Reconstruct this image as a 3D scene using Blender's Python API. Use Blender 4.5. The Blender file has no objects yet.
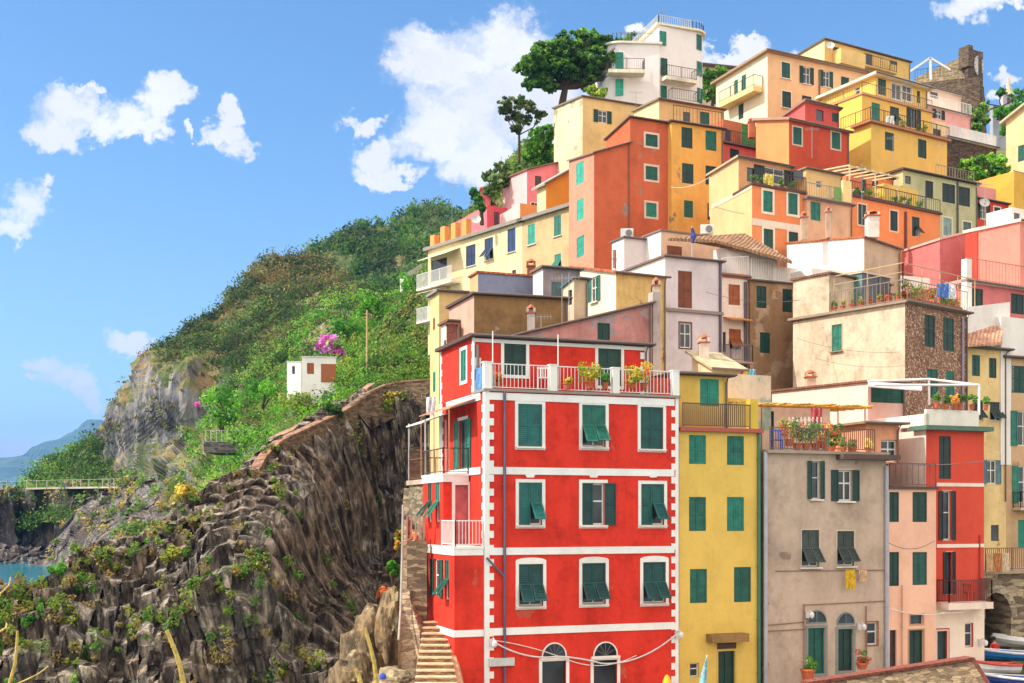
import bpy, bmesh, math, random
import numpy as np
from mathutils import Vector, Matrix, noise
from mathutils.geometry import tessellate_polygon
R_ = math.radians
random.seed(7); RNG = np.random.default_rng(11)
F, CX, HY = 1200.0, 512.0, 515.0
SEA = -8.0
scene = bpy.context.scene
COL = scene.collection
def P(px, py, d): return Vector(((px-CX)*d/F, d, (HY-py)*d/F))

# ------------------------------------------------------------------ materials
def lin(c):
    c = [x/255.0 for x in c]
    return tuple([(x/12.92 if x <= .04045 else ((x+.055)/1.055)**2.4) for x in c]+[1.0])
_M = {}
class NT:
    def __init__(s, name):
        s.m = bpy.data.materials.new(name); s.m.use_nodes = True
        s.t = s.m.node_tree; s.b = s.t.nodes['Principled BSDF']
    def n(s, typ, **kw):
        nd = s.t.nodes.new(typ)
        for k, v in kw.items():
            if isinstance(k, str) and hasattr(nd, k): setattr(nd, k, v)
            else: nd.inputs[k].default_value = v
        return nd
    def l(s, a, b): s.t.links.new(a, b)
    def pos(s, scale=(1,1,1), loc=(0,0,0), rot=(0,0,0)):
        g = s.n('ShaderNodeNewGeometry'); m = s.n('ShaderNodeMapping')
        m.inputs['Scale'].default_value = scale; m.inputs['Location'].default_value = loc; m.inputs['Rotation'].default_value = rot
        s.l(g.outputs['Position'], m.inputs['Vector']); return m.outputs[0]
    def noise(s, vec, scale, detail=4, rough=.55):
        nd = s.n('ShaderNodeTexNoise'); nd.inputs['Scale'].default_value = scale
        nd.inputs['Detail'].default_value = detail; nd.inputs['Roughness'].default_value = rough
        s.l(vec, nd.inputs['Vector']); return nd.outputs['Fac']
    def ramp(s, fac, stops):
        r = s.n('ShaderNodeValToRGB'); e = r.color_ramp.elements
        while len(e) < len(stops): e.new(.5)
        for i, (p, c) in enumerate(stops):
            e[i].position = p
            e[i].color = c if len(c) == 4 else (*c, 1)
        s.l(fac, r.inputs[0]); return r.outputs[0]
    def mix(s, fac, a, b, mode='MIX'):
        x = s.n('ShaderNodeMixRGB'); x.blend_type = mode
        for k, v in ((0, fac), (1, a), (2, b)):
            if isinstance(v, (int, float)): x.inputs[k].default_value = v
            elif isinstance(v, tuple): x.inputs[k].default_value = v
            else: s.l(v, x.inputs[k])
        return x.outputs[0]
    def bump(s, h, strength=.3, dist=.05):
        b = s.n('ShaderNodeBump'); b.inputs['Strength'].default_value = strength; b.inputs['Distance'].default_value = dist
        s.l(h, b.inputs['Height']); s.l(b.outputs[0], s.b.inputs['Normal'])
g1 = lambda v: (v, v, v, 1)
def warm(c):
    l = lin(c); m = (l[0]+l[1]+l[2])/3*.085; return (min(.86, l[0]*.98+m), min(.83, l[1]*.91+m), min(.80, l[2]*.88+m), 1)
def plaster(c, stain=.5, peel=0.0, peelc=(170,150,135), name='plaster'):
    key = ('pl', c, stain, peel, peelc)
    if key in _M: return _M[key]
    t = NT(name); base = warm(c)
    v = t.pos(loc=(sum(c)*.37, c[1]*.91, c[2]*.53))
    big = t.noise(v, .35, 5, .6)
    k = .42*stain
    tone = t.ramp(big, [(.28, g1(1-k)), (.5, g1(1.0)), (.75, g1(min(1, 1+k*.3)))])
    col = t.mix(1, base, tone, 'MULTIPLY')
    st = t.noise(t.pos(scale=(1.1, 1.1, .3), loc=(c[0], 3, 1)), 1.0, 6, .7)
    sr = t.ramp(st, [(.35, (1-.35*stain, 1-.37*stain, 1-.40*stain, 1)), (.55, g1(1))])
    col = t.mix(.6, col, sr, 'MULTIPLY')
    mid = t.noise(t.pos(loc=(c[1]*.3, 7, c[0]*.2)), 1.0, 7, .72)
    col = t.mix(1, col, t.ramp(mid, [(.34, (1-.30*stain, 1-.31*stain, 1-.33*stain, 1)), (.5, g1(1)), (.7, g1(1))]), 'MULTIPLY')
    fine = t.noise(v, 5, 4, .7)
    col = t.mix(1, col, t.ramp(fine, [(.3, g1(1-.13*stain)), (.6, g1(1))]), 'MULTIPLY')
    if peel > 0:
        pn = t.noise(t.pos(loc=(c[2]*.7, c[0]*.3, 5)), .55, 7, .62)
        a = .66-.26*peel
        pf = t.ramp(pn, [(a, g1(0)), (a+.025, g1(1))])
        pc = t.mix(1, lin(peelc), t.ramp(t.noise(v, 2.2, 5, .7), [(.3, g1(.62)), (.7, g1(1.0))]), 'MULTIPLY')
        col = t.mix(pf, col, pc)
    t.l(col, t.b.inputs['Base Color']); t.b.inputs['Roughness'].default_value = .92; t.b.inputs['Specular IOR Level'].default_value = .15
    t.bump(t.noise(t.pos(), 9, 5, .7), .35, .03)
    _M[key] = t.m; return t.m
def flat(c, rough=.7, metal=0, name='paint', var=.12, sc=3.0):
    key = ('fl', c, rough, metal, var, sc)
    if key in _M: return _M[key]
    t = NT(name)
    n = t.noise(t.pos(loc=(c[0], c[1], c[2])), sc, 4, .65)
    t.l(t.mix(1, lin(c), t.ramp(n, [(.3, g1(1-var*1.6)), (.65, g1(1))]), 'MULTIPLY'), t.b.inputs['Base Color'])
    t.b.inputs['Roughness'].default_value = rough; t.b.inputs['Metallic'].default_value = metal
    _M[key] = t.m; return t.m
def glassm():
    if 'glass' in _M: return _M['glass']
    t = NT('window_glass')
    n = t.noise(t.pos(), .8, 2)
    t.l(t.ramp(n, [(.3, (.012,.016,.02,1)), (.7, (.05,.06,.075,1))]), t.b.inputs['Base Color'])
    t.b.inputs['Roughness'].default_value = .08; t.b.inputs['IOR'].default_value = 1.5
    _M['glass'] = t.m; return t.m
def masonry(c1=(150,135,112), c2=(95,84,70), scale=2.2, name='stone_masonry', mortar=(70,62,54), zs=1.7):
    key = ('ms', c1, c2, scale, mortar)
    if key in _M: return _M[key]
    t = NT(name)
    v = t.pos(scale=(.7, .7, zs*1.4))
    wob = t.noise(v, 1.5, 3); vv = t.n('ShaderNodeVectorMath'); vv.operation = 'ADD'
    sc = t.n('ShaderNodeVectorMath'); sc.operation = 'SCALE'; sc.inputs['Scale'].default_value = .35
    t.l(wob, sc.inputs[0]); t.l(v, vv.inputs[0]); t.l(sc.outputs[0], vv.inputs[1])
    vo = t.n('ShaderNodeTexVoronoi'); vo.inputs['Scale'].default_value = scale*1.5; t.l(vv.outputs[0], vo.inputs['Vector'])
    ed = t.n('ShaderNodeTexVoronoi'); ed.feature = 'DISTANCE_TO_EDGE'; ed.inputs['Scale'].default_value = scale*1.5; t.l(vv.outputs[0], ed.inputs['Vector'])
    bw = t.n('ShaderNodeRGBToBW'); t.l(vo.outputs['Color'], bw.inputs[0])
    stone = t.ramp(bw.outputs[0], [(.25, lin(c2)), (.5, lin(tuple((a+b)//2 for a, b in zip(c1, c2)))), (.75, lin(c1))])
    stone = t.mix(1, stone, t.ramp(t.noise(t.pos(), 6, 4, .7), [(.3, g1(.7)), (.7, g1(1))]), 'MULTIPLY')
    ef = t.ramp(ed.outputs['Distance'], [(.0, g1(.45)), (.06, g1(1))])
    t.l(t.mix(ef, lin(mortar), stone), t.b.inputs['Base Color']); t.b.inputs['Roughness'].default_value = .95
    t.bump(t.mix(.5, ef, t.noise(t.pos(), 7, 5, .7)), .8, .08); _M[key] = t.m; return t.m
def pebble():
    if 'peb' in _M: return _M['peb']
    t = NT('pebbledash'); v = t.pos()
    vo = t.n('ShaderNodeTexVoronoi'); vo.inputs['Scale'].default_value = 13; t.l(v, vo.inputs['Vector'])
    bw = t.n('ShaderNodeRGBToBW'); t.l(vo.outputs['Color'], bw.inputs[0])
    c = t.ramp(bw.outputs[0], [(.22, lin((112,78,58))), (.5, lin((148,108,84))), (.7, lin((170,128,102))), (.88, lin((210,186,160)))])
    c = t.mix(1, c, t.ramp(t.noise(v, .5, 4), [(.3, g1(.8)), (.7, g1(1))]), 'MULTIPLY')
    t.l(c, t.b.inputs['Base Color']); t.b.inputs['Roughness'].default_value = .95
    t.bump(vo.outputs['Distance'], .5, .04); _M['peb'] = t.m; return t.m
def tilem(c=(188,104,62)):
    key = ('tile', c)
    if key in _M: return _M[key]
    t = NT('roof_tile'); v = t.pos(rot=(0,0,R_(28)))
    w = t.n('ShaderNodeTexWave'); w.inputs['Scale'].default_value = 1.6; w.inputs['Distortion'].default_value = .6; t.l(v, w.inputs['Vector'])
    n = t.noise(t.pos(), 2.5, 5, .7)
    col = t.ramp(n, [(.3, tuple(x*.45 for x in lin(c)[:3])), (.5, lin(c)), (.72, tuple(min(1, x*1.5) for x in lin(c)[:3]))])
    t.l(t.mix(.6, col, t.ramp(w.outputs['Fac'], [(.1, g1(.5)), (.5, g1(1))]), 'MULTIPLY'), t.b.inputs['Base Color'])
    t.b.inputs['Roughness'].default_value = .9; t.bump(w.outputs['Fac'], .8, .06); _M[key] = t.m; return t.m
def leafm(name='leaves', rough=.75):
    key = ('leaf', name)
    if key in _M: return _M[key]
    t = NT(name); a = t.n('ShaderNodeVertexColor'); a.layer_name = 'col'
    t.l(a.outputs[0], t.b.inputs['Base Color']); t.b.inputs['Roughness'].default_value = rough
    tr = t.n('ShaderNodeBsdfTranslucent'); t.l(a.outputs[0], tr.inputs[0])
    mx = t.n('ShaderNodeMixShader'); mx.inputs[0].default_value = .5
    out = t.t.nodes['Material Output']; t.l(t.b.outputs[0], mx.inputs[1]); t.l(tr.outputs[0], mx.inputs[2]); t.l(mx.outputs[0], out.inputs[0])
    _M[key] = t.m; return t.m

# ------------------------------------------------------------------ mesh building
WORLD = {}   # object name -> world origin
class MB:
    def __init__(s): s.v = []; s.f = []; s.m = []
    def add(s, vs, fs, mi=0):
        o = len(s.v); s.v += [tuple(v) for v in vs]
        for f in fs: s.f.append(tuple(i+o for i in f)); s.m.append(mi)
    def quad(s, a, b, c, d, mi=0): s.add([a, b, c, d], [(0,1,2,3)], mi)
    def obox(s, O, U, V, W, mi=0):      # O corner, edge vectors
        O, U, V, W = Vector(O), Vector(U), Vector(V), Vector(W)
        p = [O, O+U, O+U+V, O+V, O+W, O+U+W, O+U+V+W, O+V+W]
        fs = [(0,3,2,1),(4,5,6,7),(0,1,5,4),(1,2,6,5),(2,3,7,6),(3,0,4,7)]
        if U.cross(V).dot(W) < 0: fs = [f[::-1] for f in fs]
        s.add(p, fs, mi)
    def cbox(s, c, U, V, W, mi=0): s.obox(Vector(c)-(Vector(U)+Vector(V)+Vector(W))/2, U, V, W, mi)
    def bar(s, a, b, w, h=None, mi=0, up=Vector((0,0,1))):
        a, b = Vector(a), Vector(b); h = h or w; d = b-a
        if d.length < 1e-6: return
        if abs(d.normalized().dot(up)) > .98: up = Vector((1,0,0))
        x = d.cross(up).normalized(); y = x.cross(d).normalized()
        s.obox(a-x*w/2-y*h/2, d, x*w, y*h, mi)
    def tube(s, pts, r, n=6, mi=0, caps=True):
        pts = [Vector(p) for p in pts]; o = len(s.v); k = len(pts)
        rs = r if isinstance(r, (list, tuple)) else [r]*k
        for i, p in enumerate(pts):
            d = (pts[min(i+1, k-1)]-pts[max(i-1, 0)]).normalized()
            up = Vector((0,0,1)) if abs(d.z) < .95 else Vector((1,0,0))
            x = d.cross(up).normalized(); y = x.cross(d)
            for j in range(n):
                t = 2*math.pi*j/n; s.v.append(tuple(p+x*math.cos(t)*rs[i]+y*math.sin(t)*rs[i]))
        for i in range(k-1):
            for j in range(n):
                s.f.append((o+i*n+j, o+i*n+(j+1)%n, o+(i+1)*n+(j+1)%n, o+(i+1)*n+j)); s.m.append(mi)
        if caps:
            s.f.append(tuple(o+j for j in range(n))[::-1]); s.m.append(mi)
            s.f.append(tuple(o+(k-1)*n+j for j in range(n))); s.m.append(mi)
    def lathe(s, c, prof, n=12, mi=0):
        c = Vector(c); o = len(s.v); k = len(prof)
        for r, z in prof:
            for j in range(n):
                t = 2*math.pi*j/n; s.v.append((c.x+r*math.cos(t), c.y+r*math.sin(t), c.z+z))
        for i in range(k-1):
            for j in range(n):
                s.f.append((o+i*n+j, o+i*n+(j+1)%n, o+(i+1)*n+(j+1)%n, o+(i+1)*n+j)); s.m.append(mi)
        s.f.append(tuple(o+(k-1)*n+j for j in range(n))); s.m.append(mi)
    def poly_prism(s, loop, vec, mi=0):
        loop = [Vector(p) for p in loop]; n = len(loop); vec = Vector(vec)
        vs = loop+[p+vec for p in loop]
        fs = [tuple(range(n))[::-1], tuple(range(n, 2*n))]+[(i, (i+1)%n, n+(i+1)%n, n+i) for i in range(n)]
        s.add(vs, fs, mi)
    def build(s, name, mats, parent=None, origin=None, smooth=False):
        if not s.v: return None
        me = bpy.data.meshes.new(name)
        pw = WORLD.get(parent.name, Vector((0,0,0))) if parent else Vector((0,0,0))
        if origin is None:
            if parent: origin = pw
            else:
                a = np.array(s.v); origin = Vector(((a[:,0].min()+a[:,0].max())/2, (a[:,1].min()+a[:,1].max())/2, a[:,2].min()))
        origin = Vector(origin)
        me.from_pydata([(x-origin.x, y-origin.y, z-origin.z) for x, y, z in s.v], [], s.f)
        for m in (mats if isinstance(mats, (list, tuple)) else [mats]): me.materials.append(m)
        if max(s.m) > 0: me.polygons.foreach_set('material_index', s.m)
        if smooth: me.polygons.foreach_set('use_smooth', [True]*len(s.f))
        ob = bpy.data.objects.new(name, me); COL.objects.link(ob)
        ob.location = origin-pw
        if parent: ob.parent = parent
        WORLD[ob.name] = origin
        return ob
def tag(o, label=None, cat=None, group=None, kind=None):
    if label: o['label'] = label
    if cat: o['category'] = cat
    if group: o['group'] = group
    if kind: o['kind'] = kind
    return o
def empty(name, loc, label, cat, group=None):
    o = bpy.data.objects.new(name, None); COL.objects.link(o); o.location = loc; o.empty_display_size = .5
    WORLD[o.name] = Vector(loc); return tag(o, label, cat, group)

# ------------------------------------------------------------------ faces, windows
class Face:
    def __init__(s, O, ang, length, side):          # O: world point at z=0; side 'F' or 'L'
        s.O = Vector((O.x, O.y, 0)); s.len = length; s.side = side
        if side == 'F': s.u = Vector((math.cos(ang), math.sin(ang), 0)); s.n = Vector((math.sin(ang), -math.cos(ang), 0))
        else: s.u = Vector((-math.sin(ang), math.cos(ang), 0)); s.n = Vector((-math.cos(ang), -math.sin(ang), 0))
    def hit(s, px, py):
        r = Vector(((px-CX)/F, 1, 0)); t = s.O.dot(s.n)/r.dot(s.n)
        return (r*t-s.O).dot(s.u), (HY-py)*t/F
    def pt(s, u, z, out=0): return s.O+s.u*u+s.n*out+Vector((0,0,z))
Z = Vector((0,0,1))
SH = dict(g=(24,112,92), d=(22,66,56), b=(34,62,104), n=(170,84,28), t=(46,150,128), k=(34,52,46), y=(196,150,60), r=(14,82,76))
SHR = random.Random(5); SHK = [1.0]
def shvar(): SHK[0] = SHR.choice((.82, .92, 1.0, 1.1, 1.25))
def shcol(c):
    c = SH[c] if isinstance(c, str) else c; k = SHK[0]; g = 10*(k-1)
    return flat(tuple(int(min(255, max(0, v*k+g))) for v in c), .6, 0, 'shutter_paint', .3, 2.5)
def panel(mb, O, U, V, N, w, h, slats=True, pitch=.1):
    # louvred shutter leaf: O lower corner
    th = .035; st = min(.07, w*.16)
    mb.obox(O, U*st, V*h, N*th); mb.obox(O+U*(w-st), U*st, V*h, N*th)
    rails = [0, h*.5-st/2, h-st] if h > 1.1 else [0, h-st]
    for z in rails: mb.obox(O+U*st+V*z, U*(w-2*st), V*st, N*th)
    mb.obox(O+U*st+V*st, U*(w-2*st), V*(h-2*st), N*.008)
    if slats:
        z = st+.02
        sl = (V*.045+N*.02)
        while z < h-st-.03:
            if not any(abs(z-rz) < st for rz in rails[1:-1]):
                mb.obox(O+U*st+V*z+N*.012, U*(w-2*st), V*pitch*.55-N*.012, N*.012)
            z += pitch
def window(root, fc, x0, x1, y0, y1, typ='C', sc='g', sur=None, sill=None, arch=False):
    shvar(); ua, _ = fc.hit(x0, y0); ub, _ = fc.hit(x1, y0)
    um = (ua+ub)/2
    _, zt = fc.hit((x0+x1)/2, y0); _, zb = fc.hit((x0+x1)/2, y1)
    u0, u1 = min(ua, ub), max(ua, ub); w = u1-u0; h = zt-zb
    c = fc.pt(um, zb, 0); U, N = fc.u, fc.n
    isdoor = typ[0] == 'D'
    near = fc.O.y < 58
    rec = .14 if near else .1
    m = MB()
    # glass/infill + sash
    m.obox(fc.pt(u0+.01, zb+.01, -rec), U*(w-.02), Z*(h-.02), N*.02, 0)
    fw = min(.06, w*.1)
    if typ != 'X':
        for uu in ([u0+.01, u1-fw-.01]+([um-fw/2] if w > .6 else [])): m.obox(fc.pt(uu, zb+.01, -rec+.02), U*fw, Z*(h-.02), N*.03, 1)
        for zz in ([zb+.01, zt-fw-.01]+([zb+h*.55] if not isdoor else [])): m.obox(fc.pt(u0+.01+fw, zz, -rec+.021), U*(w-.02-2*fw), Z*fw, N*.027, 1)
    inf = glassm() if typ not in ('D',) else shcol(sc)
    wo = m.build('door' if isdoor else 'window', [inf, flat((225,222,212), .6) if not isdoor else shcol(sc)], root, c)
    pitch = .075 if near else .13
    s = lambda uu, zz, ww, hh, off=-.045: _sh(wo, fc.pt(uu, zz, off), U, Z, N, ww, hh, sc, pitch)
    if typ in ('C', 'CB'):
        s(u0+.01, zb+.01, w/2-.015, h-.02); s(um+.005, zb+.01, w/2-.015, h-.02)
    elif typ in ('O', 'DO'):
        s(u0-w/2, zb, w/2, h, .02); s(u1, zb, w/2, h, .02)
    elif typ == 'OI':           # opening includes its shutters: x-range covers all
        pass
    elif typ in ('T', 'T1'):    # lower flaps pushed out
        hu = h*.48
        for k, uu in enumerate((u0+.01, um+.005)):
            ww = w/2-.015
            if typ == 'T1' and k == 0: s(uu, zb+.01, ww, h-.02); continue
            s(uu, zt-hu, ww, hu-.01)
            an = R_(34+6*k); V2 = (Z*math.cos(an)-N*math.sin(an)); hl = h*.5
            top = fc.pt(uu, zt-hu, 0)
            _sh(wo, top-V2*hl, U, V2, (N*math.cos(an)+Z*math.sin(an)), ww, hl, sc, pitch)
    elif typ == 'H':
        s(u0+.01, zb+.01, w/2-.015, h-.02); s(u1, zb, w/2, h, .02)
    if sur:
        f = MB(); sw = sur[1] if len(sur) > 1 and not isinstance(sur[0], int) else .12
        cc = sur[0] if not isinstance(sur[0], int) else sur
        for (a, b, ww, hh) in ((u0-sw, zb-sw, sw, h+2*sw), (u1, zb-sw, sw, h+2*sw), (u0, zt, w, sw), (u0, zb-sw, w, sw)):
            f.obox(fc.pt(a, b, .003), U*ww, Z*hh, N*.022)
        if arch:
            segs = 8; pts = []
            for i in range(segs+1):
                t = math.pi*i/segs; pts.append(fc.pt(um+math.cos(t)*(w/2+sw), zt+sw+math.sin(t)*.12, .004))
            f.poly_prism(pts, N*.021)
        f.build('surround', plaster(cc, .35), wo)
    if sill:
        f = MB(); f.obox(fc.pt(u0-.1, zb-.07, .0+ (.03 if sur else 0)), U*(w+.2), Z*.06, N*.12); f.build('sill', plaster(sill, .6), wo)
    return (u0, u1, zb, zt)
def _sh(wo, O, U, V, N, w, h, sc, pitch):
    m = MB(); panel(m, O, U, V, N, w, h, True, pitch); m.build('shutter', shcol(sc), wo, O)
def wallface(mb, fc, zb, z0, z1, holes, mi, rec=.2):
    L = fc.len
    ok = []
    for (a, b, c, d) in holes:
        top = min(z0+(z1-z0)*a/L, z0+(z1-z0)*b/L)
        if a > .04 and b < L-.04 and c > zb+.04 and d < top-.04:
            if all(b < q[0]-.01 or a > q[1]+.01 or d < q[2]-.01 or c > q[3]+.01 for q in ok): ok.append((a, b, c, d))
    loops = [[(0, zb), (L, zb), (L, z1), (0, z0)]]+[[(a, c), (a, d), (b, d), (b, c)] for a, b, c, d in ok]
    pts = [fc.pt(u, z) for lp in loops for u, z in lp]
    tris = tessellate_polygon([[Vector((u, z, 0)) for u, z in lp] for lp in loops])
    mb.add(pts, [tuple(t) for t in tris], mi)
    for a, b, c, d in ok:
        for (p, q) in (((a, c), (b, c)), ((b, c), (b, d)), ((b, d), (a, d)), ((a, d), (a, c))):
            mb.quad(fc.pt(*p), fc.pt(*q), fc.pt(q[0], q[1], -rec), fc.pt(p[0], p[1], -rec), mi)
# town terrain height
TD = [0, 44, 56, 62, 72, 82, 92, 105, 118, 125, 150, 200, 320]; TZ = [-7.7, -7.7, -7.6, -7, -4, 5, 11, 19, 30, 37, 46, 50, 40]
def town(x, y):
    z = float(np.interp(y, TD, TZ))
    k = max(0.0, (1.0+.011*(y-60))-x-max(0, 62-y)*.3)
    if y > 50: z -= k*float(np.interp(y, [50,60,75,110],[.6,2.0,1.6,1.25]))
    return max(z, -9.5)
class Blk: pass
def block(root, cx, cy, d, a, xr, xl=None, cF=(200,200,200), cL=None, wins=(), roof=None, yR=None, yL=None, aL=None, sideL=None, zb=None, zt=None, bare=False):
    """corner pixel cx,cy at depth d; front face goes right to pixel xr; left face goes back to pixel xl (or sideL metres)"""
    a = R_(a); aL = a if aL is None else R_(aL)
    C = P(cx, cy, d); z0 = C.z if zt is None else zt
    fF = Face(C, a, 1, 'F'); fF.len = xr[1] if isinstance(xr, tuple) else fF.hit(xr, 0)[0]
    fL = Face(C, aL, 1, 'L'); fL.len = fL.hit(xl, 0)[0] if xl is not None else (sideL or 7.0)
    fL.len = max(.5, min(fL.len, 30))
    zR = fF.hit(xr, yR)[1] if yR is not None else z0
    zL = fL.hit(xl, yL)[1] if yL is not None else z0
    pR = fF.pt(fF.len, 0); pL = fL.pt(fL.len, 0); pB = pR+pL-fF.O; zB = zR+zL-z0
    if zb is None: zb = min(town(p.x, p.y) for p in (fF.O, pR, pL, pB))-.6
    zb = min(zb, z0-1)
    B = Blk(); B.F, B.L, B.z0, B.zb, B.zR, B.zL, B.root, B.d = fF, fL, z0, zb, zR, zL, root, d
    if root is None: return B
    hF, hL = [], []
    for w in wins:
        fc = fF if w[0] == 'F' else fL
        r = window(root, fc, *w[1:5], *(w[5:] if len(w) > 5 else ()))
        (hF if w[0] == 'F' else hL).append(r)
    mf = cF if isinstance(cF, bpy.types.Material) else plaster(*cF) if isinstance(cF[0], tuple) else plaster(cF)
    cL = cF if cL is None else cL  # on some houses cL carries the sunlit side's paler tone
    ml = cL if isinstance(cL, bpy.types.Material) else plaster(*cL) if isinstance(cL[0], tuple) else plaster(cL)
    m = MB()
    wallface(m, fF, zb, z0, zR, hF, 0); wallface(m, fL, zb, z0, zL, hL, 1)
    zz = lambda p, z: Vector((p.x, p.y, z))
    m.quad(zz(pR, zb), zz(pB, zb), zz(pB, zB), zz(pR, zR), 1); m.quad(zz(pL, zb), zz(pB, zb), zz(pB, zB), zz(pL, zL), 0)
    m.quad(zz(fF.O, z0), zz(pR, zR), zz(pB, zB), zz(pL, zL), 0)
    m.build('wall', [mf, ml], root)
    B.corners = [zz(fF.O, z0), zz(pR, zR), zz(pB, zB), zz(pL, zL)]
    if roof:
        mt, ov, th = roof[:3]
        lift = roof[3] if len(roof) > 3 else 0
        m = MB(); uF, uL = fF.u, fL.u
        cs = [B.corners[0]-uF*ov-uL*ov, B.corners[1]+uF*ov-uL*ov, B.corners[2]+uF*ov+uL*ov, B.corners[3]-uF*ov+uL*ov]
        # extend slopes
        sF = (zR-z0)/fF.len; sL = (zL-z0)/fL.len
        dz = [-sF*ov-sL*ov, sF*ov-sL*ov, sF*ov+sL*ov, -sF*ov+sL*ov]
        cs = [c+Z*(q+.004+lift) for c, q in zip(cs, dz)]
        m.poly_prism(cs, Z*th); m.build('roof', mt, root)
        if ov > .11:
            m = MB(); n_ = fF.n*.06; m.tube([cs[0]+n_+Z*(th*.5), cs[1]+n_+Z*(th*.5)], .06, 6)
            e_ = cs[1]+n_-uF*(ov+.12); m.tube([e_+Z*th*.4, Vector((e_.x, e_.y, cs[1].z-.25))-fF.n*(ov-.02), Vector((e_.x, e_.y, max(zb, cs[1].z-9)))-fF.n*(ov-.02)], .045, 6)
            m.build('gutter', flat((112,96,88), .6, .1), root)
    return B
def house(label, *args, name='house', cat='house', **kw):
    cx, cy, d = args[:3]
    zb = kw.get('zb')
    loc = P(cx, cy, d); loc.z = zb if zb is not None else town(loc.x, loc.y)-.6
    root = empty(name, loc, label, cat)
    return block(root, *args, **kw)
# fittings -----------------------------------------------------------------
def railing(root, pts, h=.95, mat=None, gap=.14, r=.012, post=1.6, name='railing', bottom=.08):
    m = MB()
    for a, b in zip(pts[:-1], pts[1:]):
        a, b = Vector(a), Vector(b); L = (b-a).length; d = (b-a)/L
        m.bar(a+Z*h, b+Z*h, .05, .04); m.bar(a+Z*bottom, b+Z*bottom, .03)
        n = max(1, int(L/gap))
        for i in range(n+1):
            p = a+d*L*i/n; m.bar(p+Z*bottom, p+Z*h, r*2)
        k = max(1, int(L/post))
        for i in range(k+1): p = a+d*L*i/k; m.bar(p, p+Z*(h+.03), .045)
    return m.build(name, mat or flat((70,66,62), .5, .3), root)
def parapet(root, pts, h, th, mat, name='parapet'):
    m = MB()
    for a, b in zip(pts[:-1], pts[1:]): 
        a, b = Vector(a), Vector(b); m.bar(a+Z*h/2, b+Z*h/2, th, h)
    return m.build(name, mat, root)
def pipe(root, fc, px, y0, y1, c=(150,150,158), r=.05, name='drainpipe', out=.08, px2=None):
    u, zt = fc.hit(px, y0); u2, zb = fc.hit(px2 or px, y1)
    m = MB(); m.tube([fc.pt(u, zt, out), fc.pt(u2, zb, out)], r, 8)
    n = max(1, int((zt-zb)/2.2))
    for i in range(n): m.tube([fc.pt(u, zt-(i+.5)*(zt-zb)/n-.02, out), fc.pt(u, zt-(i+.5)*(zt-zb)/n+.03, out)], r*1.35, 8)
    return m.build(name, flat(c, .5, .2), root)
def band(root, fc, x0, x1, y, h=.22, c=(235,228,215), out=.03, y2=None, name='band'):
    u0, z0 = fc.hit(x0, y); u1, z1 = fc.hit(x1, y if y2 is None else y2)
    if y2 is None: z1 = z0
    m = MB(); m.obox(fc.pt(u0, z0-h/2, .002), fc.pt(u1, z1-h/2)-fc.pt(u0, z0-h/2), Z*h, fc.n*out)
    return m.build(name, plaster(c, .3), root)
def slab_balcony(root, fc, x0, x1, y, depth=.9, th=.16, c=(205,190,170), rail=None, h=.95, name='balcony', gap=.14):
    u0, z = fc.hit(x0, y); u1, _ = fc.hit(x1, y)
    if u0 > u1: u0, u1 = u1, u0
    m = MB(); m.obox(fc.pt(u0, z-th, .003), fc.u*(u1-u0), Z*th, fc.n*depth)
    b = m.build(name, plaster(c, .7), root)
    e = .05
    railing(b, [fc.pt(u0+e, z, .05), fc.pt(u0+e, z, depth-e), fc.pt(u1-e, z, depth-e), fc.pt(u1-e, z, .05)], h, rail, gap)
    return b
def chimney(root, p, w=.5, h=1.2, c=(200,180,160), cap=(190,100,60), name='chimney'):
    m = MB(); p = Vector(p)
    m.cbox(p+Z*h/2, Vector((w,0,0)), Vector((0,w,0)), Z*h, 0)
    m.cbox(p+Z*(h+.04), Vector((w*1.25,0,0)), Vector((0,w*1.25,0)), Z*.06, 1)
    for sx in (-1,1):
        for sy in (-1,1): m.cbox(p+Vector((sx*w*.45, sy*w*.45, h+.17)), Vector((.1,0,0)), Vector((0,.1,0)), Z*.18, 0)
    m.lathe(p+Z*(h+.26), [(w*.66,0),(w*.6,.05),(w*.28,.14),(.02,.2)], 4, 1)
    return m.build(name, [plaster(c, .8), flat(cap, .9)], root)
# ------------------------------------------------------------------ colours
WH=(232,226,218); CRM=(240,222,180); OCH=(238,196,110); SAL=(240,150,118); TER=(196,84,52); RED=(224,46,14)
GREY_EDGE = flat((150,142,130), .9); DARK_EDGE = flat((92,70,60), .9); BRN = flat((120,70,50), .9)
WHITE_T = flat((236,230,220), .8); TIL = tilem(); TILD = tilem((140,92,70))
WRAIL = flat((232,230,226), .5); DRAIL = flat((66,60,56), .5, .3); RRAIL = flat((120,82,60), .8, .1)
H = {}
# ================================================================== red house
r = empty('house', P(485, 690, 46.0), 'big bright red house with white corner quoins and a railed roof terrace, tallest in front', 'house')
H['red'] = r
redm = plaster(RED, .8, .03, (206,96,76), name='red_plaster'); redl = redm
s1 = ((240,234,228), .13)
B = block(r, 485, 391, 46.0, 20, 678, 440, redm, redm, zb=-8.2, wins=[
 ('F',518,542,404,446.5,'C','r',s1,WH), ('F',582,605.5,405,447,'T','g',s1,WH), ('F',640.5,663,407,449,'C','r',s1,WH),
 ('F',518.7,542,482.5,525,'T1','r',s1,WH), ('F',582,604.5,483,525,'H','r',s1,WH), ('F',641,664,484,525,'T1','r',s1,WH),
 ('F',518.7,543,564,606,'T','r',s1,WH,True), ('F',582,605.6,563,604,'T','r',s1,WH,True), ('F',643,665.6,562,603,'T','r',s1,WH,True),
 ('F',542,566,661,712,'X','k',s1), ('F',593.5,617,660,711,'X','k',s1),
 ('L',459,467,420,469,'DO','g',s1)])
MAIN = B
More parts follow.
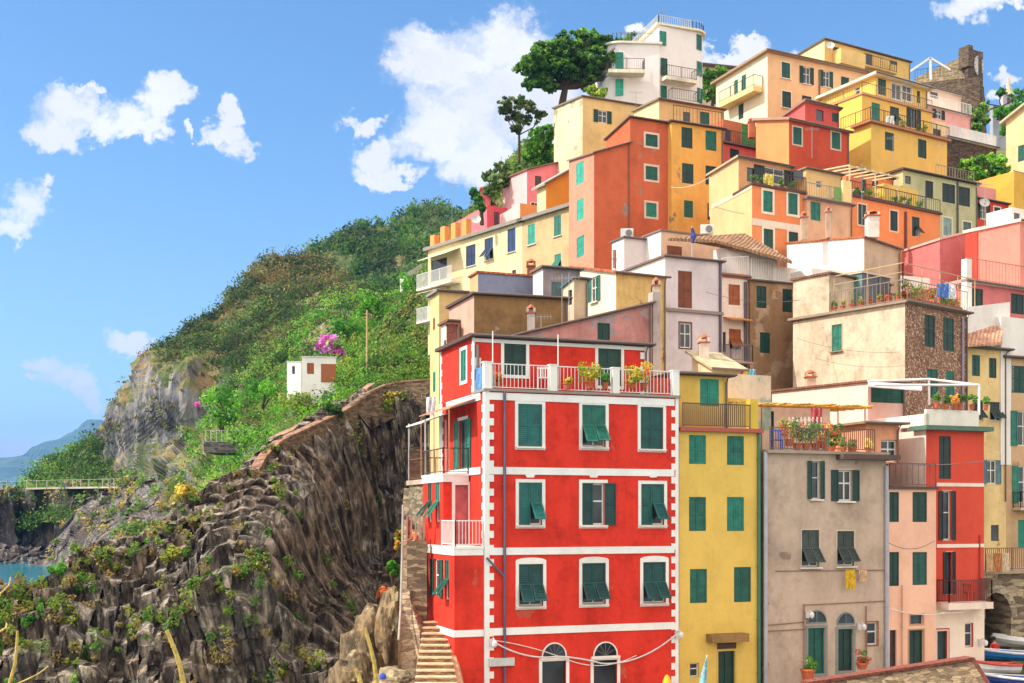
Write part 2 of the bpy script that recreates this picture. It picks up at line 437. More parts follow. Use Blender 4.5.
# fanlights over the ground floor windows
for x0, x1, yy in ((542,566,657), (593.5,617,656)):
    u0, z = B.F.hit(x0, yy); u1, _ = B.F.hit(x1, yy); um = (u0+u1)/2; rr = (u1-u0)/2
    m = MB(); pts = [B.F.pt(um+rr*math.cos(t*math.pi/12), z+rr*1.05*math.sin(t*math.pi/12), .004) for t in range(13)]
    m.poly_prism(pts, B.F.n*.012, 0)
    for t in range(12):
        a, b = pts[t], pts[t+1]; m.bar(a+B.F.n*.02, b+B.F.n*.02, .07, .05, 1)
    for t in (2, 4, 6, 8, 10): m.bar(B.F.pt(um, z, .022), pts[t]+B.F.n*.02, .012, .02, 2)
    m.obox(B.F.pt(u0-.1, z-.11, .02), B.F.u*(u1-u0+.2), Z*.1, B.F.n*.08, 1)
    m.build('fanlight', [glassm(), plaster(WH, .4), flat((110,104,98))], r)
# penthouse
Cp = B.F.O+B.L.u*1.37
pcx = CX+F*Cp.x/Cp.y
B2 = block(r, pcx, 0, Cp.y, 20, 648, 441, redm, redm, zt=7.0, zb=4.6, wins=[
 ('F',504,526,344,375,'C','d',s1), ('F',598,621,348,386,'C','d',s1), ('L',461,466.5,350,381,'C','g',s1)], roof=(DARK_EDGE,.22,.14))
def quoins(bld, fc, u0, z0, z1, dirn=1, w=.2, tooth=.18, per=.54, name='quoin'):
    m = MB(); N = fc.n
    m.obox(fc.pt(u0, z0, .002), fc.u*w*dirn, Z*(z1-z0), N*.035)
    z = z0+.1
    while z+per*.5 < z1:
        m.obox(fc.pt(u0+w*dirn, z, .002), fc.u*tooth*dirn, Z*per*.5, N*.033); z += per
    m.build(name, plaster((240,236,232), .3), bld)
quoins(r, B.F, -.03, -8, B.z0, 1); quoins(r, B.F, B.F.len+.01, -8, B.z0, -1, .14)
quoins(r, B.L, 0, -8, B.z0, 1, .16, .14); quoins(r, B.L, B.L.len, -8, B.z0, -1, .4, .15)
quoins(r, B2.F, -.03, 4.75, 7, 1, .06, .26, .9); quoins(r, B2.F, B2.F.len, 4.75, 7, -1, .16, .2); quoins(r, B2.L, 0, 4.75, 7, 1, .12, .1); quoins(r, B2.L, B2.L.len, 4.75, 7, -1, .1, .12)
for y in (396, 470.5, 551.5, 632): band(r, B.F, 488, 674, y, .28, (240,236,232), .04, name='string_course')
band(r, B2.F, pcx, 648, 340, .14, (240,236,232), .04, name='string_course')
for y, h in ((396, .3), (470.5, .28)): band(r, B.L, 481, 447, y, h, (240,236,232), .04, name='string_course')
# brackets in the middle band
for px in (530, 593.5, 653):
    u, z = B.F.hit(px, 474); m = MB()
    m.poly_prism([B.F.pt(u-.28, z+.1, .003), B.F.pt(u+.28, z+.1, .003), B.F.pt(u+.14, z-.14, .003), B.F.pt(u-.14, z-.14, .003)][::-1], B.F.n*.037)
    m.build('keystone', plaster((240,236,232), .3), r)
# terrace slab, posts, rails
m = MB(); m.obox(B.F.pt(-.08, B.z0, .1), B.F.u*(B.F.len+.16), B.L.u*1.5, Z*.1); m.build('terrace_slab', GREY_EDGE, r)
zt = B.z0+.1; pc = [B.F.pt(u, zt, -.1) for u in (.12, B.F.hit(553.5,0)[0], B.F.hit(616,0)[0], B.F.len-.1)]
for p in pc: post = MB(); post.cbox(p+Z*.5, B.F.u*.3, B.F.n*.26, Z*1.0); post.cbox(p+Z*1.02, B.F.u*.36, B.F.n*.3, Z*.05); post.build('terrace_post', plaster((238,234,228), .4), r, p)
for a, b in zip(pc[:-1], pc[1:]): railing(r, [a+B.F.u*.16, b-B.F.u*.16], .98, WRAIL, .15, .013, 9)
m = MB(); m.obox(B.L.pt(.25, zt+.05, -.05), B.L.u*1.05, Z*.85, -B.L.n*.03); m.build('windbreak_panel', flat((90,150,215), .25, 0, 'blue_panel', .5, 2.5), r)
uS, _ = B.F.hit(652, 0); m = MB()
for i in range(9): m.obox(B.F.pt(uS+i*.11, zt, -.2), B.F.u*.1, Z*(.72+.02*(i % 2)), -B.F.n*.02)
m.build('plank_screen', plaster((214,84,58), .6), r)
for px in (494, 559.5):
    u, _ = B.F.hit(px, 0); m = MB(); m.tube([B.F.pt(u, zt, -.15), B.F.pt(u, 7.1, -.15)], .025); m.build('awning_pole', WRAIL, r)
pipe(r, B.F, 504, 392, 700, (104,92,110), .06)
m = MB(); uu, zz = B.F.hit(504, 577); m.tube([B.F.pt(uu, zz, .09), B.F.pt(.05, zz+.75, .09)], .045); m.build('drainpipe', flat((104,92,110)), r)
pipe(r, B2.F, pcx+3.4, 345, 388, (120,108,104), .06)
# bays on the left side
cb = lambda u, v: B.F.O+B.F.u*u+B.L.u*v
def wblock(root, Cw, a, w, l, zt, zb, cF, cL=None, wins=(), roof=None):
    return block(root, CX+F*Cw.x/Cw.y, 0, Cw.y, a, ('m', w), None, cF, cL, wins, roof, sideL=l, zb=zb, zt=zt)
b3 = wblock(r, cb(-1.1, 1.9), 20, 1.09, 2.95, 1.55, -1.3, redm, redm, [('L',428,431.5,482,522,'T','g'), ('L',435.5,439.5,482,522,'T','g'), ('F',455,468,485,546,'D',(226,120,120),s1)])
b2 = wblock(r, cb(-1.22, .02), 20, 1.2, 3.6, -1.3, -8.2, redm, redm, [('L',434,440,559,597,'O','g'), ('L',444.7,449,560,600,'T','g')])
for bb, zz in ((b3, 1.55), (b2, -1.3)):
    m = MB(); m.obox(bb.F.pt(-.06, zz, .06), bb.F.u*(bb.F.len+.03), bb.L.u*(bb.L.len+.1), Z*.1); m.obox(bb.F.pt(-.04, zz-.24, .035), bb.F.u*(bb.F.len), bb.L.u*(bb.L.len+.05), Z*.236)
    m.build('balcony_slab', plaster((238,232,226), .4), r)
m = MB(); m.obox(b2.F.pt(-.035, -4.65, .035), b2.F.u*(b2.F.len+.0), b2.L.u*(b2.L.len+.05), Z*.26); m.build('string_course', plaster((240,236,232), .3), r)
railing(r, [b2.L.pt(1.85, -1.2, -.05), b2.L.pt(.02, -1.2, -.05), b2.F.pt(b2.F.len-.05, -1.2, -.05)], .98, WRAIL, .13, .012)
railing(r, [b3.L.pt(b3.L.len, 1.65, -.03), b3.L.pt(.02, 1.65, -.03), b3.F.pt(b3.F.len-.05, 1.65, -.03)], 1.0, DRAIL, .2, .01)
# awning over the upper balcony
m = MB(); A0 = cb(-.02, 1.0)+Z*4.55; m.poly_prism([A0, A0+B.L.u*4.2, A0+B.L.u*4.2-B.F.u*1.15-Z*.42, A0-B.F.u*1.1-Z*.42], Z*.04)
for v in (1.1, 3.2, 5.1): m.tube([cb(-1.1, v)+Z*4.1, cb(-1.1, v)+Z*1.65], .025)
m.build('awning', flat((206,140,104), .8, 0, 'canvas', .25), r)
# small glazed porch behind the bay
pr = empty('porch', cb(-1.6, 5.5)+Z*-1, 'narrow balcony porch with white slanting canvas roof behind the red house', 'porch')
c0 = cb(-1.0, 4.85); m = MB()
for v in (0, 2.6):
    for u in (0, .9): m.bar(c0+B.L.u*v+B.F.u*u+Z*1.5, c0+B.L.u*v+B.F.u*u+Z*4.0, .07)
m.build('frame', flat((200,190,180)), pr)
m = MB(); m.poly_prism([c0+Z*3.85-B.F.u*.1, c0+Z*4.25+B.F.u*1.0, c0+B.L.u*2.7+B.F.u*1.0+Z*4.25, c0+B.L.u*2.7-B.F.u*.1+Z*3.85], Z*.05); m.build('canopy', flat((238,226,212)), pr)
m = MB(); m.obox(c0+Z*1.3-B.F.u*.1, B.F.u*1.2, B.L.u*2.7, Z*.2); m.build('floor_slab', plaster((190,170,150), .8), pr); m = MB(); m.obox(c0-Z*8, B.F.u*.9, B.L.u*2.6, Z*9.29); m.build('base_wall', masonry((176,156,122),(110,94,74),2.4), pr)
m = MB(); m.obox(c0+B.L.u*2.55+Z*1.5, B.F.u*.9, B.L.u*.1, Z*1.5); m.build('side_wall', masonry(), pr)
railing(pr, [c0+B.L.u*2.6+Z*1.5, c0+Z*1.5, c0+B.F.u*.9+Z*1.5], .9, RRAIL, .2)

# ================================================================== front row
FL = lambda px: 46/(1) # placeholder
def dline(px, off=0):       # depth of the front row line at pixel px
    k = (px-CX)/F; t = (k*46+1.03)/(.94-k*.342); return 46+.342*t+off
YEL=(224,190,84)
B = house('narrow yellow house joined to the right side of the big red house', 679, 431, dline(679)+.12, 20, 759, None, (YEL,.35), sideL=8, zb=-8.2, name='house', wins=[
 ('F',689,706,435,464,'C','g'), ('F',727,744,436,465,'C','g'), ('F',689,706,497,531,'C','g'), ('F',727,744,497,531,'C','g'),
 ('F',690,707,569,603,'C','g'), ('F',734,751,567,602,'C','g'), ('F',718,735,651,690,'D','d',((200,180,90),.06)), ('F',690,699,663,677,'G','k')])
y1 = B; H['yel'] = B.root
B2 = block(y1.root, 679, 375, dline(679)+1.1, 20, 728, None, (YEL,.35), sideL=7, zb=y1.z0-.3, wins=[('F',700,719,379,406,'C','g')], roof=(BRN,.25,.14))
B3 = block(y1.root, 728.5, 398, dline(729)+3.0, 20, 756, None, (YEL,.4), sideL=4.5, zb=y1.z0-.3)
m = MB(); m.obox(y1.F.pt(-.02, y1.z0, .22), y1.F.u*(y1.F.len+.12), y1.L.u*3.2, Z*.16); m.build('terrace_slab', flat((176,84,70)), y1.root)
railing(y1.root, [y1.F.pt(.1, y1.z0+.16, .15), y1.F.pt(y1.F.hit(748,0)[0], y1.z0+.16, .15)], .98, flat((80,66,58), .6), .09, .018)
m = MB(); m.obox(y1.F.pt(y1.F.hit(748.5,0)[0], y1.z0+.16, .12), y1.F.u*.4, Z*1.25, -y1.F.n*.3); m.build('terrace_post', plaster((220,190,60), .5), y1.root)
pipe(y1.root, y1.F, 758, 433, 700, (70,120,90), .07)
u0, z0_ = y1.F.hit(706, 642); u1, _ = y1.F.hit(743, 642); m = MB(); m.obox(y1.F.pt(u0, z0_, .003), y1.F.u*(u1-u0), Z*.34, y1.F.n*.5); m.build('door_canopy', plaster((150,118,70), 1), y1.root)
band(y1.root, y1.F, 717, 736, 646, .26, (90,70,60), .03, name='transom')

TAUPE=(192,172,152)
B = house('wide grey taupe house with peeling plaster and two arched doorways at street level', 767, 453, dline(767), 20, 886, None, (TAUPE,.7,.12,(150,128,110)), sideL=8, zb=-8.2, wins=[
 ('F',811.5,820,461,499,'O','d',((205,190,170),.05),WH), ('F',838,852,470,501,'O','d',((205,190,170),.05),WH),
 ('F',801.5,819,530,567,'T',(70,82,74),((205,190,170),.05),WH), ('F',837,854,531,566,'T',(70,82,74),((205,190,170),.05),WH),
 ('F',808,825,628,674,'D','g',((128,140,140),.12)), ('F',838,853,629,671,'D','d',((128,140,140),.12)), ('F',867,877.5,622,645,'G','n',((150,90,60),.05))])
tp = B; H['taupe'] = B.root
for x0, x1, yy in ((808,825,623), (838,853,624)):
    u0, z = B.F.hit(x0, yy); u1, _ = B.F.hit(x1, yy); um = (u0+u1)/2; rr = (u1-u0)/2+.05
    m = MB(); pts = [B.F.pt(um+rr*math.cos(t*math.pi/10), z+rr*1.1*math.sin(t*math.pi/10), .004) for t in range(11)]
    m.poly_prism(pts, B.F.n*.012, 0)
    for t in range(10): m.bar(pts[t]+B.F.n*.02, pts[t+1]+B.F.n*.02, .08, .05, 1)
    m.bar(pts[0]+B.F.n*.02, pts[-1]+B.F.n*.02, .06, .05, 1); m.bar(B.F.pt(um, z, .02), pts[5]+B.F.n*.02, .04, .03, 1)
    m.build('fanlight', [glassm(), flat((120,128,124))], B.root)
pipe(B.root, B.F, 765, 452, 700, (178,176,184), .09, out=.05); pipe(B.root, B.F, 885.5, 466, 690, (170,170,180), .09)
pipe(B.root, B.F, 803, 604, 690, (150,110,90), .03); pipe(B.root, B.F, 865, 606, 664, (140,100,84), .03)
for (x0, y0, x1, y1_) in ((768,625,803,622), (803,605,884,601), (768,631,806,629), (775,571,885,570)):
    ua, za = B.F.hit(x0, y0); ub, zb_ = B.F.hit(x1, y1_); m = MB(); m.tube([B.F.pt(ua, za, .04), B.F.pt(ub, zb_, .04)], .022); m.build('wall_pipe', flat((140,104,88)), B.root)
m = MB(); m.obox(B.F.pt(-.1, B.z0, .25), B.F.u*(B.F.len+.1), B.L.u*7.5, Z*.12); m.build('terrace_slab', flat((168,150,130), .9), B.root)
m = MB(); ub = B.F.hit(836,0)[0]; m.obox(B.F.pt(ub, B.z0-.22, .55), B.F.u*(B.F.len-ub+.35), B.L.u*1.0, Z*.22); m.build('overhang', flat((96,74,66), .9), B.root)
zt_ = B.z0+.12
railing(B.root, [B.F.pt(.05, zt_, .15), B.F.pt(ub-.5, zt_, .15)], .95, flat((110,96,90), .6), .14, .012)
railing(B.root, [B.F.pt(ub+.1, zt_, .45), B.F.pt(B.F.hit(868,0)[0], zt_, .45)], .95, RRAIL, .1, .012)
# back wall of the terrace (pinkish) and its door
tb = block(B.root, 758, 402, dline(758)+5.2, 20, 830, None, ((228,196,176),.7,.25), sideL=4, zb=B.z0-.3, wins=[('F',759.5,774,411,449,'C','d')])
# awning room at the right end
rm = block(B.root, 866, 424, dline(866)+1.3, 20, 899, None, ((232,160,120),.6), sideL=3, zb=B.z0-.3, wins=[('F',881,897,440,462,'G','k')], roof=(flat((150,120,96), .9),.3,.1))

B = house('slim pale peach house squeezed between the taupe house and the red narrow house', 888.5, 489, dline(888), 20, 936, None, ((244,186,156),.35), sideL=7, zb=-8.2, wins=[
 ('F',889.3,899,492,522,'C','d'), ('F',912.5,927,492,522,'C','d'), ('F',889.3,899,552,586,'C','d'), ('F',912.5,927,552,585,'C','d'),
 ('F',910,923,615,624,'X','d',((190,150,120),.06)), ('F',909,923.5,630,668,'D','d',((180,140,110),.06)), ('F',889.8,896.5,630,668,'D',(70,50,44))])
pk = B
m = MB(); m.obox(B.F.pt(-.05, B.z0, .12), B.F.u*(B.F.len+.1), B.L.u*5, Z*.12); m.build('terrace_slab', DARK_EDGE, B.root)
railing(B.root, [B.F.pt(.05, B.z0+.12, .02), B.F.pt(B.F.len-.05, B.z0+.12, .02)], 1.0, flat((120,70,60), .6), .3, .012)
pipe(B.root, B.F, 901, 585, 668, (200,150,120), .03)

REDB=(214,74,48)
B = house('narrow red house with green cornice, white base and small iron balcony', 926, 430, dline(926)+.6, 20, 984, 818, (REDB,.4), ((240,214,200),.45,.08,(200,180,160)), zb=-8.2, wins=[
 ('F',939,951,436,479,'C','k'), ('F',942.5,951,491,540,'O',(36,44,46),((200,170,150),.04)), ('F',946,952,552,594,'DO',(36,44,46),((200,170,150),.04)),
 ('F',937,947,631,664,'D',(40,62,64),((220,205,190),.07)), ('F',964.5,973,623,647,'G','k')])
nr = B; H['nred'] = B.root
for y in (484.5, 546): band(B.root, B.F, 936.5, 983.5, y, .16, (236,220,205), .03)
u0, z1 = B.F.hit(926, 604); m = MB(); m.obox(B.F.pt(.3, -8.2, .002), B.F.u*(B.F.len-.28), Z*(z1+8.2), B.F.n*.03)
m2 = MB()
# white base built as panels around door and window
du0, dzt = B.F.hit(937, 631); du1, _ = B.F.hit(947, 631); wu0, wzt = B.F.hit(964.5, 623); wu1, wzb = B.F.hit(973, 647)
def bp(a, b, c, d): m2.obox(B.F.pt(a, c, .002), B.F.u*(b-a), Z*(d-c), B.F.n*.03)
e_ = .12
bp(.25, du0-e_, -8.2, z1); bp(du0-e_, du1+e_, dzt+e_, z1); bp(du1+e_, wu0, -8.2, z1); bp(wu0, wu1, wzt, z1); bp(wu0, wu1, -8.2, wzb); bp(wu1, B.F.len-.01, -8.2, z1)
m2.build('base_render', plaster((236,220,200), .4), B.root)
m = MB(); m.obox(B.F.pt(-.25, B.z0, .35), B.F.u*(B.F.len+.5), B.L.u*1.2, Z*.2); m.build('cornice', flat((84,116,100), .8), B.root)
slab_balcony(B.root, B.F, 936, 980, 602, .85, .3, (232,214,196), flat((96,60,50), .6), 1.0, gap=.1)
m = MB(); p0 = B.F.pt(.1, B.z0+.2, -.1)
m.obox(p0, B.F.u*(B.F.len-.3), B.L.u*.15, Z*.75); m.obox(p0, B.F.u*.15, B.L.u*7.4, Z*.55); m.build('parapet', plaster((240,228,214), .5), B.root)
ua, za = B.F.hit(979, 535); ub, zb_ = B.F.hit(979, 600); m = MB(); m.tube([B.F.pt(ua, za, .05), B.F.pt(ub, zb_, .05), B.F.pt(ub+.2, zb_, .05)], .03); m.build('wall_pipe', flat((150,50,40)), B.root)

# ================================================================== second row behind
# small pink/white gabled house (y 372-405) behind taupe terrace
B = house('low pale pink house with terracotta edged roof and green metal shutter behind the bamboo pergola', 868, 382, 60.0, 20, 905, 772, ((238,214,200),.3), ((238,214,200),.45), yL=392, zb=1.0, wins=[('F',871,904,386,403,'C','g')], roof=(TILD,.15,.1))
chimney(B.root, B.L.pt(6.2, B.z0, -.8), .5, .9, (220,190,160))
B = house('beige hut with ridged lean-to roof and clothes rack next to the yellow house', 713, 368, 55.5, 25, 741, 692, ((214,196,140),.5), ((222,204,160),.6), yL=355, zb=2.5, wins=[('F',716,733,379,394,'C','g')], roof=(flat((206,188,150), .9, 0, 'sheet_roof', .3),.25,.12))
chimney(B.root, B.L.pt(1.2, B.z0+.2, -.3), .42, 1.1, (222,206,186))
bal = block(B.root, 722, 373, 54.2, 25, 771, None, ((226,208,180),.5,.3,(170,190,170)), sideL=3.5, zb=3.0)
B = house('faded pink wall of a lean-to house whose roof rises right behind the red house terrace', 512, 337, 54.0, 20, 652, None, ((204,144,136),.9,.45,(178,160,158)), sideL=8, yR=304, zb=3, wins=[('F',597.5,610,323,342,'C','d')], roof=(DARK_EDGE,.12,.12))
H['pinkgable'] = B.root
m = MB(); q = B.F.pt(B.F.hit(656,0)[0], 0, 0); m.obox(q+Z*3-B.F.u*.16, B.F.u*.4, B.L.u*.5, Z*7.5); m.obox(q+Z*3-B.F.u*.42+B.L.u*.1, B.F.u*.26, B.L.u*1.2, Z*6.2)
m.build('chimney_breast', plaster((190,178,172), .8, .3), B.root)
chimney(B.root, Vector((q.x+.04, q.y+.3, 10.5)), .32, .3, (196,178,160))

B = house('tall olive brown blank wall house behind the red house with pinkish side', 474, 295, 57.5, 20, 568, 449, ((150,118,74),.9,.1), ((216,166,144),.5), yR=300, zb=3, roof=(DARK_EDGE,.15,.14))
m = MB(); q = B.L.pt(2.0, P(0,339,57)[2], .5); m.cbox(q+Z*.5, Vector((.5,0,0)), Vector((0,.5,0)), Z*1.0); m.cbox(q+Z*1.04, Vector((.6,0,0)), Vector((0,.6,0)), Z*.1); m.build('chimney', masonry((150,84,66),(120,64,50),6,mortar=(140,110,96)), B.root); H['olive'] = B.root
B = house('slim white rendered house end at the very left behind the red house', 449, 322, 59.5, 20, 475, 441, ((236,226,208),.5), ((236,226,208),.5), zb=-6, wins=[('L',444,446,340,352,'C','d'), ('L',444,446.3,372,390,'C','d')], roof=(TILD,.15,.12))
B = house('slender cream orange house end with stone arch foot left of the white house end', 439, 292, 68, 20, 475, 430, ((236,196,130),.5), ((240,206,140),.5), zb=-6, wins=[('L',433,435,318,330,'C','n'), ('L',433,435.5,372,392,'C','g')], roof=(GREY_EDGE,.2,.15))
# blue-lavender terrace house, lavender/tan house
B = house('low lavender blue house with terracotta coping, left of a tan house', 478, 273, 64, 20, 536, 470, ((134,142,170),.5), ((214,170,120),.5), zb=6, roof=(TIL,.1,.1))
B = house('tan and lilac house with small dark window and hanging lamp', 543, 268, 62.8, 20, 580, 533, ((160,150,156),.8,.35,(176,150,120)), ((226,224,222),.4), zb=4, wins=[('F',551.5,562,282,296,'C',(70,90,90))], roof=(flat((130,108,84), .9),.15,.12))
chimney(B.root, P(531, 277, 65.2), .42, .55, (150,90,66))
B = house('little beige hut with blue sloping canopy beside the cream house', 574, 279, 61.5, 30, 588, 563, ((210,186,150),.6), ((226,206,176),.6), yL=288, zb=4, wins=[('L',568,572,290,305,'X')], roof=(flat((64,116,130), .7),.12,.08))
# cream with peeling yellow front
B = house('cream house with open green shutters on its sunny side and a peeling yellow front', 616, 273, 66, 26, 666, 573, ((226,190,112),.7,.3,(150,120,110)), ((240,228,200),.4), yL=268, zb=5, wins=[
 ('F',651,659,282,294,'C','d'), ('L',591.5,597.5,277,302,'O','g',((240,226,190),.08),WH)], roof=(TIL,.18,.12)); H['cream66'] = B.root
# white house brown shutters; lavender of the shaded front put into its colour
B = house('white house with tall brown shuttered window and a dividing ledge', 665, 257, 70, 24, 722, 622, ((216,208,212),.35), ((240,236,226),.4), zb=4, wins=[
 ('F',678,692,271,308,'C','n'), ('F',679.5,691,323,348,'G','n',((120,70,50),.07))], roof=(flat((120,104,96), .9),.15,.12)); H['white70'] = B.root
band(B.root, B.F, 665.5, 722, 309.5, .18, (150,134,128), .18, name='ledge'); pipe(B.root, B.F, 719.5, 262, 372, (90,80,96), .07)
B = house('narrow white house with two brown shuttered windows and iron balcony', 722, 277, 71.8, 24, 748, None, ((232,214,198),.4), sideL=7, zb=3, wins=[
 ('F',728.5,740,284.5,305,'C','n'), ('F',729,741,329,350,'T','n'), ('F',722.7,726,332,352,'X')], roof=(flat((180,96,50)),.12,.25))
slab_balcony(B.root, B.F, 723, 746, 362, .8, .12, (180,160,150), flat((120,110,110), .6), 1.0, gap=.1); pipe(B.root, B.F, 744.5, 282, 372, (96,84,100), .07)
m = MB(); u0, z = B.F.hit(723, 318); u1, _ = B.F.hit(745, 320); m.obox(B.F.pt(u0, z, .003), B.F.u*(u1-u0), Z*.08, B.F.n*.8-Z*.2); m.build('canopy', flat((196,128,60)), B.root)
B = house('tan house with peeling plaster patches and dark green shutters, left of the cliff-like stained wall', 750, 281, 73.5, 24, 797, None, ((168,134,96),.8,.42,(206,170,140)), sideL=8, zb=3, wins=[
 ('F',756.5,766.5,286,308,'C','d'), ('F',782.5,792,289,312,'C','d'), ('F',760,770,332.5,353,'C','d'), ('F',797,806,333,372,'X')], roof=(flat((130,118,110), .9),.12,.12)); H['tan73'] = B.root
railing(B.root, [B.F.pt(.1, B.z0+.12, 0), B.F.pt(B.F.len, B.z0+.12, 0)], 1.25, WRAIL, .18)
m = MB(); m.obox(B.F.pt(B.F.len*.55, B.z0+.12, -.25), B.F.u*2, Z*1.0, B.L.u*.2); m.build('parapet', plaster(WH), B.root)
# recess wall between tan and stained houses, shade put in as grey-violet colour
B = house('shade-toned bluish grey recessed house wall with tall dark door between tan and stained houses', 797, 300, 75.5, 24, 822, None, ((150,140,150),.6), sideL=6, zb=2, wins=[('F',797.8,807,334,371,'D',(38,52,56))])
# ---- big stained house with pebble front
STN=(216,200,172)
B = house('big house with stained cream side wall and brown pebbledash front under a planted roof terrace', 905, 303, 66, 38, 967, 793, pebble(), (STN,1.0,.1,(170,160,140)), zb=-2, wins=[
 ('F',924.5,935,315,347,'C','d'), ('F',943,954,318,351,'C','d'), ('F',927,938,369,398,'C','g'), ('F',946,954.5,371,399,'C','g'), ('L',832,842,324.5,351,'C','g',((200,180,140),.03),(170,130,90))], roof=(flat((158,140,120), .9),.22,.14))
K = B; H['pebble'] = B.root
# slanting buttress strip and the higher rear part of the side wall
uu1, _ = B.L.hit(829, 0); B5 = block(B.root, CX+F*(B.L.pt(uu1,0).x)/B.L.pt(uu1,0).y, 0, B.L.pt(uu1,0).y, 38, ('m',6.0), None, (STN,1.0,.1,(170,160,140)), (STN,1.0,.1,(170,160,140)), sideL=B.L.len-uu1, zt=P(0,274,B.L.pt(uu1,0).y)[2], zb=B.z0-.1, roof=(TILD,.12,.12))
m = MB(); e0 = B.L.pt(B.L.len, B.z0+1.5, 0)
pipe(B.root, B.F, 961.5, 318, 430, (150,140,160), .08)
# flowerpots rail on terrace
zt_ = B.z0+.16
railing(B.root, [B.L.pt(uu1-.1, zt_, 0), B.F.pt(0, zt_, 0), B.F.pt(B.F.len, zt_, 0)], 1.15, flat((150,130,110), .6), .25, .012, 2.2)
m = MB()
for k, (a, b) in enumerate(((B.L.pt(uu1-.2, 0, -.2), B.F.pt(0.1, 0, -.2)), (B.F.pt(0.1, 0, -.2), B.F.pt(B.F.len+1.5, 0, -.4)))):
    n = int((b-a).length/2.4)+1
    for i in range(n+1):
        q = a+(b-a)*i/n; m.bar(q+Z*zt_, q+Z*(zt_+2.1), .05)
    m.bar(a+Z*(zt_+2.1), b+Z*(zt_+2.1), .05); m.bar(a+Z*(zt_+1.6), b+Z*(zt_+1.6), .035)
m.build('pergola_frame', flat((196,160,120), .7), B.root)
gl = block(B.root, 862, 273, 71, 38, 890, 832, glassm(), flat((110,150,150), .2, 0, 'glazing', .4, 1.5), zb=B.z0-.1, roof=(flat((200,190,170)),.1,.1))
# white house above it
B = house('bright white low house with terracotta roof edge and chimneys below the orange houses', 864, 238, 74.5, 30, 900, 787, ((196,170,140),.6), ((240,236,232),.25), yL=244, yR=250, zb=14, roof=(TIL,.12,.1)); H['wlow'] = B.root
for px, py, w, h in ((828,238,.3,1.6), (804,240,.4,1.4)): chimney(B.root, P(px, py, 77), w, h, (206,176,150))
chimney(B.root, P(872, 238, 74.6), .7, 1.3, (226,214,204))
blk = block(B.root, 812, 268, 73.5, 30, 930, None, ((240,232,226),.4), sideL=3, zb=12, yR=278)

# roof terrace house between (px 640-790, y 228-262): tile roof shed, white wall
B = house('white curved low house with rain pipe under the big terracotta house', 624, 238, 77, 24, 668, 612, ((218,208,208),.3), ((240,236,230),.3), zb=12, yL=243, roof=(flat((116,104,96), .9),.12,.1)); pipe(B.root, B.L, 615.5, 250, 268, (150,110,100), .12)
B = house('beige rooftop house with small brown window and sloping reed mat roof', 661, 231, 76, 26, 745, 643, ((224,186,150),.6), ((240,234,226),.4), zb=12, wins=[('F',667,682,246,258,'CB','n')], roof=(flat((140,120,110), .9),.1,.1))
m = MB(); a0 = P(672, 240, 73); m.poly_prism([P(668,241,72.5), P(745,236,76), P(790,262,76), P(792,264,73.5), P(716,243,72.5)][::-1], Z*.18); m.build('reed_roof', tilem((150,112,80)), B.root)
m = MB(); m.obox(P(727, 262, 73.2)-Z*3, Vector((3.4,1.4,0)), Vector((-.6,1.4,0)), Z*4.0); m.build('parapet', plaster(WH,.4), B.root)
railing(B.root, [P(722, 278, 72.3), P(748, 276, 73.2)], 1.2, WRAIL, .16)

# ================================================================== right side
B = house('cream yellow house with grey roof edge between the pebbledash house and the right edge', 967, 348, 70.4, 26, 1006, None, ((232,204,140),.55,.2,(190,150,110)), sideL=5, zb=-8, wins=[
 ('F',972,980,355,376,'C','d'), ('F',989,996.5,358,378,'C','d'), ('F',972.5,983,400,421,'T','k'), ('F',990,1002,402,421,'T','k'), ('F',986.5,996,460,484,'O',(70,104,116)), ('F',991,999,525,541,'X')], roof=(flat((120,116,104), .9),.3,.15)); H['cream62'] = B.root
B = house('beige house at the right edge with pale open shutters and a green framed door', 1005, 358, 71.8, 20, 1060, None, ((206,172,130),.6,.2,(190,150,110)), sideL=4, zb=-8, wins=[
 ('F',1012,1030,366,393,'C','d'), ('F',1017,1030,411,446,'O','t'), ('F',1018,1030,466,503,'O','t'), ('F',1018,1034,520,548,'D','g')], roof=(flat((110,96,84), .9),.25,.15))
slab_balcony(B.root, B.F, 1012, 1050, 508, .7, .14)
# arch building of stone
B = block(empty('arch_building', P(985,560,58.5), 'rough stone building with a large open archway above the boats', 'building'), 984, 572, 58.0, 20, 1060, None, masonry((176,156,126),(104,88,70),1.6), sideL=9, zb=-8.2, bare=True) if False else None
root = empty('arch_building', Vector((P(984,0,58).x, 58, -8)), 'rough stone building with a large open archway above the boats', 'building'); H['arch'] = root
fa = Face(P(984, 0, 58.0), R_(20), 6.5, 'F'); stn = masonry((186,166,134),(112,96,78),1.5)
u0, ztp = fa.hit(990, 574); uc, zsp = fa.hit(996, 618); rr = fa.hit(1011,0)[0]-uc
arc = [(uc+rr*math.cos(t*math.pi/14), zsp+rr*1.35*math.sin(t*math.pi/14)) for t in range(15)]
arc = [(max(.03, u), z) for u, z in arc]
outer = [(0, -8.2), (0, ztp), (6.5, ztp), (6.5, -8.2), (arc[0][0], -8.2)]+arc+[(arc[-1][0], -8.2)]
pts = [fa.pt(u, z) for u, z in outer]; m = MB()
m.add(pts, [tuple(t) for t in tessellate_polygon([[Vector((u, z, 0)) for u, z in outer]])])
seq = [(arc[0][0], -8.2)]+arc+[(arc[-1][0], -8.2)]
for p, q in zip(seq[:-1], seq[1:]): m.quad(fa.pt(*p), fa.pt(*q), fa.pt(q[0], q[1], -5), fa.pt(p[0], p[1], -5))
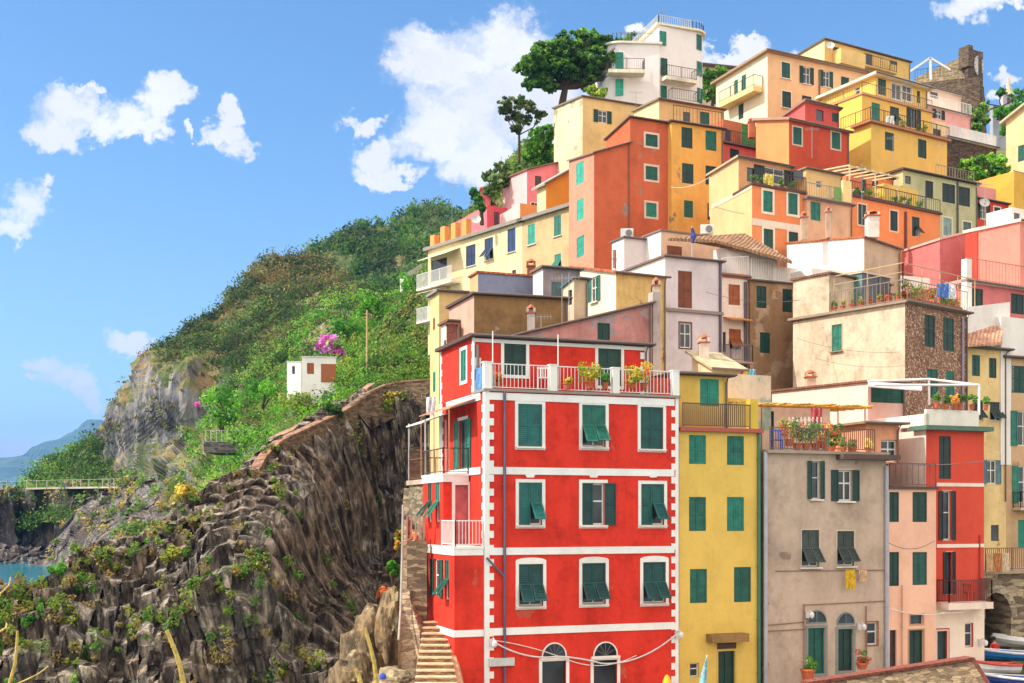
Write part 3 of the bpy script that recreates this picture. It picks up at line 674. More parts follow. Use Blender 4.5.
m.quad(fa.pt(6.5, -8.2), fa.pt(6.5, ztp), fa.pt(6.5, ztp, -5), fa.pt(6.5, -8.2, -5)); m.quad(fa.pt(0, ztp), fa.pt(6.5, ztp), fa.pt(6.5, ztp, -5), fa.pt(0, ztp, -5))
m.quad(fa.pt(0, -8.2, 0), fa.pt(0, ztp, 0), fa.pt(0, ztp, -5), fa.pt(0, -8.2, -5)); m.quad(fa.pt(0, -8.2, -5), fa.pt(6.5, -8.2, -5), fa.pt(6.5, ztp, -5), fa.pt(0, ztp, -5))
m.build('wall', stn, root)
m = MB()
for p, q in zip(arc[:-1], arc[1:]):
    d1 = Vector((p[0]-uc, p[1]-zsp)).normalized()*.35; d2 = Vector((q[0]-uc, q[1]-zsp)).normalized()*.35
    m.poly_prism([fa.pt(p[0], p[1], .004), fa.pt(p[0]+d1.x, p[1]+d1.y, .004), fa.pt(q[0]+d2.x, q[1]+d2.y, .004), fa.pt(q[0], q[1], .004)], fa.n*.05)
m.build('arch_ring', masonry((196,180,150),(140,124,104),3.0), root)
m = MB(); m.obox(fa.pt(-.1, ztp+.003, .15), fa.u*6.6, fa.n*-4.5, Z*.15); m.build('terrace_slab', flat((176,150,124), .9), root)
railing(root, [fa.pt(0, ztp+.15, .1), fa.pt(6.4, ztp+.15, .1)], 1.1, flat((140,92,66), .8), .12)

# white terraces right of the pebble house
B = house('small white terrace block with reddish tiled lean-to right of the pebbledash house', 968, 307, 70.6, 30, 1010, None, ((238,230,224),.35), sideL=2.5, zb=-2, yR=302)
m = MB(); m.poly_prism([P(968,347,69.6), P(1002,345,70.2), P(1003,328,71.8), P(968,326,71.4)], Z*.1); m.build('tiled_lean_to', tilem((206,150,120)), B.root)
b_ = block(B.root, 1001, 316, 71.5, 30, 1045, None, ((238,230,224),.35), sideL=2, zb=3)
# crimson house with terrace
B = house('crimson pink house in shade under the railed terrace at the right', 966, 292, 68, 20, 1060, None, ((212,120,118),.5), sideL=5, zb=2, wins=[
 ('F',972,983,288.5,308,'C','d',((180,160,150),.04)), ('F',1011,1026,294,315,'C','d',((180,160,150),.04))]) if False else None
B = house('crimson pink house in shade under the railed terrace at the right', 966, 283, 72.6, 30, 1060, None, ((212,120,118),.5), sideL=5, zb=2, wins=[
 ('F',972,983,288.5,308,'C','d'), ('F',1011,1024,294,314,'C','d')], roof=(flat((200,160,150), .9),.3,.2)); H['crim'] = B.root
railing(B.root, [B.F.pt(-.2, B.z0+.2, .15), B.F.pt(B.F.len, B.z0+.2, .15)], 1.3, flat((170,120,100), .6), .3)
m = MB(); m.obox(B.F.pt(-.3, B.z0-2.0, .3), B.F.u*.45, B.L.u*.4, Z*3.4); m.build('pillar', plaster(WH,.4), B.root)
B = house('large salmon pink house with white coping rising to the right edge', 1020, 222, 77.5, 36, 1060, 966, ((228,150,130),.4), ((236,138,120),.35), zb=8, roof=(plaster((236,214,200),.4),.15,.2), wins=[]); H['salm'] = B.root
m = MB(); q = B.L.pt(B.L.len, 0, .03); m.obox(q+Z*12, B.L.u*-.9, B.L.n*.06, Z*(B.z0-12.1)); m.build('corner_strip', plaster((206,70,50), .4), B.root)
b_ = block(B.root, 940, 240, B.L.pt(B.L.len,0).y+1.5, 20, 968, None, ((212,120,118),.5), sideL=4, zb=10, yR=233, roof=(plaster((226,180,170),.4),.1,.15))
b_ = block(B.root, 1012, 207, 79, 30, 1050, None, ((236,226,214),.4), sideL=2, zb=16, wins=[('F',1014,1020,213,224,'X')])

# ================================================================== orange row
OR1=(232,146,86)
B = house('orange house with white band between storeys and yellow lit side', 752, 185, 80, 30, 806, 710, ((232,140,80),.35), ((242,186,130),.35), aL=15, zb=13, wins=[  # sunlit yellow of the side wall put into its colour
 ('F',763,772.5,191,212,'C','g',((240,226,200),.16)), ('F',788,797.5,193.5,214.5,'C','g',((240,226,200),.16)), ('F',763.5,773,229,250,'C','d',((240,226,200),.16)), ('F',788.5,798,232,252.5,'C','d',((240,226,200),.16))]); H['or1'] = B.root
o1 = B
band(B.root, B.F, 752.5, 805.5, 221.5, .45, (240,222,200), .03, y2=229.5)
band(B.root, B.L, 751.8, 712, 186, .3, (245,222,180), .03, y2=207); 
m = MB(); m.obox(B.F.pt(-.1, B.z0, .12), B.F.u*(B.F.len+.15), B.L.u*3, Z*.16); m.build('terrace_slab', DARK_EDGE, B.root)
railing(B.root, [B.F.pt(0, B.z0+.16, 0), B.F.pt(B.F.len, B.z0+.16, 0)], .95, DRAIL, .22)
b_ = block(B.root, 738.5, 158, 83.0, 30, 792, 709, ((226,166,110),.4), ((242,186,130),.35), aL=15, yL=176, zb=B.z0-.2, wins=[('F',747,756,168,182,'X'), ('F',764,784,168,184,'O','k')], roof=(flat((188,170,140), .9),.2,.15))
B = house('narrow beige house with two teal shutters under a green screened terrace', 807, 199, 82.1, 30, 852, None, ((222,180,140),.5), sideL=7, zb=13, wins=[
 ('F',810.5,820.5,202,220.5,'C','g'), ('F',833,843,204.5,223.5,'C','g'), ('F',815,821,241,250,'C','g'), ('F',834,838.5,243,251,'C','g')], roof=(flat((170,150,150), .9),.15,.2))
b_ = block(B.root, 806, 169, 85.5, 30, 842, None, ((236,196,130),.45), sideL=5, zb=B.z0-.2, wins=[('F',816,822,181,188,'G'), ('F',794,804,170,180,'X')], roof=(flat((150,134,110), .9),.15,.12))
m = MB(); m.obox(B.F.pt(B.F.hit(834,0)[0], B.z0+.2, 0), B.F.u*.9, Z*1.0, B.F.n*.03); m.build('green_screen', flat((120,160,90)), B.root)
m = MB(); m.obox(B.F.pt(B.F.hit(841,0)[0], B.z0+.2, 0), B.F.u*.8, Z*1.5, B.F.n*.2); m.build('terrace_post', plaster((240,214,140),.4), B.root)
railing(B.root, [B.F.pt(0, B.z0+.2, 0), B.F.pt(B.F.len, B.z0+.2, 0)], .95, flat((150,150,130), .6), .22)
B = house('wide orange house with brown drainpipe and a furnished roof terrace under wooden pergola', 850, 196, 84.6, 33, 940, None, ((236,140,76),.35), sideL=8, zb=12, wins=[
 ('F',858,866,204.5,225,'C','d',((235,200,170),.1)), ('F',890,897.5,211,231,'C','d',((235,200,170),.1)), ('F',912,919.5,217,236.5,'T1','d'), ('F',890.5,898.5,248.5,262,'C','d'), ('F',913,920,255.5,268,'C','d')]); H['or2'] = B.root
o2 = B
pipe(B.root, B.F, 905, 212, 272, (110,60,50), .1)
m = MB(); m.obox(B.F.pt(-.1, B.z0, .15), B.F.u*(B.F.len+.2), B.L.u*5, Z*.16); m.build('terrace_slab', DARK_EDGE, B.root)
railing(B.root, [B.F.pt(0, B.z0+.16, 0), B.F.pt(B.F.len, B.z0+.16, 0)], .95, DRAIL, .25)
b_ = block(B.root, 846, 169, 89.0, 33, 893, None, ((226,130,76),.4), sideL=5, zb=B.z0-.2, wins=[('F',861,866,178,192,'C','d'), ('F',872,878,180,196,'C','d')], roof=(flat((130,84,66), .9),.2,.16))
b_ = block(B.root, 884, 183, 88.6, 33, 918, None, ((232,190,90),.4), sideL=4, zb=B.z0-.2)
m = MB()
for i in range(7):
    p = B.F.pt(.3+i*.85, B.z0+2.3, -.3); m.bar(p, p+B.L.u*2.6+Z*.25, .09)
for u in (.3, 3.0, 5.4): m.bar(B.F.pt(u, B.z0+.16, -.3), B.F.pt(u, B.z0+2.3, -.3), .09)
m.bar(B.F.pt(.2, B.z0+2.22, -.3), B.F.pt(5.6, B.z0+2.22, -.3), .1); m.build('pergola', flat((220,196,150), .8), B.root)
b_ = block(B.root, 932, 186, 79.6+4.6, 33, 944, None, ((240,200,110),.4), sideL=.5, zb=B.z0-.2) if False else None
B = house('grey green house with dark shutters above the orange houses', 903, 170, 92, 30, 977, None, ((192,190,142),.5), sideL=7, zb=14, wins=[
 ('F',925,933,181,198,'C','k',((200,196,160),.1)), ('F',942,955,184,203,'C','k',((200,196,160),.1)), ('F',958,970,187,206,'C','k'), ('F',943,951.5,218,236,'C',(120,140,130),((225,220,205),.1)), ('F',963,971,222,234,'C',(120,140,130),((225,220,205),.1)), ('F',905,911,176,184,'X')], roof=(DARK_EDGE,.2,.16)); H['gg'] = B.root
pipe(B.root, B.F, 957, 182, 236, (90,90,80), .08)
railing(B.root, [B.F.pt(4, B.z0+.2, -.3), B.F.pt(B.F.len, B.z0+.2, -.3)], .9, flat((150,140,120), .6), .3)
B = house('small bright red house with dark shutters and pink parapet', 977, 199, 96.5, 30, 1008, None, ((216,66,48),.35), sideL=6, zb=14, wins=[
 ('F',980,986.5,204,219,'O','k',((235,220,200),.05)), ('F',994,1000,207.5,222,'C','k',((235,220,200),.12))], roof=(DARK_EDGE,.15,.15)); H['sred'] = B.root
m = MB(); m.obox(B.F.pt(.6, B.z0+.15, -.4), B.F.u*2.2, Z*1.1, B.L.u*2); m.build('parapet', plaster((230,150,140), .4), B.root)
B = house('bright yellow house with sloping white edge at the right side', 1012, 174, 100, 32, 1060, 984, ((232,190,70),.4), ((244,208,96),.35), yL=192, zb=16, roof=(plaster((236,220,180),.4),.2,.2)); H['yr'] = B.root
b_ = block(B.root, 1014, 171, 98.6, 32, 1050, None, ((226,176,60),.4), sideL=4, zb=20)
B = house('peach gabled house with teal shutter, uppermost at the right edge', 1036, 98, 107, 30, 1070, 1006, ((236,196,140),.4), ((240,206,150),.4), yL=122, zb=24, wins=[('L',1018,1026,145,161,'C','g')], roof=(flat((200,184,160), .9),.4,.2))

# ================================================================== dark red / salmon group
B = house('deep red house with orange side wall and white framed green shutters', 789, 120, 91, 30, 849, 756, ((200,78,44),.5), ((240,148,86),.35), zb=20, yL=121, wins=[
 ('F',793,801.5,127.5,144.5,'C','g',((210,190,170),.12)), ('F',831.5,840,132.5,149,'C','g',((210,190,170),.12))], roof=(flat((176,140,120), .9),.25,.2)); H['dred'] = B.root
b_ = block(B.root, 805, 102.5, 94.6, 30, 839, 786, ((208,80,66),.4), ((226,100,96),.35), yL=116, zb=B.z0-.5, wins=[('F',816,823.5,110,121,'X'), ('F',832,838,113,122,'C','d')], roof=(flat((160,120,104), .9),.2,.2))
chimney(B.root, B.L.pt(5, B.z0+.1, -.7), .5, 1.2, (206,120,80))
B = house('salmon terrace house with brick upper wall and green plant net', 723, 143.5, 97.3, 30, 778, None, ((226,112,96),.4), sideL=6, zb=22, wins=[('F',730,739,149,158.5,'C','d'), ('F',758,767,152,159.5,'C','d')], roof=(BRN,.15,.16)); H['salt'] = B.root
b_ = block(B.root, 723, 119, 100.3, 30, 768, None, ((200,112,72),.7), sideL=4, zb=B.z0-.2, wins=[('F',725,731,130,141,'D',(90,84,100))])
railing(B.root, [B.F.pt(.1, B.z0+.18, 0), B.F.pt(B.F.len, B.z0+.18, 0)], 1.0, DRAIL, .2)
m = MB(); m.obox(B.F.pt(3.0, B.z0+.2, -1.2), B.F.u*1.7, Z*2.2, B.F.n*.04); m.build('plant_net', flat((80,150,70), .9, 0, 'net', .5, 8), B.root)
m = MB(); m.obox(B.F.pt(B.F.len-1.2, B.z0+.18, -.1), B.F.u*1.1, Z*1.0, B.L.u*.2); m.build('parapet', plaster((232,150,130),.4), B.root)

# ================================================================== terracotta tower house + yellow neighbour
wf = ((226,206,190),.16)
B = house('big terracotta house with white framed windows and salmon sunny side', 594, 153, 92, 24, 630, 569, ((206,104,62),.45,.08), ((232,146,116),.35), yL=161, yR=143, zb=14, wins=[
 ('L',576,584,162,184,'C','t'), ('L',576.5,584,199,220,'C','t'), ('L',576.5,584.5,236,257,'C','t')], roof=(flat((150,120,104), .9),.15,.12)); H['terr'] = B.root
b_ = block(B.root, 630.1, 118, 92+1.32, 24, 672, 606, ((206,104,62),.45,.08), yL=140, zb=14, wins=[('F',645.5,657.5,134.5,146.5,'C','g',wf), ('F',645.5,657.5,166.5,180,'C','g',wf), ('F',646,656.5,203,217,'C','g',wf)], roof=(DARK_EDGE,.15,.12))
B = house('ochre yellow house with flaking grey patches right of the terracotta house', 671.5, 122, 94.2, 24, 723, None, ((236,180,78),.4,.2,(170,140,120)), sideL=8, zb=16, wins=[
 ('F',681.5,692.5,127.5,148,'C','d'), ('F',705.5,716.5,131,150.5,'C','g'), ('F',682,693.5,163.5,183.5,'C','d'), ('F',705.5,716.5,166,185,'C','d'), ('F',684,693,200.5,217.5,'C','g'), ('F',707.5,712,203,220,'C','d')], roof=(DARK_EDGE,.2,.14)); H['och'] = B.root
b_ = block(B.root, 659, 100, 103, 24, 724, 634, ((226,186,120),.45), ((238,212,160),.45), yL=112, zb=B.z0-2, wins=[('F',700,709.5,112,125,'C','g'), ('F',683,690,112,125,'X')], roof=(flat((150,130,104), .9),.2,.15))
railing(B.root, [B.F.pt(.3, B.z0+.15, -.2), B.F.pt(B.F.len, B.z0+.15, -.2)], 1.3, DRAIL, .3)
B = house('cream house with peeling sunny side and one pair of open green shutters below the pines', 582.5, 97, 106, 24, 648, 554, ((230,196,130),.4), ((236,220,172),.7,.28,(190,176,140)), yL=109, zb=22, wins=[('F',598,607,110.5,123,'O','d')], roof=(flat((140,120,100), .9),.15,.15)); H['cr106'] = B.root

# ================================================================== pink group at left
B = house('light pink tall house at the left end of the upper row', 527, 170, 109, 30, 572, 503, ((230,130,146),.35), ((240,186,186),.3), yL=180, zb=20, wins=[('F',535,541.5,176,188,'X'), ('F',559,565.5,167.5,172.5,'X')], yR=160, roof=(flat((150,90,84), .9),.15,.14)); H['pink'] = B.root
b_ = block(B.root, 520, 203, 106, 30, 545, 500, ((238,160,90),.4), ((240,190,186),.4), yL=215, zb=18, wins=[('F',531,539,202,211,'G')])
B = house('small orange yellow house with grey canopy roof under the pink house', 546, 184, 101, 30, 571, 537, ((236,156,40),.3), ((240,206,150),.4), zb=19, yL=188, yR=170, roof=(flat((170,160,144), .9),.35,.2)); H['oy'] = B.root
B = house('low crimson pink terrace rooms with square chimney at the far left of the upper row', 487, 205, 111, 30, 512, 456, ((214,88,104),.5), ((226,120,128),.5), yL=222, zb=18, wins=[('F',494,499,212,226,'X')]); H['crl'] = B.root
chimney(B.root, B.L.pt(1, B.z0, -.4), .9, 1.6, (222,110,116), (214,80,70))
# the long cream/tan row
TANR=(204,176,128)
B = house('tan house with teal shutters in the long sunny row left of the terracotta house', 571, 207, 96.5, 38, 590, 522.5, (TANR,.5), (TANR,.5), zb=8, wins=[
 ('L',528,535,224,244.5,'C','t',None,WH), ('L',554,561,215.5,236,'C','t',None,WH), ('L',554.5,561,254,268,'T','t')], roof=(flat((150,140,128), .9),.35,.3)); H['tanr'] = B.root
e1 = B.L.pt(B.L.len+.02, 0); ex = CX+F*e1.x/e1.y
B = house('long cream house with blue shutters and white loggia, left end of sunny row', ex, 0, e1.y, 38, ('m',7), 428, ((240,212,162),.4), ((240,212,162),.4), zt=B.z0, zb=2, wins=[
 ('L',507.5,515.5,228.5,252,'C','b',None,WH), ('L',484.5,493,238,260,'T','b',None,WH), ('L',466,475.5,245,266,'C','b',None,WH), ('L',431,447,259,280,'X'), ('L',512,516,270,274,'X')], roof=(flat((150,140,128), .9),.35,.3)); H['crr'] = B.root
cr = B; CRR = B
u0, z = B.L.hit(460, 281); u1, _ = B.L.hit(430, 281)
m = MB(); m.obox(B.L.pt(u0, z-.2, .003), B.L.u*(u1-u0+.8), Z*.2, B.L.n*1.0); bb = m.build('balcony', plaster(WH,.5), B.root)
railing(bb, [B.L.pt(u0, z, .95), B.L.pt(u1+.8, z, .95)], 1.3, WRAIL, .12, .02)
m = MB(); m.poly_prism([B.L.pt(u0, z+3.0, .02), B.L.pt(u1, z+3.0, .02), B.L.pt(u1, z+2.4, 1.4), B.L.pt(u0, z+2.4, 1.4)], Z*.05); m.build('awning', flat((240,222,176), .8), B.root)
u0, z = B.L.hit(447, 318); u1, _ = B.L.hit(430, 318); m = MB(); m.obox(B.L.pt(u0, z-.2, .003), B.L.u*(u1-u0+.8), Z*.2, B.L.n*1.0); bb = m.build('balcony', plaster(WH,.5), B.root)
railing(bb, [B.L.pt(u0, z, .95), B.L.pt(u1+.8, z, .95)], 1.2, WRAIL, .12, .02)
m = MB(); m.poly_prism([B.L.pt(u0, z+2.9, .02), B.L.pt(u1+.6, z+2.9, .02), B.L.pt(u1+.6, z+2.5, 1.2), B.L.pt(u0, z+2.5, 1.2)], Z*.05); m.build('awning', flat((232,214,180), .8), B.root)
for i in range(4):   # orange piers on the row's roof terrace
    u = B.L.len-.6-i*1.7; m = MB(); m.obox(B.L.pt(u, B.z0+.3, -.3), B.L.u*.7, Z*(1.7 if i else 1.2), -B.L.n*.6); m.build('terrace_pier', plaster((234,164,84), .4), B.root)

# ================================================================== yellow stepped house
YB=(238,188,86)
B = house('large bright yellow stepped house with three terraces stacked below a white overhanging roof', 871, 123, 97, 32, 947, 846, (YB,.3), ((240,200,84),.3), zb=20, wins=[
 ('F',885,894,132.5,150.5,'C','d'), ('F',918,926.5,139.5,158,'C','d')]); H['yb'] = B.root
ya = B
m = MB(); m.obox(B.F.pt(-.4, B.z0, .3), B.F.u*(B.F.len+.6), B.L.u*(B.L.len*.8), Z*.18); m.build('terrace_slab', flat((180,120,84), .9), B.root)
railing(B.root, [B.F.pt(-.3, B.z0+.18, .2), B.F.pt(B.F.len, B.z0+.18, .2)], 1.0, DRAIL, .25, .01)
railing(B.root, [B.F.pt(-.3, B.z0+.18, .2), B.L.pt(3, B.z0+.18, .2)], 1.0, DRAIL, .25, .01)
b_ = block(B.root, 862, 94.5, 100, 32, 932, 838, (YB,.3), ((240,200,84),.3), zb=B.z0-.3, wins=[
 ('F',871.5,880,103,121,'C','g'), ('F',890,899,107,125,'T1','k'), ('F',910,917,109,128,'DO','k')])
m = MB(); m.obox(b_.F.pt(-.1, b_.z0, .15), b_.F.u*(b_.F.len+.2), b_.L.u*5, Z*.14); m.build('terrace_slab', flat((200,150,110), .9), B.root)
railing(B.root, [b_.L.pt(4, b_.z0+.14, 0), b_.F.pt(0, b_.z0+.14, 0), b_.F.pt(b_.F.len, b_.z0+.14, 0)], .95, flat((130,110,90), .6), .25, .01)

b2_ = block(B.root, 875.5, 76, 102.8, 32, 927, 822, (YB,.3), ((240,200,84),.3), zb=b_.z0-.3, wins=[
 ('F',878,886,79,95,'C','d'), ('F',891.5,901,84,99.5,'G','b',((235,230,220),.08)), ('F',902,911.5,86,101,'G','b',((235,230,220),.08)), ('F',917,920,91,103,'C','d'), ('L',855,860,87,95,'G')], yL=99, roof=(plaster((238,224,200),.3),.45,.22))
# small cream/pink house right of it
B = house('pale pink and cream house with white railed roof terrace right of the yellow stepped house', 925, 106, 109, 30, 971, None, ((232,168,160),.4), sideL=7, zb=24, wins=[('F',935.5,941.5,110,119,'O','k'), ('F',958.5,964.5,113.5,121.5,'X')], roof=(WHITE_T,.15,.15)); H['pkr'] = B.root
m = MB(); m.obox(B.F.pt(.2, B.zb+1, .003), B.F.u*(B.F.len*.42), Z*(B.z0-B.zb-1.05), B.F.n*.03) if False else None
b_ = block(B.root, 927, 88, 112, 30, 962, None, ((238,200,176),.4), sideL=5, zb=B.z0-.3, wins=[('F',930,938,92,98,'X'), ('F',948,960,95,101,'X')], roof=(WHITE_T,.15,.18))
railing(B.root, [B.F.pt(.1, B.z0+.15, 0), B.F.pt(B.F.len, B.z0+.15, 0)], 1.0, WRAIL, .2)
b_ = block(B.root, 924, 118, 107.6, 30, 946, None, ((236,206,150),.4), sideL=2, zb=25, wins=[('F',933,941,129,136,'X')])

# dark stone terrace house
B = house('dark rough stone house under a white balustraded terrace near the garden', 947, 138, 107, 30, 996, None, masonry((120,96,76),(70,54,44),3.0), sideL=7, zb=20, wins=[('F',958,965,141,153,'X'), ('F',981,987,145,151,'X')], roof=(WHITE_T,.2,.2)); H['stn'] = B.root
railing(B.root, [B.F.pt(.1, B.z0+.2, 0), B.F.pt(B.F.len, B.z0+.2, 0)], 1.0, WRAIL, .15, .03)

# peach + topmost cream
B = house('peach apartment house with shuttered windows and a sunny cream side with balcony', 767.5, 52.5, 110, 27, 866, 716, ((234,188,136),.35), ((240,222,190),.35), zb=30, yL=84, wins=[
 ('F',781.5,790,62.5,78.5,'C','d',((240,220,190),.1),WH), ('F',803,810,67,84,'O','d',None,WH), ('F',823,829.5,71,87,'O','d',None,WH), ('F',841,849,77,86,'C','d'), ('F',782,791,91.5,108,'C','d',((240,220,190),.1),WH), ('F',802,811.5,96,105,'C','k'),
 ('L',734,738,80,95,'D','g'), ('L',741.5,746,75,90,'D','g'), ('L',738.5,743.5,104,119,'C','k')], roof=(flat((170,140,110), .9),.4,.2)); H['peach'] = B.root
u0, z = B.L.hit(763, 88); u1, _ = B.L.hit(728, 88)
m = MB(); za = B.L.hit(745, 96)[1]; m.obox(B.L.pt(u0, za-.5, .003), B.L.u*(u1-u0), Z*.5, B.L.n*1.1); bb = m.build('balcony', plaster((240,206,140),.4), B.root)
railing(bb, [B.L.pt(u0, za, 0.05), B.L.pt(u0, za, 1.05), B.L.pt(u1, za, 1.05)], 1.0, DRAIL, .2)
pipe(B.root, B.F, 819, 70, 105, (130,100,80), .08)
B = house('cream yellow flat roofed house on the very top of the village with a boxed balcony', 824.5, 40, 122, 30, 910, 796, ((226,186,104),.4), ((240,216,160),.4), zb=36, yL=57, wins=[
 ('F',833,839,47,52,'X'), ('F',841,848,48.5,52.5,'X'), ('F',866,872.5,54,65,'X'), ('F',890,897,61.5,64.5,'X')], roof=(flat((110,100,84), .9),.15,.18)); H['topc'] = B.root
slab_balcony(B.root, B.F, 857, 890, 67, 1.0, .15, (220,186,120), DRAIL, 1.1, gap=.25)
m = MB(); u0, z = B.F.hit(833, 64); u1, _ = B.F.hit(857, 64); m.obox(B.F.pt(u0, z-.2, .003), B.F.u*(u1-u0), Z*1.5, B.F.n*1.1); m.build('balcony', plaster((232,196,120),.4), B.root)
B = house('distant low house with grey flat eaves between the white tower and the peach house', 700, 66, 135, 15, 760, None, ((214,204,186),.4), sideL=7, zb=38, roof=(flat((120,112,104), .9),.5,.25), wins=[('F',713,720,71,76,'X')])

# ================================================================== white tower house
root = empty('tower_house', P(655, 103, 124), 'tall white modern house with rounded corners and teal windows crowning the hill beside the pines', 'house'); H['wt'] = root
wm = plaster((234,230,228), .15)
def rounded(root, pts, z0, z1, mat, name='wall'):
    m = MB(); n = len(pts)
    for i in range(n):
        a, b = pts[i], pts[(i+1) % n]; m.quad(Vector((*a, z0)), Vector((*b, z0)), Vector((*b, z1)), Vector((*a, z1)))
    m.add([Vector((*p, z1)) for p in pts], [tuple(range(n))]); return m.build(name, mat, root)
def xy(px, d): p = P(px, 0, d); return (p.x, p.y)
zt = lambda py, d: (HY-py)*d/F
# tall part: left-back, front-left corner, front..., rounded right
f1 = xy(659, 122); f2 = xy(692, 123.5)
import itertools
def arc_pts(c, r, a0, a1, n=7): return [(c[0]+r*math.cos(R_(a0+(a1-a0)*i/n)), c[1]+r*math.sin(R_(a0+(a1-a0)*i/n))) for i in range(n+1)]
c_ = (f2[0]-.2, f2[1]+1.55)
tall = [f1]+arc_pts(c_, 1.5, -80, 20)+[(f2[0]+1.0, f2[1]+9), (f1[0]-2.4, f1[1]+8)]
ztl = zt(25, 122)
rounded(root, tall, 34, ztl, wm)
def grow(pts, k):
    cx_ = sum(p[0] for p in pts)/len(pts); cy_ = sum(p[1] for p in pts)/len(pts)
    return [(p[0]+(p[0]-cx_)/math.hypot(p[0]-cx_, p[1]-cy_)*k, p[1]+(p[1]-cy_)/math.hypot(p[0]-cx_, p[1]-cy_)*k) for p in pts]
g_ = grow(tall, .35); m = MB(); m.poly_prism([Vector((*p, ztl+.01)) for p in g_], Z*.2); m.build('roof', plaster((240,226,196), .3), root)
pl = [Vector((*p, ztl+.2)) for p in grow(tall, .1)]; railing(root, pl+[pl[0]], .85, flat((200,200,200), .6), .25, .03)
# low wing with rounded left corner
g1_ = xy(659.5, 121.6); cw = (xy(622, 121)[0], 123.6)
low = [g1_]+[(g1_[0]+.02, 130)]+[(cw[0]+1.2, 131), (cw[0]-2.3, 129)]+arc_pts(cw, 2.2, 180, 268, 8)
zlw = zt(46, 122)
rounded(root, low[::-1], 34, zlw, wm)
m = MB(); m.poly_prism([Vector((*p, zlw+.01)) for p in grow(low[::-1], .3)], Z*.2); m.build('roof', plaster((240,232,216), .3), root)
pl = [Vector((*p, zlw+.2)) for p in grow(low, .05)]; railing(root, pl[3:]+[pl[0]], .9, flat((150,130,120), .6), .3, .02)
ff = Face(Vector((*f1, 0)), math.atan2(f2[1]-f1[1], f2[0]-f1[0]), 5, 'F')
ff.O += ff.n*.13
for w in ((659.5,666.5,31,45), (661,667.5,58,75.5), (661,667,85.5,99)): window(root, ff, *w, 'C', 'g')
fw = Face(Vector((cw[0]-.3, cw[1]-2.21, 0)), math.atan2(g1_[1]-(cw[1]-2.2), g1_[0]-(cw[0]-.3)), 5, 'F')
fw.O += fw.n*.13
for w in ((615.5,623.5,52,70), (615.5,623.5,79,95)): window(root, fw, *w, 'C', 't')
fr = Face(Vector((f2[0]+.5, f2[1]+.28, 0)), R_(40), 3, 'F')
fr.O += fr.n*.14
for w in ((697,702,34.5,50), (697.3,702.3,61.5,76), (697.6,702.6,88,103)): window(root, fr, *w, 'C', 'g')
for fc, x0, x1, y, dp in ((fw, 607, 643, 73.5, 1.3), (ff, 661, 692, 78.5, 1.0), (ff, 668, 694, 101, .8)): slab_balcony(root, fc, x0, x1, y, dp, .35, (238,228,206), DRAIL, 1.1, gap=.2)
m = MB(); m.tube([P(663, 22, 124), P(663, 10, 124)], .04); m.bar(P(661,13,124), P(665,13,124), .05); m.build('antenna', flat((120,120,120)), root)

# ================================================================== castle and church
root = empty('castle', P(945, 105, 150), 'ruined brown stone castle wall with clock turret on the skyline', 'castle'); H['castle'] = root
cs = masonry((134,112,88),(84,66,54),2.6,'castle_stone',(70,56,46))
B = block(root, 969, 60, 150, 30, 984, None, cs, cs, sideL=3, zb=44) if False else None
b1 = block(root, 968, 48, 150, 30, 983, 966, cs, cs, zb=44)
m = MB(); m.poly_prism([Vector((b1.F.O.x-.1, 149.9, 44)), Vector((b1.F.pt(b1.F.len+.9,0).x, b1.F.pt(b1.F.len+.9,0).y-.3, 44)), Vector((b1.F.pt(b1.F.len+.1,0).x, b1.F.pt(b1.F.len,0).y-.1, 54)), Vector((b1.F.O.x+.05, 149.9, 54))], Vector((-.8,2.2,0))); m.build('buttress', cs, root)
b2c = block(root, 966, 55, 151, -12, 982, 915, cs, masonry((190,168,130),(140,120,92),2.6,'castle_stone_sunlit'), zb=44, yL=78, aL=55)  # sunlight on the upper wall put in as a paler stone colour
b3c = block(root, 966, 78, 146, -14, 980, 910, cs, cs, zb=44, aL=56, yL=84)
m = MB(); fcx = b1.F; uc_, zc_ = fcx.hit(978, 66)
pts = [fcx.pt(uc_+.85*math.cos(t*math.pi/10), zc_+1.25*math.sin(t*math.pi/10), .05) for t in range(20)]
m.poly_prism(pts, fcx.n*.12, 0); ck = m.build('clock_face', flat((214,208,206), .6), root)
m = MB(); m.bar(fcx.pt(uc_, zc_, .2), fcx.pt(uc_, zc_+.9, .2), .09); m.bar(fcx.pt(uc_, zc_, .2), fcx.pt(uc_+.5, zc_-.3, .2), .1)
for t in range(12):
    a_ = t*math.pi/6; m.bar(fcx.pt(uc_+.66*math.cos(a_), zc_+1.0*math.sin(a_), .18), fcx.pt(uc_+.78*math.cos(a_), zc_+1.16*math.sin(a_), .18), .07)
m.build('clock_hand', flat((40,40,44)), ck)
b4 = block(root, 968.5, 44.5, 149.6, 30, 973, None, cs, sideL=1.5, zb=56)
railing(root, [P(915,80,146), P(940,76,147), P(966,80,146)], 1.2, DRAIL, .4)
root = empty('pergola', P(915,75,140), 'white metal pergola frame left of the castle', 'pergola')
m = MB()
for a, b in (((909,72),(930,58)), ((930,58),(931,80)), ((930,58),(950,70)), ((909,72),(909,84))): m.bar(P(*a,138), P(*b,138), .22)
m.build('frame', WRAIL, root)
root = empty('church', P(1005, 120, 160), 'small whitish chapel with pointed belfry among trees', 'church')
b_ = block(root, 1003, 94, 160, 30, 1015, 1001, plaster((196,196,204),.3), zb=44, wins=[('F',1007,1010,98,104,'X')])
m = MB(); m.lathe(Vector((b_.F.pt(b_.F.len/2,0).x, 160.8, b_.z0)), [(.8,0),(.6,.4),(.35,1.2),(.12,2.3),(.04,2.6)], 8); m.build('spire', plaster((206,186,160),.5), root)
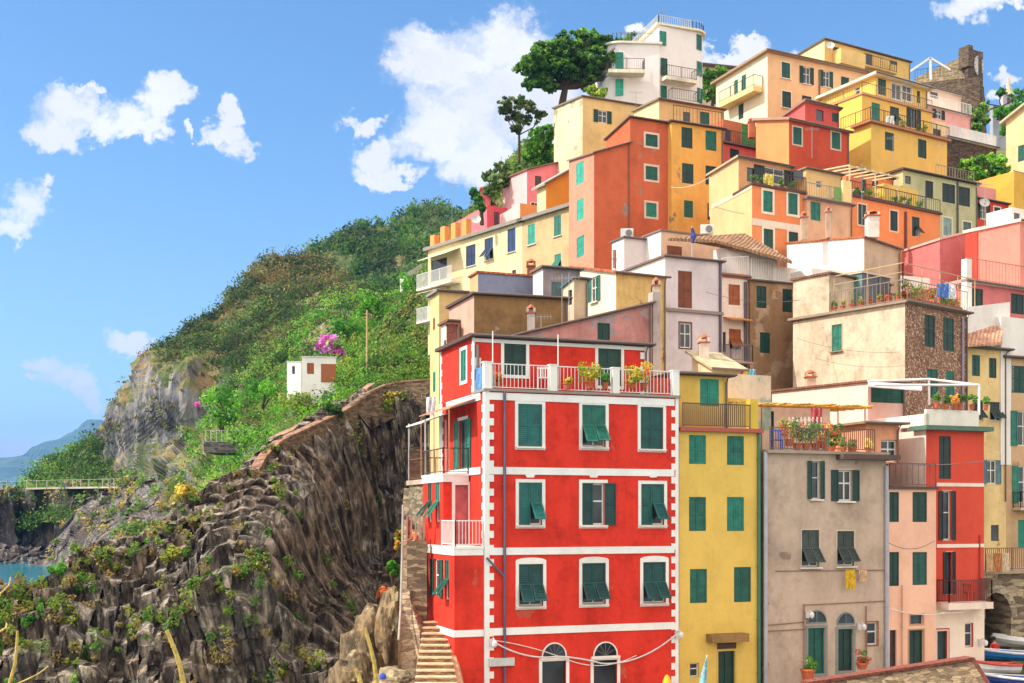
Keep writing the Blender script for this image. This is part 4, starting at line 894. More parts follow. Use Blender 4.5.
block(root, 993, 108, 158, 30, 1016, 990, plaster((170,180,196),.4), zb=44, roof=(flat((180,160,140), .9),.2,.2))
# ------------------------------------------------------------------ numpy perlin
_perm = np.random.default_rng(3).permutation(256); _perm = np.concatenate([_perm, _perm, _perm])
_grad = np.array([(1,1,0),(-1,1,0),(1,-1,0),(-1,-1,0),(1,0,1),(-1,0,1),(1,0,-1),(-1,0,-1),(0,1,1),(0,-1,1),(0,1,-1),(0,-1,-1),(1,1,0),(-1,1,0),(0,-1,1),(0,-1,-1)], float)
def perlin(q):
    q = np.asarray(q, float); i = np.floor(q).astype(int); f = q-i; i &= 255
    u = f*f*f*(f*(f*6-15)+10); out = 0
    for dx in (0,1):
        for dy in (0,1):
            for dz in (0,1):
                h = _perm[_perm[_perm[(i[...,0]+dx)&255]+((i[...,1]+dy)&255)]+((i[...,2]+dz)&255)]&15
                g = _grad[h]; d = g[...,0]*(f[...,0]-dx)+g[...,1]*(f[...,1]-dy)+g[...,2]*(f[...,2]-dz)
                w = (u[...,0] if dx else 1-u[...,0])*(u[...,1] if dy else 1-u[...,1])*(u[...,2] if dz else 1-u[...,2])
                out = out+d*w
    return out
def fbm(q, oct=4, rid=False):
    s, a, t = 0, 1, 0
    for k in range(oct):
        n = perlin(q*(2**k)+k*17.3); n = 1-2*np.abs(n)*1.4 if rid else n
        s = s+a*n; t += a; a *= .5
    return s/t
class RBF:
    def __init__(s, pts):
        p = np.array(pts, float); s.p = p[:,:2]/100; n = len(p)
        A = np.sqrt(((s.p[:,None]-s.p[None])**2).sum(-1)+.02); M = np.zeros((n+3, n+3)); M[:n,:n] = A+np.eye(n)*-1e-3
        M[:n,n] = 1; M[:n,n+1:] = s.p; M[n,:n] = 1; M[n+1:,:n] = s.p.T
        s.w = np.linalg.solve(M, np.concatenate([p[:,2], [0,0,0]]))
    def __call__(s, x, y):
        q = np.stack([x, y], -1)/100; A = np.sqrt(((q[...,None,:]-s.p)**2).sum(-1)+.02)
        n = len(s.p); return A@s.w[:n]+s.w[n]+q@s.w[n+1:]
SHEETS = {}
def sheet(name, x0, x1, nx, ny, ridge, bottom, D, disp, back=40, mat=None, kind='structure', smooth=False, zmin=-9.5):
    px = np.linspace(x0, x1, nx); rx, ry = zip(*ridge); top = np.interp(px, rx, ry)
    bx, by = zip(*bottom); bot = np.interp(px, bx, by)
    t = np.linspace(0, 1, ny)[:,None]; py = bot[None]+(top-bot)[None]*t; PX = np.broadcast_to(px, py.shape)
    d = D(PX, py)
    X = (PX-CX)*d/F; Y = d; Zz = (HY-py)*d/F
    nb = 6
    for k in range(1, nb+1):      # falls away behind the ridge
        s = k/nb; kx = X[ny-1]+0*s; 
        X = np.vstack([X, X[ny-1:ny]*(1+s*back/d[ny-1:ny])]); Y = np.vstack([Y, d[ny-1:ny]+s*back]); Zz = np.vstack([Zz, Zz[ny-1:ny]-back*.45*s**1.3])
    Pn = np.stack([X, Y, Zz], -1)
    gu = np.gradient(Pn, axis=1); gv = np.gradient(Pn, axis=0); N = np.cross(gu, gv); N /= np.linalg.norm(N, axis=-1, keepdims=True)+1e-9
    Pn = disp(Pn, N, PX, py) if disp else Pn
    Pn[...,2] = np.maximum(Pn[...,2], zmin)
    ny2 = Pn.shape[0]
    idx = np.arange(ny2*nx).reshape(ny2, nx)
    f = np.stack([idx[:-1,:-1], idx[:-1,1:], idx[1:,1:], idx[1:,:-1]], -1).reshape(-1, 4)
    me = bpy.data.meshes.new(name); V = Pn.reshape(-1, 3)
    me.from_pydata(V.tolist(), [], f.tolist()); me.materials.append(mat)
    if smooth: me.polygons.foreach_set('use_smooth', [True]*len(f))
    o = bpy.data.objects.new(name, me); COL.objects.link(o); o['kind'] = kind
    gu = np.gradient(Pn, axis=1); gv = np.gradient(Pn, axis=0); N = np.cross(gu, gv); N /= np.linalg.norm(N, axis=-1, keepdims=True)+1e-9
    SHEETS[name] = (Pn[:ny], N[:ny], np.array(PX), py)
    return o
def _h(a): a = np.sin(a)*43758.5453; return a-np.floor(a)
def disp_rock(amp=1.2, lean=.18, fr=.55, amp2=1.2, fr2=.12, blocks=.35, cw=1.0, step=2.2):
    def fn(Pn, N, PX, py):
        Pn = Pn.copy(); x, y, z = Pn[...,0], Pn[...,1], Pn[...,2]; n_ = len(PX)
        s = x+lean*z; c = np.floor(s/(.85*cw)+perlin(np.stack([z*.10/cw, s*.3/cw, 0*y], -1))*.5); c2_ = np.floor(s/(3.1*cw)+perlin(np.stack([z*.1/cw, 0*s, 0*y+5], -1))); ph = _h(c*3.17)*1.15+_h(c2_*5.3)*1.0+perlin(Pn*.35/cw)*.12
        q = y/(step)+ph; fl = np.floor(q); fr_ = np.clip((q-fl-.72)/.28, 0, 1); dq = (fl+fr_*fr_*(3-2*fr_)-ph)*step
        k = (dq/y)[..., None]; k[n_:] = k[n_-1:n_]; Pn = Pn*k
        x, y, z = Pn[...,0], Pn[...,1], Pn[...,2]
        wv = perlin(np.stack([x*.08, y*.08, z*.08], -1))
        s = x+(lean+.06*wv)*z+.05*y+wv*.6
        f = fbm(np.stack([s*fr, y*fr*.3, z*fr*.12], -1), 3, True)
        g = fbm(np.stack([x*fr2, y*fr2, z*fr2*.8], -1), 3)
        k = amp*f+amp2*g*2
        soft = np.clip(1.7-2.0*np.abs(N[...,0]), .15, 1); kb = 0*x
        for w_, a_, rh in ((1.7*cw, blocks*1.8, 5.0*cw), (.75*cw, blocks*.9, 2.6*cw), (.36*cw, blocks*.4, 1.5*cw)):
            c = np.floor(s/w_+perlin(np.stack([z*.15/cw, s*.4/cw, 0*y+a_*9], -1))*.5); h = _h(c*12.9898+w_)
            r = np.floor(z/rh+h*5+perlin(np.stack([s*.3/cw, z*.2/cw, y*.1], -1))); h2 = _h(c*7.13+r*3.71+w_*2)
            kb = kb+soft*a_*((h-.5)+(h2-.5)*.9)
        Nn = N*np.sign((N*np.array([0,-1,.2])).sum(-1, keepdims=True))
        Q = Pn+Nn*k[...,None]; Q[...,1] -= kb; return Q
    return fn
def disp_soft(amp=1.5, fr=.06, amp2=.4, fr2=.4, pxrock=None):
    def fn(Pn, N, PX, py):
        k = amp*fbm(Pn*fr, 4)*2+amp2*fbm(Pn*fr2, 3)*2
        Nn = N*np.sign((N*np.array([0,-1,.3])).sum(-1, keepdims=True))
        if pxrock is not None:
            x, y, z = Pn[...,0], Pn[...,1], Pn[...,2]
            P2 = np.vstack([PX, np.repeat(PX[-1:], Pn.shape[0]-PX.shape[0], 0)]); p2 = np.vstack([py, np.repeat(py[-1:], Pn.shape[0]-py.shape[0], 0)])
            w = pxrock(P2, p2); f = fbm(np.stack([(x+.3*z)*.13, y*.05, z*.02], -1), 4, True)
            c = np.floor((x+.3*z)/4+perlin(Pn*.08)*1.5); k = k+w*(f*3.0+(_h(c*9.1)-.5)*2.2)
        return Pn+Nn*k[...,None]
    return fn
# ------------------------------------------------------------------ materials of land
def rockmat(name, c1, c2, c3, lean=.18, sc=1.0, moss=None):
    t = NT(name)
    v = t.pos(scale=(sc, sc*.7, sc*.33), rot=(0, R_(-12), 0))
    n1 = t.noise(v, 1.6, 8, .68); n2 = t.noise(t.pos(), .16, 4); n3 = t.noise(t.pos(scale=(sc, sc, sc*.6)), 2.4, 6, .75)
    a = t.ramp(n1, [(.32, lin(c3)), (.48, lin(c2)), (.64, lin(c1))])
    a = t.mix(t.ramp(n2, [(.38, g1(0)), (.62, g1(1))]), a, t.mix(1, a, lin((236,216,196)), 'MULTIPLY'))
    a = t.mix(1, a, t.ramp(n3, [(.34, g1(.45)), (.55, g1(1)), (.72, g1(1))]), 'MULTIPLY')
    sp = t.ramp(t.noise(t.pos(scale=(1,1,.8)), 1.1, 9, .78), [(.56, g1(0)), (.66, g1(1))])
    a = t.mix(t.mix(1, sp, g1(.55), 'MULTIPLY'), a, lin(tuple(min(255, int(x*1.5)) for x in c1)))
    if moss:
        gm = t.ramp(t.noise(t.pos(), .35, 6, .7), [(.60, g1(0)), (.70, g1(.8))]); g = t.n('ShaderNodeNewGeometry'); sx = t.n('ShaderNodeSeparateXYZ'); t.l(g.outputs['Normal'], sx.inputs[0])
        up = t.ramp(sx.outputs['Z'], [(.35, g1(0)), (.6, g1(1))]); a = t.mix(t.mix(1, gm, up, 'MULTIPLY'), a, lin(moss))
    t.l(a, t.b.inputs['Base Color']); t.b.inputs['Roughness'].default_value = .95
    hb = t.mix(.5, n1, n3); t.bump(hb, .55, .4/sc if sc < 1 else .2); return t.m
def soilmat():
    t = NT('hill_soil'); n = t.noise(t.pos(), .12, 8, .7); n2 = t.noise(t.pos(), 1.2, 6, .7)
    a = t.ramp(n, [(.35, lin((62,82,38))), (.5, lin((110,112,60))), (.62, lin((160,134,92))), (.75, lin((120,104,84)))])
    t.l(t.mix(1, a, t.ramp(n2, [(.3, g1(.55)), (.65, g1(1))]), 'MULTIPLY'), t.b.inputs['Base Color']); t.b.inputs['Roughness'].default_value = 1
    t.bump(n2, .8, .5); return t.m
rock_near = rockmat('near_rock', (172,160,144), (86,77,69), (32,28,28), moss=(84,98,50))
rock_mid = rockmat('mid_rock', (150,142,132), (94,90,92), (46,47,56), sc=.35, moss=(84,112,50))
# ------------------------------------------------------------------ sheets
DA = RBF([(-80,760,52),(0,760,52),(100,760,52),(200,760,51),(300,760,50),(400,760,48),(-80,683,56),(0,683,56.5),(60,683,56),(120,683,57),(180,683,56),(240,683,57),(300,683,56),(350,683,55),(400,683,54),(440,683,53),
 (0,570,63),(60,566,63.5),(130,546,66),(180,522,68),(215,484,73),(250,472,76),(60,620,59),(120,620,61),(190,610,59),(240,600,58.5),(150,580,63.5),(230,540,62),(260,520,66),(262,590,60),
 (300,436,83),(300,500,74),(300,580,66),(300,640,59),(340,406,89),(340,480,85),(340,560,78),(340,630,64),(380,394,92),(380,480,91),(380,560,87),(380,620,74),(430,390,92),(430,480,90),(430,560,80),(430,620,62)])
ridgeA = [(-80,592),(0,590),(30,584),(60,566),(95,550),(130,544),(150,540),(172,530),(186,508),(200,492),(215,482),(235,474),(252,470),(275,447),(300,430),(340,404),(365,392),(400,388),(445,388)]
sheet('near_cliff', -60, 445, 780, 520, ridgeA, [(-80,760),(445,760)], DA, disp_rock(.6, .22, .3, .7, .09, blocks=.55, cw=.85, step=2.0), 30, rock_near)
DB = RBF([(-60,505,250),(0,500,240),(60,488,228),(60,455,245),(120,486,220),(114,402,228),(135,382,232),(160,485,196),(155,380,214),(190,462,185),(190,378,205),(225,440,172),(225,388,190),(200,485,125),(215,495,112),(200,330,245),(240,478,108),(235,300,255),(280,262,262),(280,330,215),(300,380,150),
 (300,434,106),(340,408,106),(340,300,200),(390,392,106),(390,320,150),(445,392,106),(440,300,150),(435,262,230),(330,265,262),(480,300,140),(330,360,140),(250,440,125),(250,400,165)])
ridgeB = [(-80,530),(-20,515),(14,502),(26,492),(36,478),(54,462),(80,446),(105,428),(112,410),(120,394),(135,378),(160,353),(185,336),(200,326),(222,312),(233,296),(243,287),(252,275),(268,262),(285,257),(300,254),(318,260),(338,268),(352,285),(380,300),(420,305),(500,310)]
rockz = lambda x, y: np.clip(np.minimum.reduce([(x-98)/14, (240-x)/12, (y-(352+np.maximum(0, 150-x)*.5+np.maximum(0,x-160)*.16))/16, (486-y)/10]), 0, 1)
sheet('headland_hill', -80, 500, 380, 220, ridgeB, [(-80,540),(60,520),(190,520),(215,510),(250,490),(275,470),(300,450),(340,424),(400,410),(500,410)], DB, disp_soft(1.6,.05,.5,.3,rockz), 60, None)
# headland material: rock on steep parts, soil elsewhere
def hillmat():
    t = NT('headland_ground')
    g = t.n('ShaderNodeNewGeometry'); sx = t.n('ShaderNodeSeparateXYZ'); t.l(g.outputs['Normal'], sx.inputs[0])
    v = t.pos(scale=(.35,.18,.05), rot=(0,R_(-12),0)); n1 = t.noise(v, 1.4, 8, .7)
    rock = t.ramp(n1, [(.32, lin((50,52,64))), (.46, lin((98,96,102))), (.62, lin((156,148,140)))])
    n = t.noise(t.pos(), .10, 8, .7); n2 = t.noise(t.pos(), 1.0, 6, .7)
    soil = t.ramp(n, [(.36, lin((66,88,40))), (.5, lin((104,112,58))), (.6, lin((158,132,90))), (.74, lin((140,112,86)))])
    soil = t.mix(1, soil, t.ramp(n2, [(.3, g1(.55)), (.65, g1(1))]), 'MULTIPLY')
    k = t.n('ShaderNodeMath'); k.operation = 'ADD'; t.l(sx.outputs['Z'], k.inputs[0]); nn = t.noise(t.pos(), .2, 5, .7)
    k2 = t.n('ShaderNodeMath'); k2.operation = 'MULTIPLY'; k2.inputs[1].default_value = .5; t.l(nn, k2.inputs[0]); t.l(k2.outputs[0], k.inputs[1])
    f = t.ramp(k.outputs[0], [(.58, g1(0)), (.70, g1(1))])
    t.l(t.mix(f, rock, soil), t.b.inputs['Base Color']); t.b.inputs['Roughness'].default_value = 1; t.bump(t.mix(.5, n1, n2), .9, .6); return t.m
hm = hillmat(); bpy.data.objects['headland_hill'].data.materials[0] = hm
ridgeC = [(240,300),(300,266),(315,248),(328,240),(345,232),(358,225),(372,224),(388,226),(400,221),(410,212),(425,206),(440,203),(455,208),(470,216),(500,232),(560,250)]
DC = RBF([(240,320,330),(300,300,320),(300,262,335),(350,300,290),(350,230,340),(400,300,270),(400,222,350),(440,290,250),(440,205,400),(500,290,260),(500,235,380),(560,300,260),(560,250,370)])
sheet('back_ridge', 240, 560, 200, 90, ridgeC, [(240,330),(560,330)], DC, disp_soft(2.2,.035,.6,.2), 90, hm)
DD = RBF([(-80,490,222),(0,490,218),(60,490,214),(120,490,206),(200,490,150),(-80,570,206),(0,565,204),(30,540,222),(60,560,200),(120,560,120),(200,560,100),(150,520,150),(90,530,190),(200,520,118)])
ridgeD = [(-80,496),(0,492),(60,487),(100,487),(160,486),(200,482),(230,482)]
sheet('sea_cliff', -80, 230, 260, 110, ridgeD, [(-80,572),(230,600)], DD, disp_rock(1.6, .15, .12, 2.0, .05, blocks=1.2, cw=2.8, step=6), 25, rock_mid)
# far mountains
DM = RBF([(-300,520,4200),(120,520,4200),(300,520,4300),(-300,440,6200),(0,460,5200),(80,440,5600),(300,420,6500),(160,420,6200)])
fm = NT('far_mountain'); nn = fm.noise(fm.pos(), .004, 8, .7); fm.l(fm.ramp(nn, [(.35, lin((44,70,48))), (.6, lin((86,104,70))), (.75, lin((130,120,96)))]), fm.b.inputs['Base Color']); fm.b.inputs['Roughness'].default_value = 1
sheet('far_mountains', -300, 330, 160, 40, [(-300,430),(-120,452),(-40,458),(0,457),(15,456),(30,449),(47,441),(62,437),(77,432),(100,425),(140,424),(200,430),(330,440)], [(-300,518),(330,518)], DM, disp_soft(60,.0012,14,.005), 900, fm.m, smooth=False)
# sea
t = NT('sea_water'); t.b.inputs['Roughness'].default_value = .12; t.b.inputs['IOR'].default_value = 1.33
n = t.noise(t.pos(), .02, 4); t.l(t.ramp(n, [(.35, (.006,.13,.20,1)), (.65, (.01,.19,.27,1))]), t.b.inputs['Base Color'])
t.bump(t.noise(t.pos(scale=(1,2,1)), .8, 5, .65), .35, .25)
m = MB(); m.quad((-9000,-60,SEA), (9000,-60,SEA), (9000,9500,SEA), (-9000,9500,SEA)); o = m.build('sea', t.m, None, (0,0,SEA)); o['kind'] = 'structure'
# foreground bank (below the frame) and quay
earth = masonry((150,132,104),(96,82,64),1.2,'earth',(110,96,74))
nx, ny = 60, 30; V = []; 
for j in range(ny):
    for i in range(nx):
        x = -8+16*i/(nx-1); y = 1.0+11*j/(ny-1); e = min(1, (12-y)/3, (8-abs(x))/2); z = -2.1-max(0, y-5)*.18+.2*noise.noise(Vector((x*.6, y*.6, 0)))-(1-max(0, e))**2*7
        V.append((x, y, z))
me = bpy.data.meshes.new('foreground_bank'); me.from_pydata(V, [], [(j*nx+i, j*nx+i+1, (j+1)*nx+i+1, (j+1)*nx+i) for j in range(ny-1) for i in range(nx-1)]); me.materials.append(soilmat())
o = bpy.data.objects.new('foreground_bank', me); COL.objects.link(o); o['kind'] = 'structure'
# town hillside and quay
nx, ny = 130, 150; xs = np.concatenate([np.linspace(-14, 8, 50), np.linspace(8.6, 95, nx-50)]); ys = np.concatenate([np.linspace(43, 62, 30), np.linspace(62.6, 260, ny-30)])
V = [(x, y, town(x, y)+(.5*noise.noise(Vector((x*.2, y*.2, 0))) if y > 60 else 0)) for y in ys for x in xs]
me = bpy.data.meshes.new('hillside'); me.from_pydata(V, [], [(j*nx+i, j*nx+i+1, (j+1)*nx+i+1, (j+1)*nx+i) for j in range(ny-1) for i in range(nx-1)]); me.materials.append(rock_near if 0 else hm)
o = bpy.data.objects.new('hillside', me); COL.objects.link(o); o['kind'] = 'structure'
m = MB(); m.obox((-9,38,-10), (70,0,0), (0,16,0), (0,0,2.42)); o = m.build('quay', flat((150,138,122), .9, 0, 'paving', .25, .8), None, (0,44,-8)); o['kind'] = 'structure'

# ------------------------------------------------------------------ leaves
def leafcloud(name, cen, rad, col, k=30, size=.25, parent=None, kind=None, flat_=1.0, seed=1, mat=None, shell=.55, cj=.28):
    rg = np.random.default_rng(seed); cen = np.asarray(cen, float); n = len(cen)
    rad = np.broadcast_to(np.asarray(rad, float), (n,)); col = np.broadcast_to(np.asarray(col, float), (n, 3)); size = np.broadcast_to(np.asarray(size, float), (n,))
    C = np.repeat(cen, k, 0); Rr = np.repeat(rad, k); cc = np.repeat(col, k, 0); S = np.repeat(size, k)*rg.uniform(.6, 1.5, n*k)
    d = rg.normal(size=(n*k, 3)); d /= np.linalg.norm(d, axis=1, keepdims=True)
    p = C+d*(Rr*rg.uniform(shell, 1.08, n*k))[:,None]*np.array([1,1,flat_])
    nrm = d+rg.normal(size=d.shape)*.6; nrm /= np.linalg.norm(nrm, axis=1, keepdims=True)
    a = np.cross(nrm, rg.normal(size=d.shape)); a /= np.linalg.norm(a, axis=1, keepdims=True)+1e-9; b = np.cross(nrm, a)
    a *= (S*.5)[:,None]; b *= (S*rg.uniform(.3, .6, n*k))[:,None]
    pw = WORLD.get(parent.name, Vector((0,0,0))) if parent else None
    org = np.array(pw) if parent else (p.mean(0) if kind is None else np.zeros(3))
    V = np.stack([p-a, p-b*.9, p+a, p+b], 1).reshape(-1, 3)-org
    N = n*k; me = bpy.data.meshes.new(name); me.vertices.add(N*4); me.vertices.foreach_set('co', V.ravel())
    me.loops.add(N*4); me.loops.foreach_set('vertex_index', np.arange(N*4)); me.polygons.add(N)
    me.polygons.foreach_set('loop_start', np.arange(0, N*4, 4)); me.polygons.foreach_set('loop_total', np.full(N, 4)); me.update()
    cl = cc*(1+rg.normal(size=(N,1))*cj)*(1+rg.normal(size=(N,3))*.06); cl = np.clip(cl, .004, 1)
    at = me.color_attributes.new('col', 'FLOAT_COLOR', 'POINT'); at.data.foreach_set('color', np.repeat(np.concatenate([cl, np.ones((N,1))], 1), 4, 0).ravel())
    me.materials.append(mat or leafm()); o = bpy.data.objects.new(name, me); COL.objects.link(o)
    if parent: o.parent = parent
    else: o.location = org
    WORLD[o.name] = Vector(org)
    if kind: o['kind'] = kind
    return o
L3 = lambda c: np.array(lin(c)[:3])*1.62
GR = [L3((78,116,34)), L3((56,92,34)), L3((102,132,48)), L3((40,70,34)), L3((126,138,62)), L3((92,108,56))]
def scatter(sheetname, n, mask, seed, colf, rmin, rmax, lift=.3):
    Pn, N, PX, py = SHEETS[sheetname]; rg = np.random.default_rng(seed)
    w = mask(PX, py, Pn, N)
    area = np.ones_like(w); w = np.clip(w, 0, None).ravel(); w = w/w.sum()
    i = rg.choice(w.size, n, p=w); pts = Pn.reshape(-1,3)[i]; x = PX.ravel()[i]; y = py.ravel()[i]
    r = rg.uniform(rmin, rmax, n); pts = pts+rg.normal(size=pts.shape)*.3; pts[:,2] += r*lift
    return pts, r, colf(x, y, pts, rg)
def colB(x, y, p, rg):
    n = len(x); c = np.array([GR[k] for k in rg.choice(6, n, p=[.26,.24,.16,.16,.08,.10])])
    big = perlin(p*.07)[:,None]; c = c*(1+big*.9)*rg.uniform(.55, 1.3, (n,1)); up_ = (y < 350); c[up_] = c[up_]*np.array([1.0,.82,.9])
    br = np.clip(1-np.sqrt(((x-292)/62)**2+((y-275-.12*(x-290))/26)**2), 0, 1)*3+perlin(p*.15)*.5
    k = (br > .45); c[k] = np.array([L3((110,88,52)), L3((120,100,60)), L3((96,92,50))])[rg.integers(0, 3, k.sum())]
    lush = ((x > 195) & (y > 355) & (y > 440-(x-190)*1.1)) | ((x > 300) & (y > 300)); c[lush] = np.array([L3((74,124,30)), L3((50,94,26)), L3((96,138,42)), L3((126,136,58))])[rg.integers(0, 4, lush.sum())]*(1+perlin(p[lush]*.25)[:,None])
    return np.clip(c, .005, 1)
def mB(x, y, p, N):
    g = perlin(p*.045+3)+.25+perlin(p*.2)*.5
    m = (g > .1)*1.0+.10
    m = np.where((x > 195) & (y > 440-(x-190)*1.1) & (y > 345), 2.2, m)
    m = np.where((x > 195) & (y > 440-(x-190)*1.1), m, m*(1-rockz(x, y)*.985))
    return m*(N[...,2] > -.2)
pts, r, c = scatter('headland_hill', 6800, mB, 5, colB, .5, 2.4)
far = np.clip(pts[:,1]/200, .45, 1.3)
leafcloud('scrub', pts, r*far*.95, c, 42, .34*far, kind='stuff', seed=2, flat_=.75, cj=.14)
pts, r, c = scatter('headland_hill', 3000, lambda x, y, p, N: (perlin(p*.16+11) > .06)*(y < 420)*(1-rockz(x, y))*np.where((x > 300) & (y > 300), .25, 1), 15, lambda x, y, p, rg: np.array([L3((44,70,30)), L3((58,86,34)), L3((80,88,44)), L3((36,58,30))])[rg.integers(0,4,len(x))]*.85*rg.uniform(.6,1.2,(len(x),1)), .7, 2.2, .15)
leafcloud('scrub', pts, r*np.clip(pts[:,1]/200, .45, 1.3), c, 36, .3*np.clip(pts[:,1]/200, .45, 1.3), kind='stuff', seed=22, flat_=.8, cj=.14)
pts, r, c = scatter('headland_hill', 5200, lambda x, y, p, N: (1.0-rockz(x, y)*.9)*(y < 430)*np.where((x > 300) & (y > 300), .3, 1), 16, lambda x, y, p, rg: np.array([L3((110,112,60)), L3((134,122,72)), L3((84,98,48)), L3((112,88,58))])[rg.integers(0,4,len(x))]*.8, .3, .9, .1)
leafcloud('dry_grass', pts, r*np.clip(pts[:,1]/200, .45, 1.3), c, 20, .3*np.clip(pts[:,1]/200, .45, 1.3), kind='stuff', seed=23, flat_=.6)
pts, r, c = scatter('back_ridge', 2600, lambda x, y, p, N: (perlin(p*.04)+.3 > -.1)*1.0+.1, 6, lambda x, y, p, rg: np.array([GR[k] for k in rg.choice([0,1,3,5], len(x))])*(1+.8*perlin(p*.05)[:,None])*.8, 1.4, 3.2)
leafcloud('scrub', pts, r, c, 26, .8, kind='stuff', seed=3, flat_=.8, cj=.14)
def mA(x, y, p, N):
    n = perlin(p*.5+9); top = np.clip(1-(y-np.interp(x, *zip(*ridgeA)))/60, 0, 1)
    return ((n > .22)*1.0*(N[...,2] > .12)*.8+(n > .1)*top*.35)*(1+.5*(x < 180)*(y < 640))*np.where((x > 300), .6, 1)
pts, r, c = scatter('near_cliff', 800, mA, 8, lambda x, y, p, rg: np.array([L3((94,120,36)), L3((70,104,34)), L3((112,120,50)), L3((120,104,58))])[rg.integers(0, 4, len(x))], .12, .42, .1)
leafcloud('cliff_tufts', pts, r, c, 36, .16, kind='stuff', seed=4)
pts, r, c = scatter('sea_cliff', 500, lambda x, y, p, N: ((perlin(p*.08) > .05)*1.0*(N[...,2] > .15)+(y < 500)*.6)*(x < 225), 9, lambda x, y, p, rg: np.array([L3((96,120,52)), L3((64,92,40)), L3((150,132,70))])[rg.integers(0, 3, len(x))], .5, 1.5)
leafcloud('scrub', pts, r*.8, c, 26, .45, kind='stuff', seed=5)

# ------------------------------------------------------------------ individual shrubs & trees
rgh = np.random.default_rng(31); hx, hy = rgh.uniform(-14, 9, 9000), rgh.uniform(54, 150, 9000); kk = (hx < .02*hy+1.5) & (hx > -14)
hp = np.array([(x, y, town(x, y)+.3) for x, y in zip(hx[kk], hy[kk])]); hp = hp[(hp[:,2] > 4) & (hp[:,1] > 90)][:2600]
leafcloud('scrub', hp, rgh.uniform(.5, 1.2, len(hp)), np.array([L3((70,104,34)), L3((96,124,44)), L3((120,116,60)), L3((56,84,34))])[rgh.integers(0,4,len(hp))], 30, .3, kind='stuff', seed=12)
def shrub(px, py, d, wpx, hpx, col, label, cat='shrub', name='shrub', n=14, seed=0, group=None):
    w = wpx*d/F/2; h = hpx*d/F; base = P(px, py, d); rg = np.random.default_rng(abs(seed+int(px)*7+int(py)))
    r = empty(name, base, label, cat, group)
    cen = np.stack([rg.uniform(-w, w, n)*.8, rg.uniform(-w, w, n)*.8, h*rg.uniform(.2, .85, n)], 1)
    cen[:,:2] *= np.sqrt(np.clip(1-((cen[:,2:]/h-.45)/.75)**2, .1, 1)); cen += np.array(base)
    cc = np.array([col if not isinstance(col, list) else col[rg.integers(0, len(col))] for _ in range(n)])*(1+rg.normal(size=(n,1))*.22)
    leafcloud('foliage', cen, min(w, h)*rg.uniform(.28, .5, n), cc, 90 if d < 90 else 60, max(.09, d*.0022), parent=r, seed=seed+int(px))
    m = MB()
    for k in range(4):
        e = cen[k % n]; m.tube([base-Z*.3+Vector((rg.uniform(-.1,.1),0,0)), base+(Vector(e)-base)*.5+Vector((rg.uniform(-.1,.1),0,.1)), Vector(e)], [.05*h/2+.02, .04*h/2+.015, .01], 5)
    m.build('stem', flat((92,74,54), .9), r); return r
def tree(px, pyb, d, crown, col, label, name='tree', trunk=.25, seed=0, k=220, leaf=.3, cat='tree', tops=None, barkc=(84,66,50), flat_=.7, parent=None):
    """crown: list of (px,py,rpx) lobes"""
    base = P(px, pyb, d); rg = np.random.default_rng(seed+5); r = empty(name, base, label, cat); s = d/F
    m = MB(); fork = None
    cen, rad = [], []
    for (cx, cy, rp) in crown:
        nn = 26; q = P(cx, cy, d+rg.uniform(-1,1)*rp*s*1.2)
        for j in range(nn):
            dd = rg.normal(size=3); dd /= np.linalg.norm(dd)
            cen.append(np.array(q)+dd*rp*s*rg.uniform(.3, 1.05)*np.array([1,1,flat_])); rad.append(rp*s*rg.uniform(.18, .4))
    cen = np.array(cen); mean = Vector(cen.mean(0)); fk = base.lerp(mean, .45)+Vector((0,0,0)); fk.x = base.x*.6+mean.x*.4
    m.tube([base-Z*1.0, base.lerp(fk, .5)+Vector((.15*trunk,0,0)), fk], [trunk, trunk*.85, trunk*.7], 8)
    for (cx, cy, rp) in crown:
        q = P(cx, cy, d+rg.uniform(-.5,.5)*rp*s); mid = fk.lerp(q, .5)+Vector((rg.normal()*.2, rg.normal()*.2, -.2)); m.tube([fk-Z*.05, mid, q], [trunk*.5, trunk*.3, trunk*.08], 6)
        for j in range(4):
            e = q+Vector(rg.normal(size=3))*rp*s*.5; m.tube([mid, mid.lerp(e, .6), e], [trunk*.22, trunk*.12, .02], 4)
    m.build('trunk', flat(barkc, .95, 0, 'bark', .4, 5), r)
    n = len(cen); cs = col if isinstance(col, list) else [col]
    cc = np.array([cs[rg.integers(0, len(cs))] for _ in range(n)])*(1+rg.normal(size=(n,1))*.2)
    leafcloud('crown', cen, rad, cc*1.6, max(40, int(k*.42)), leaf*.72, parent=r, seed=seed+9, flat_=flat_, shell=.1); return r
PG = [L3((52,84,26)), L3((66,100,30)), L3((40,66,26)), L3((78,108,40))]
tree(560, 108, 122, [(530,66,13),(540,58,14),(560,55,15),(580,66,13),(598,52,13),(586,84,8),(612,74,8),(573,76,9),(620,46,10),(552,62,14),(570,50,14),(590,48,14),(605,66,10),(545,72,12),(566,80,9),(535,62,14),(548,50,15),(565,42,15),(583,38,13),(600,42,13),(615,48,12),(540,78,13),(530,84,8),(575,58,14),(595,60,13),(560,68,13),(612,62,10),(550,88,8),(590,76,10)], PG, 'big umbrella pine with wide dense crown left of the white tower house', 'umbrella_pine', .42, 1, 230, .36)
tree(625, 80, 133, [(620,46,11),(632,42,10),(640,52,10),(628,58,10)], PG, 'dark pine crown peeking out behind the white tower house', 'umbrella_pine', .3, 2, 170, .36)
tree(519, 152, 112, [(508,104,9),(520,102,9),(531,108,8),(512,116,8),(524,120,8),(540,114,6),(503,110,5),(516,128,6)], [L3((60,78,36)), L3((84,88,48)), L3((48,70,30))], 'thin leaning pine with sparse crown on a bare stem left of the big pine', 'umbrella_pine', .14, 3, 110, .26)
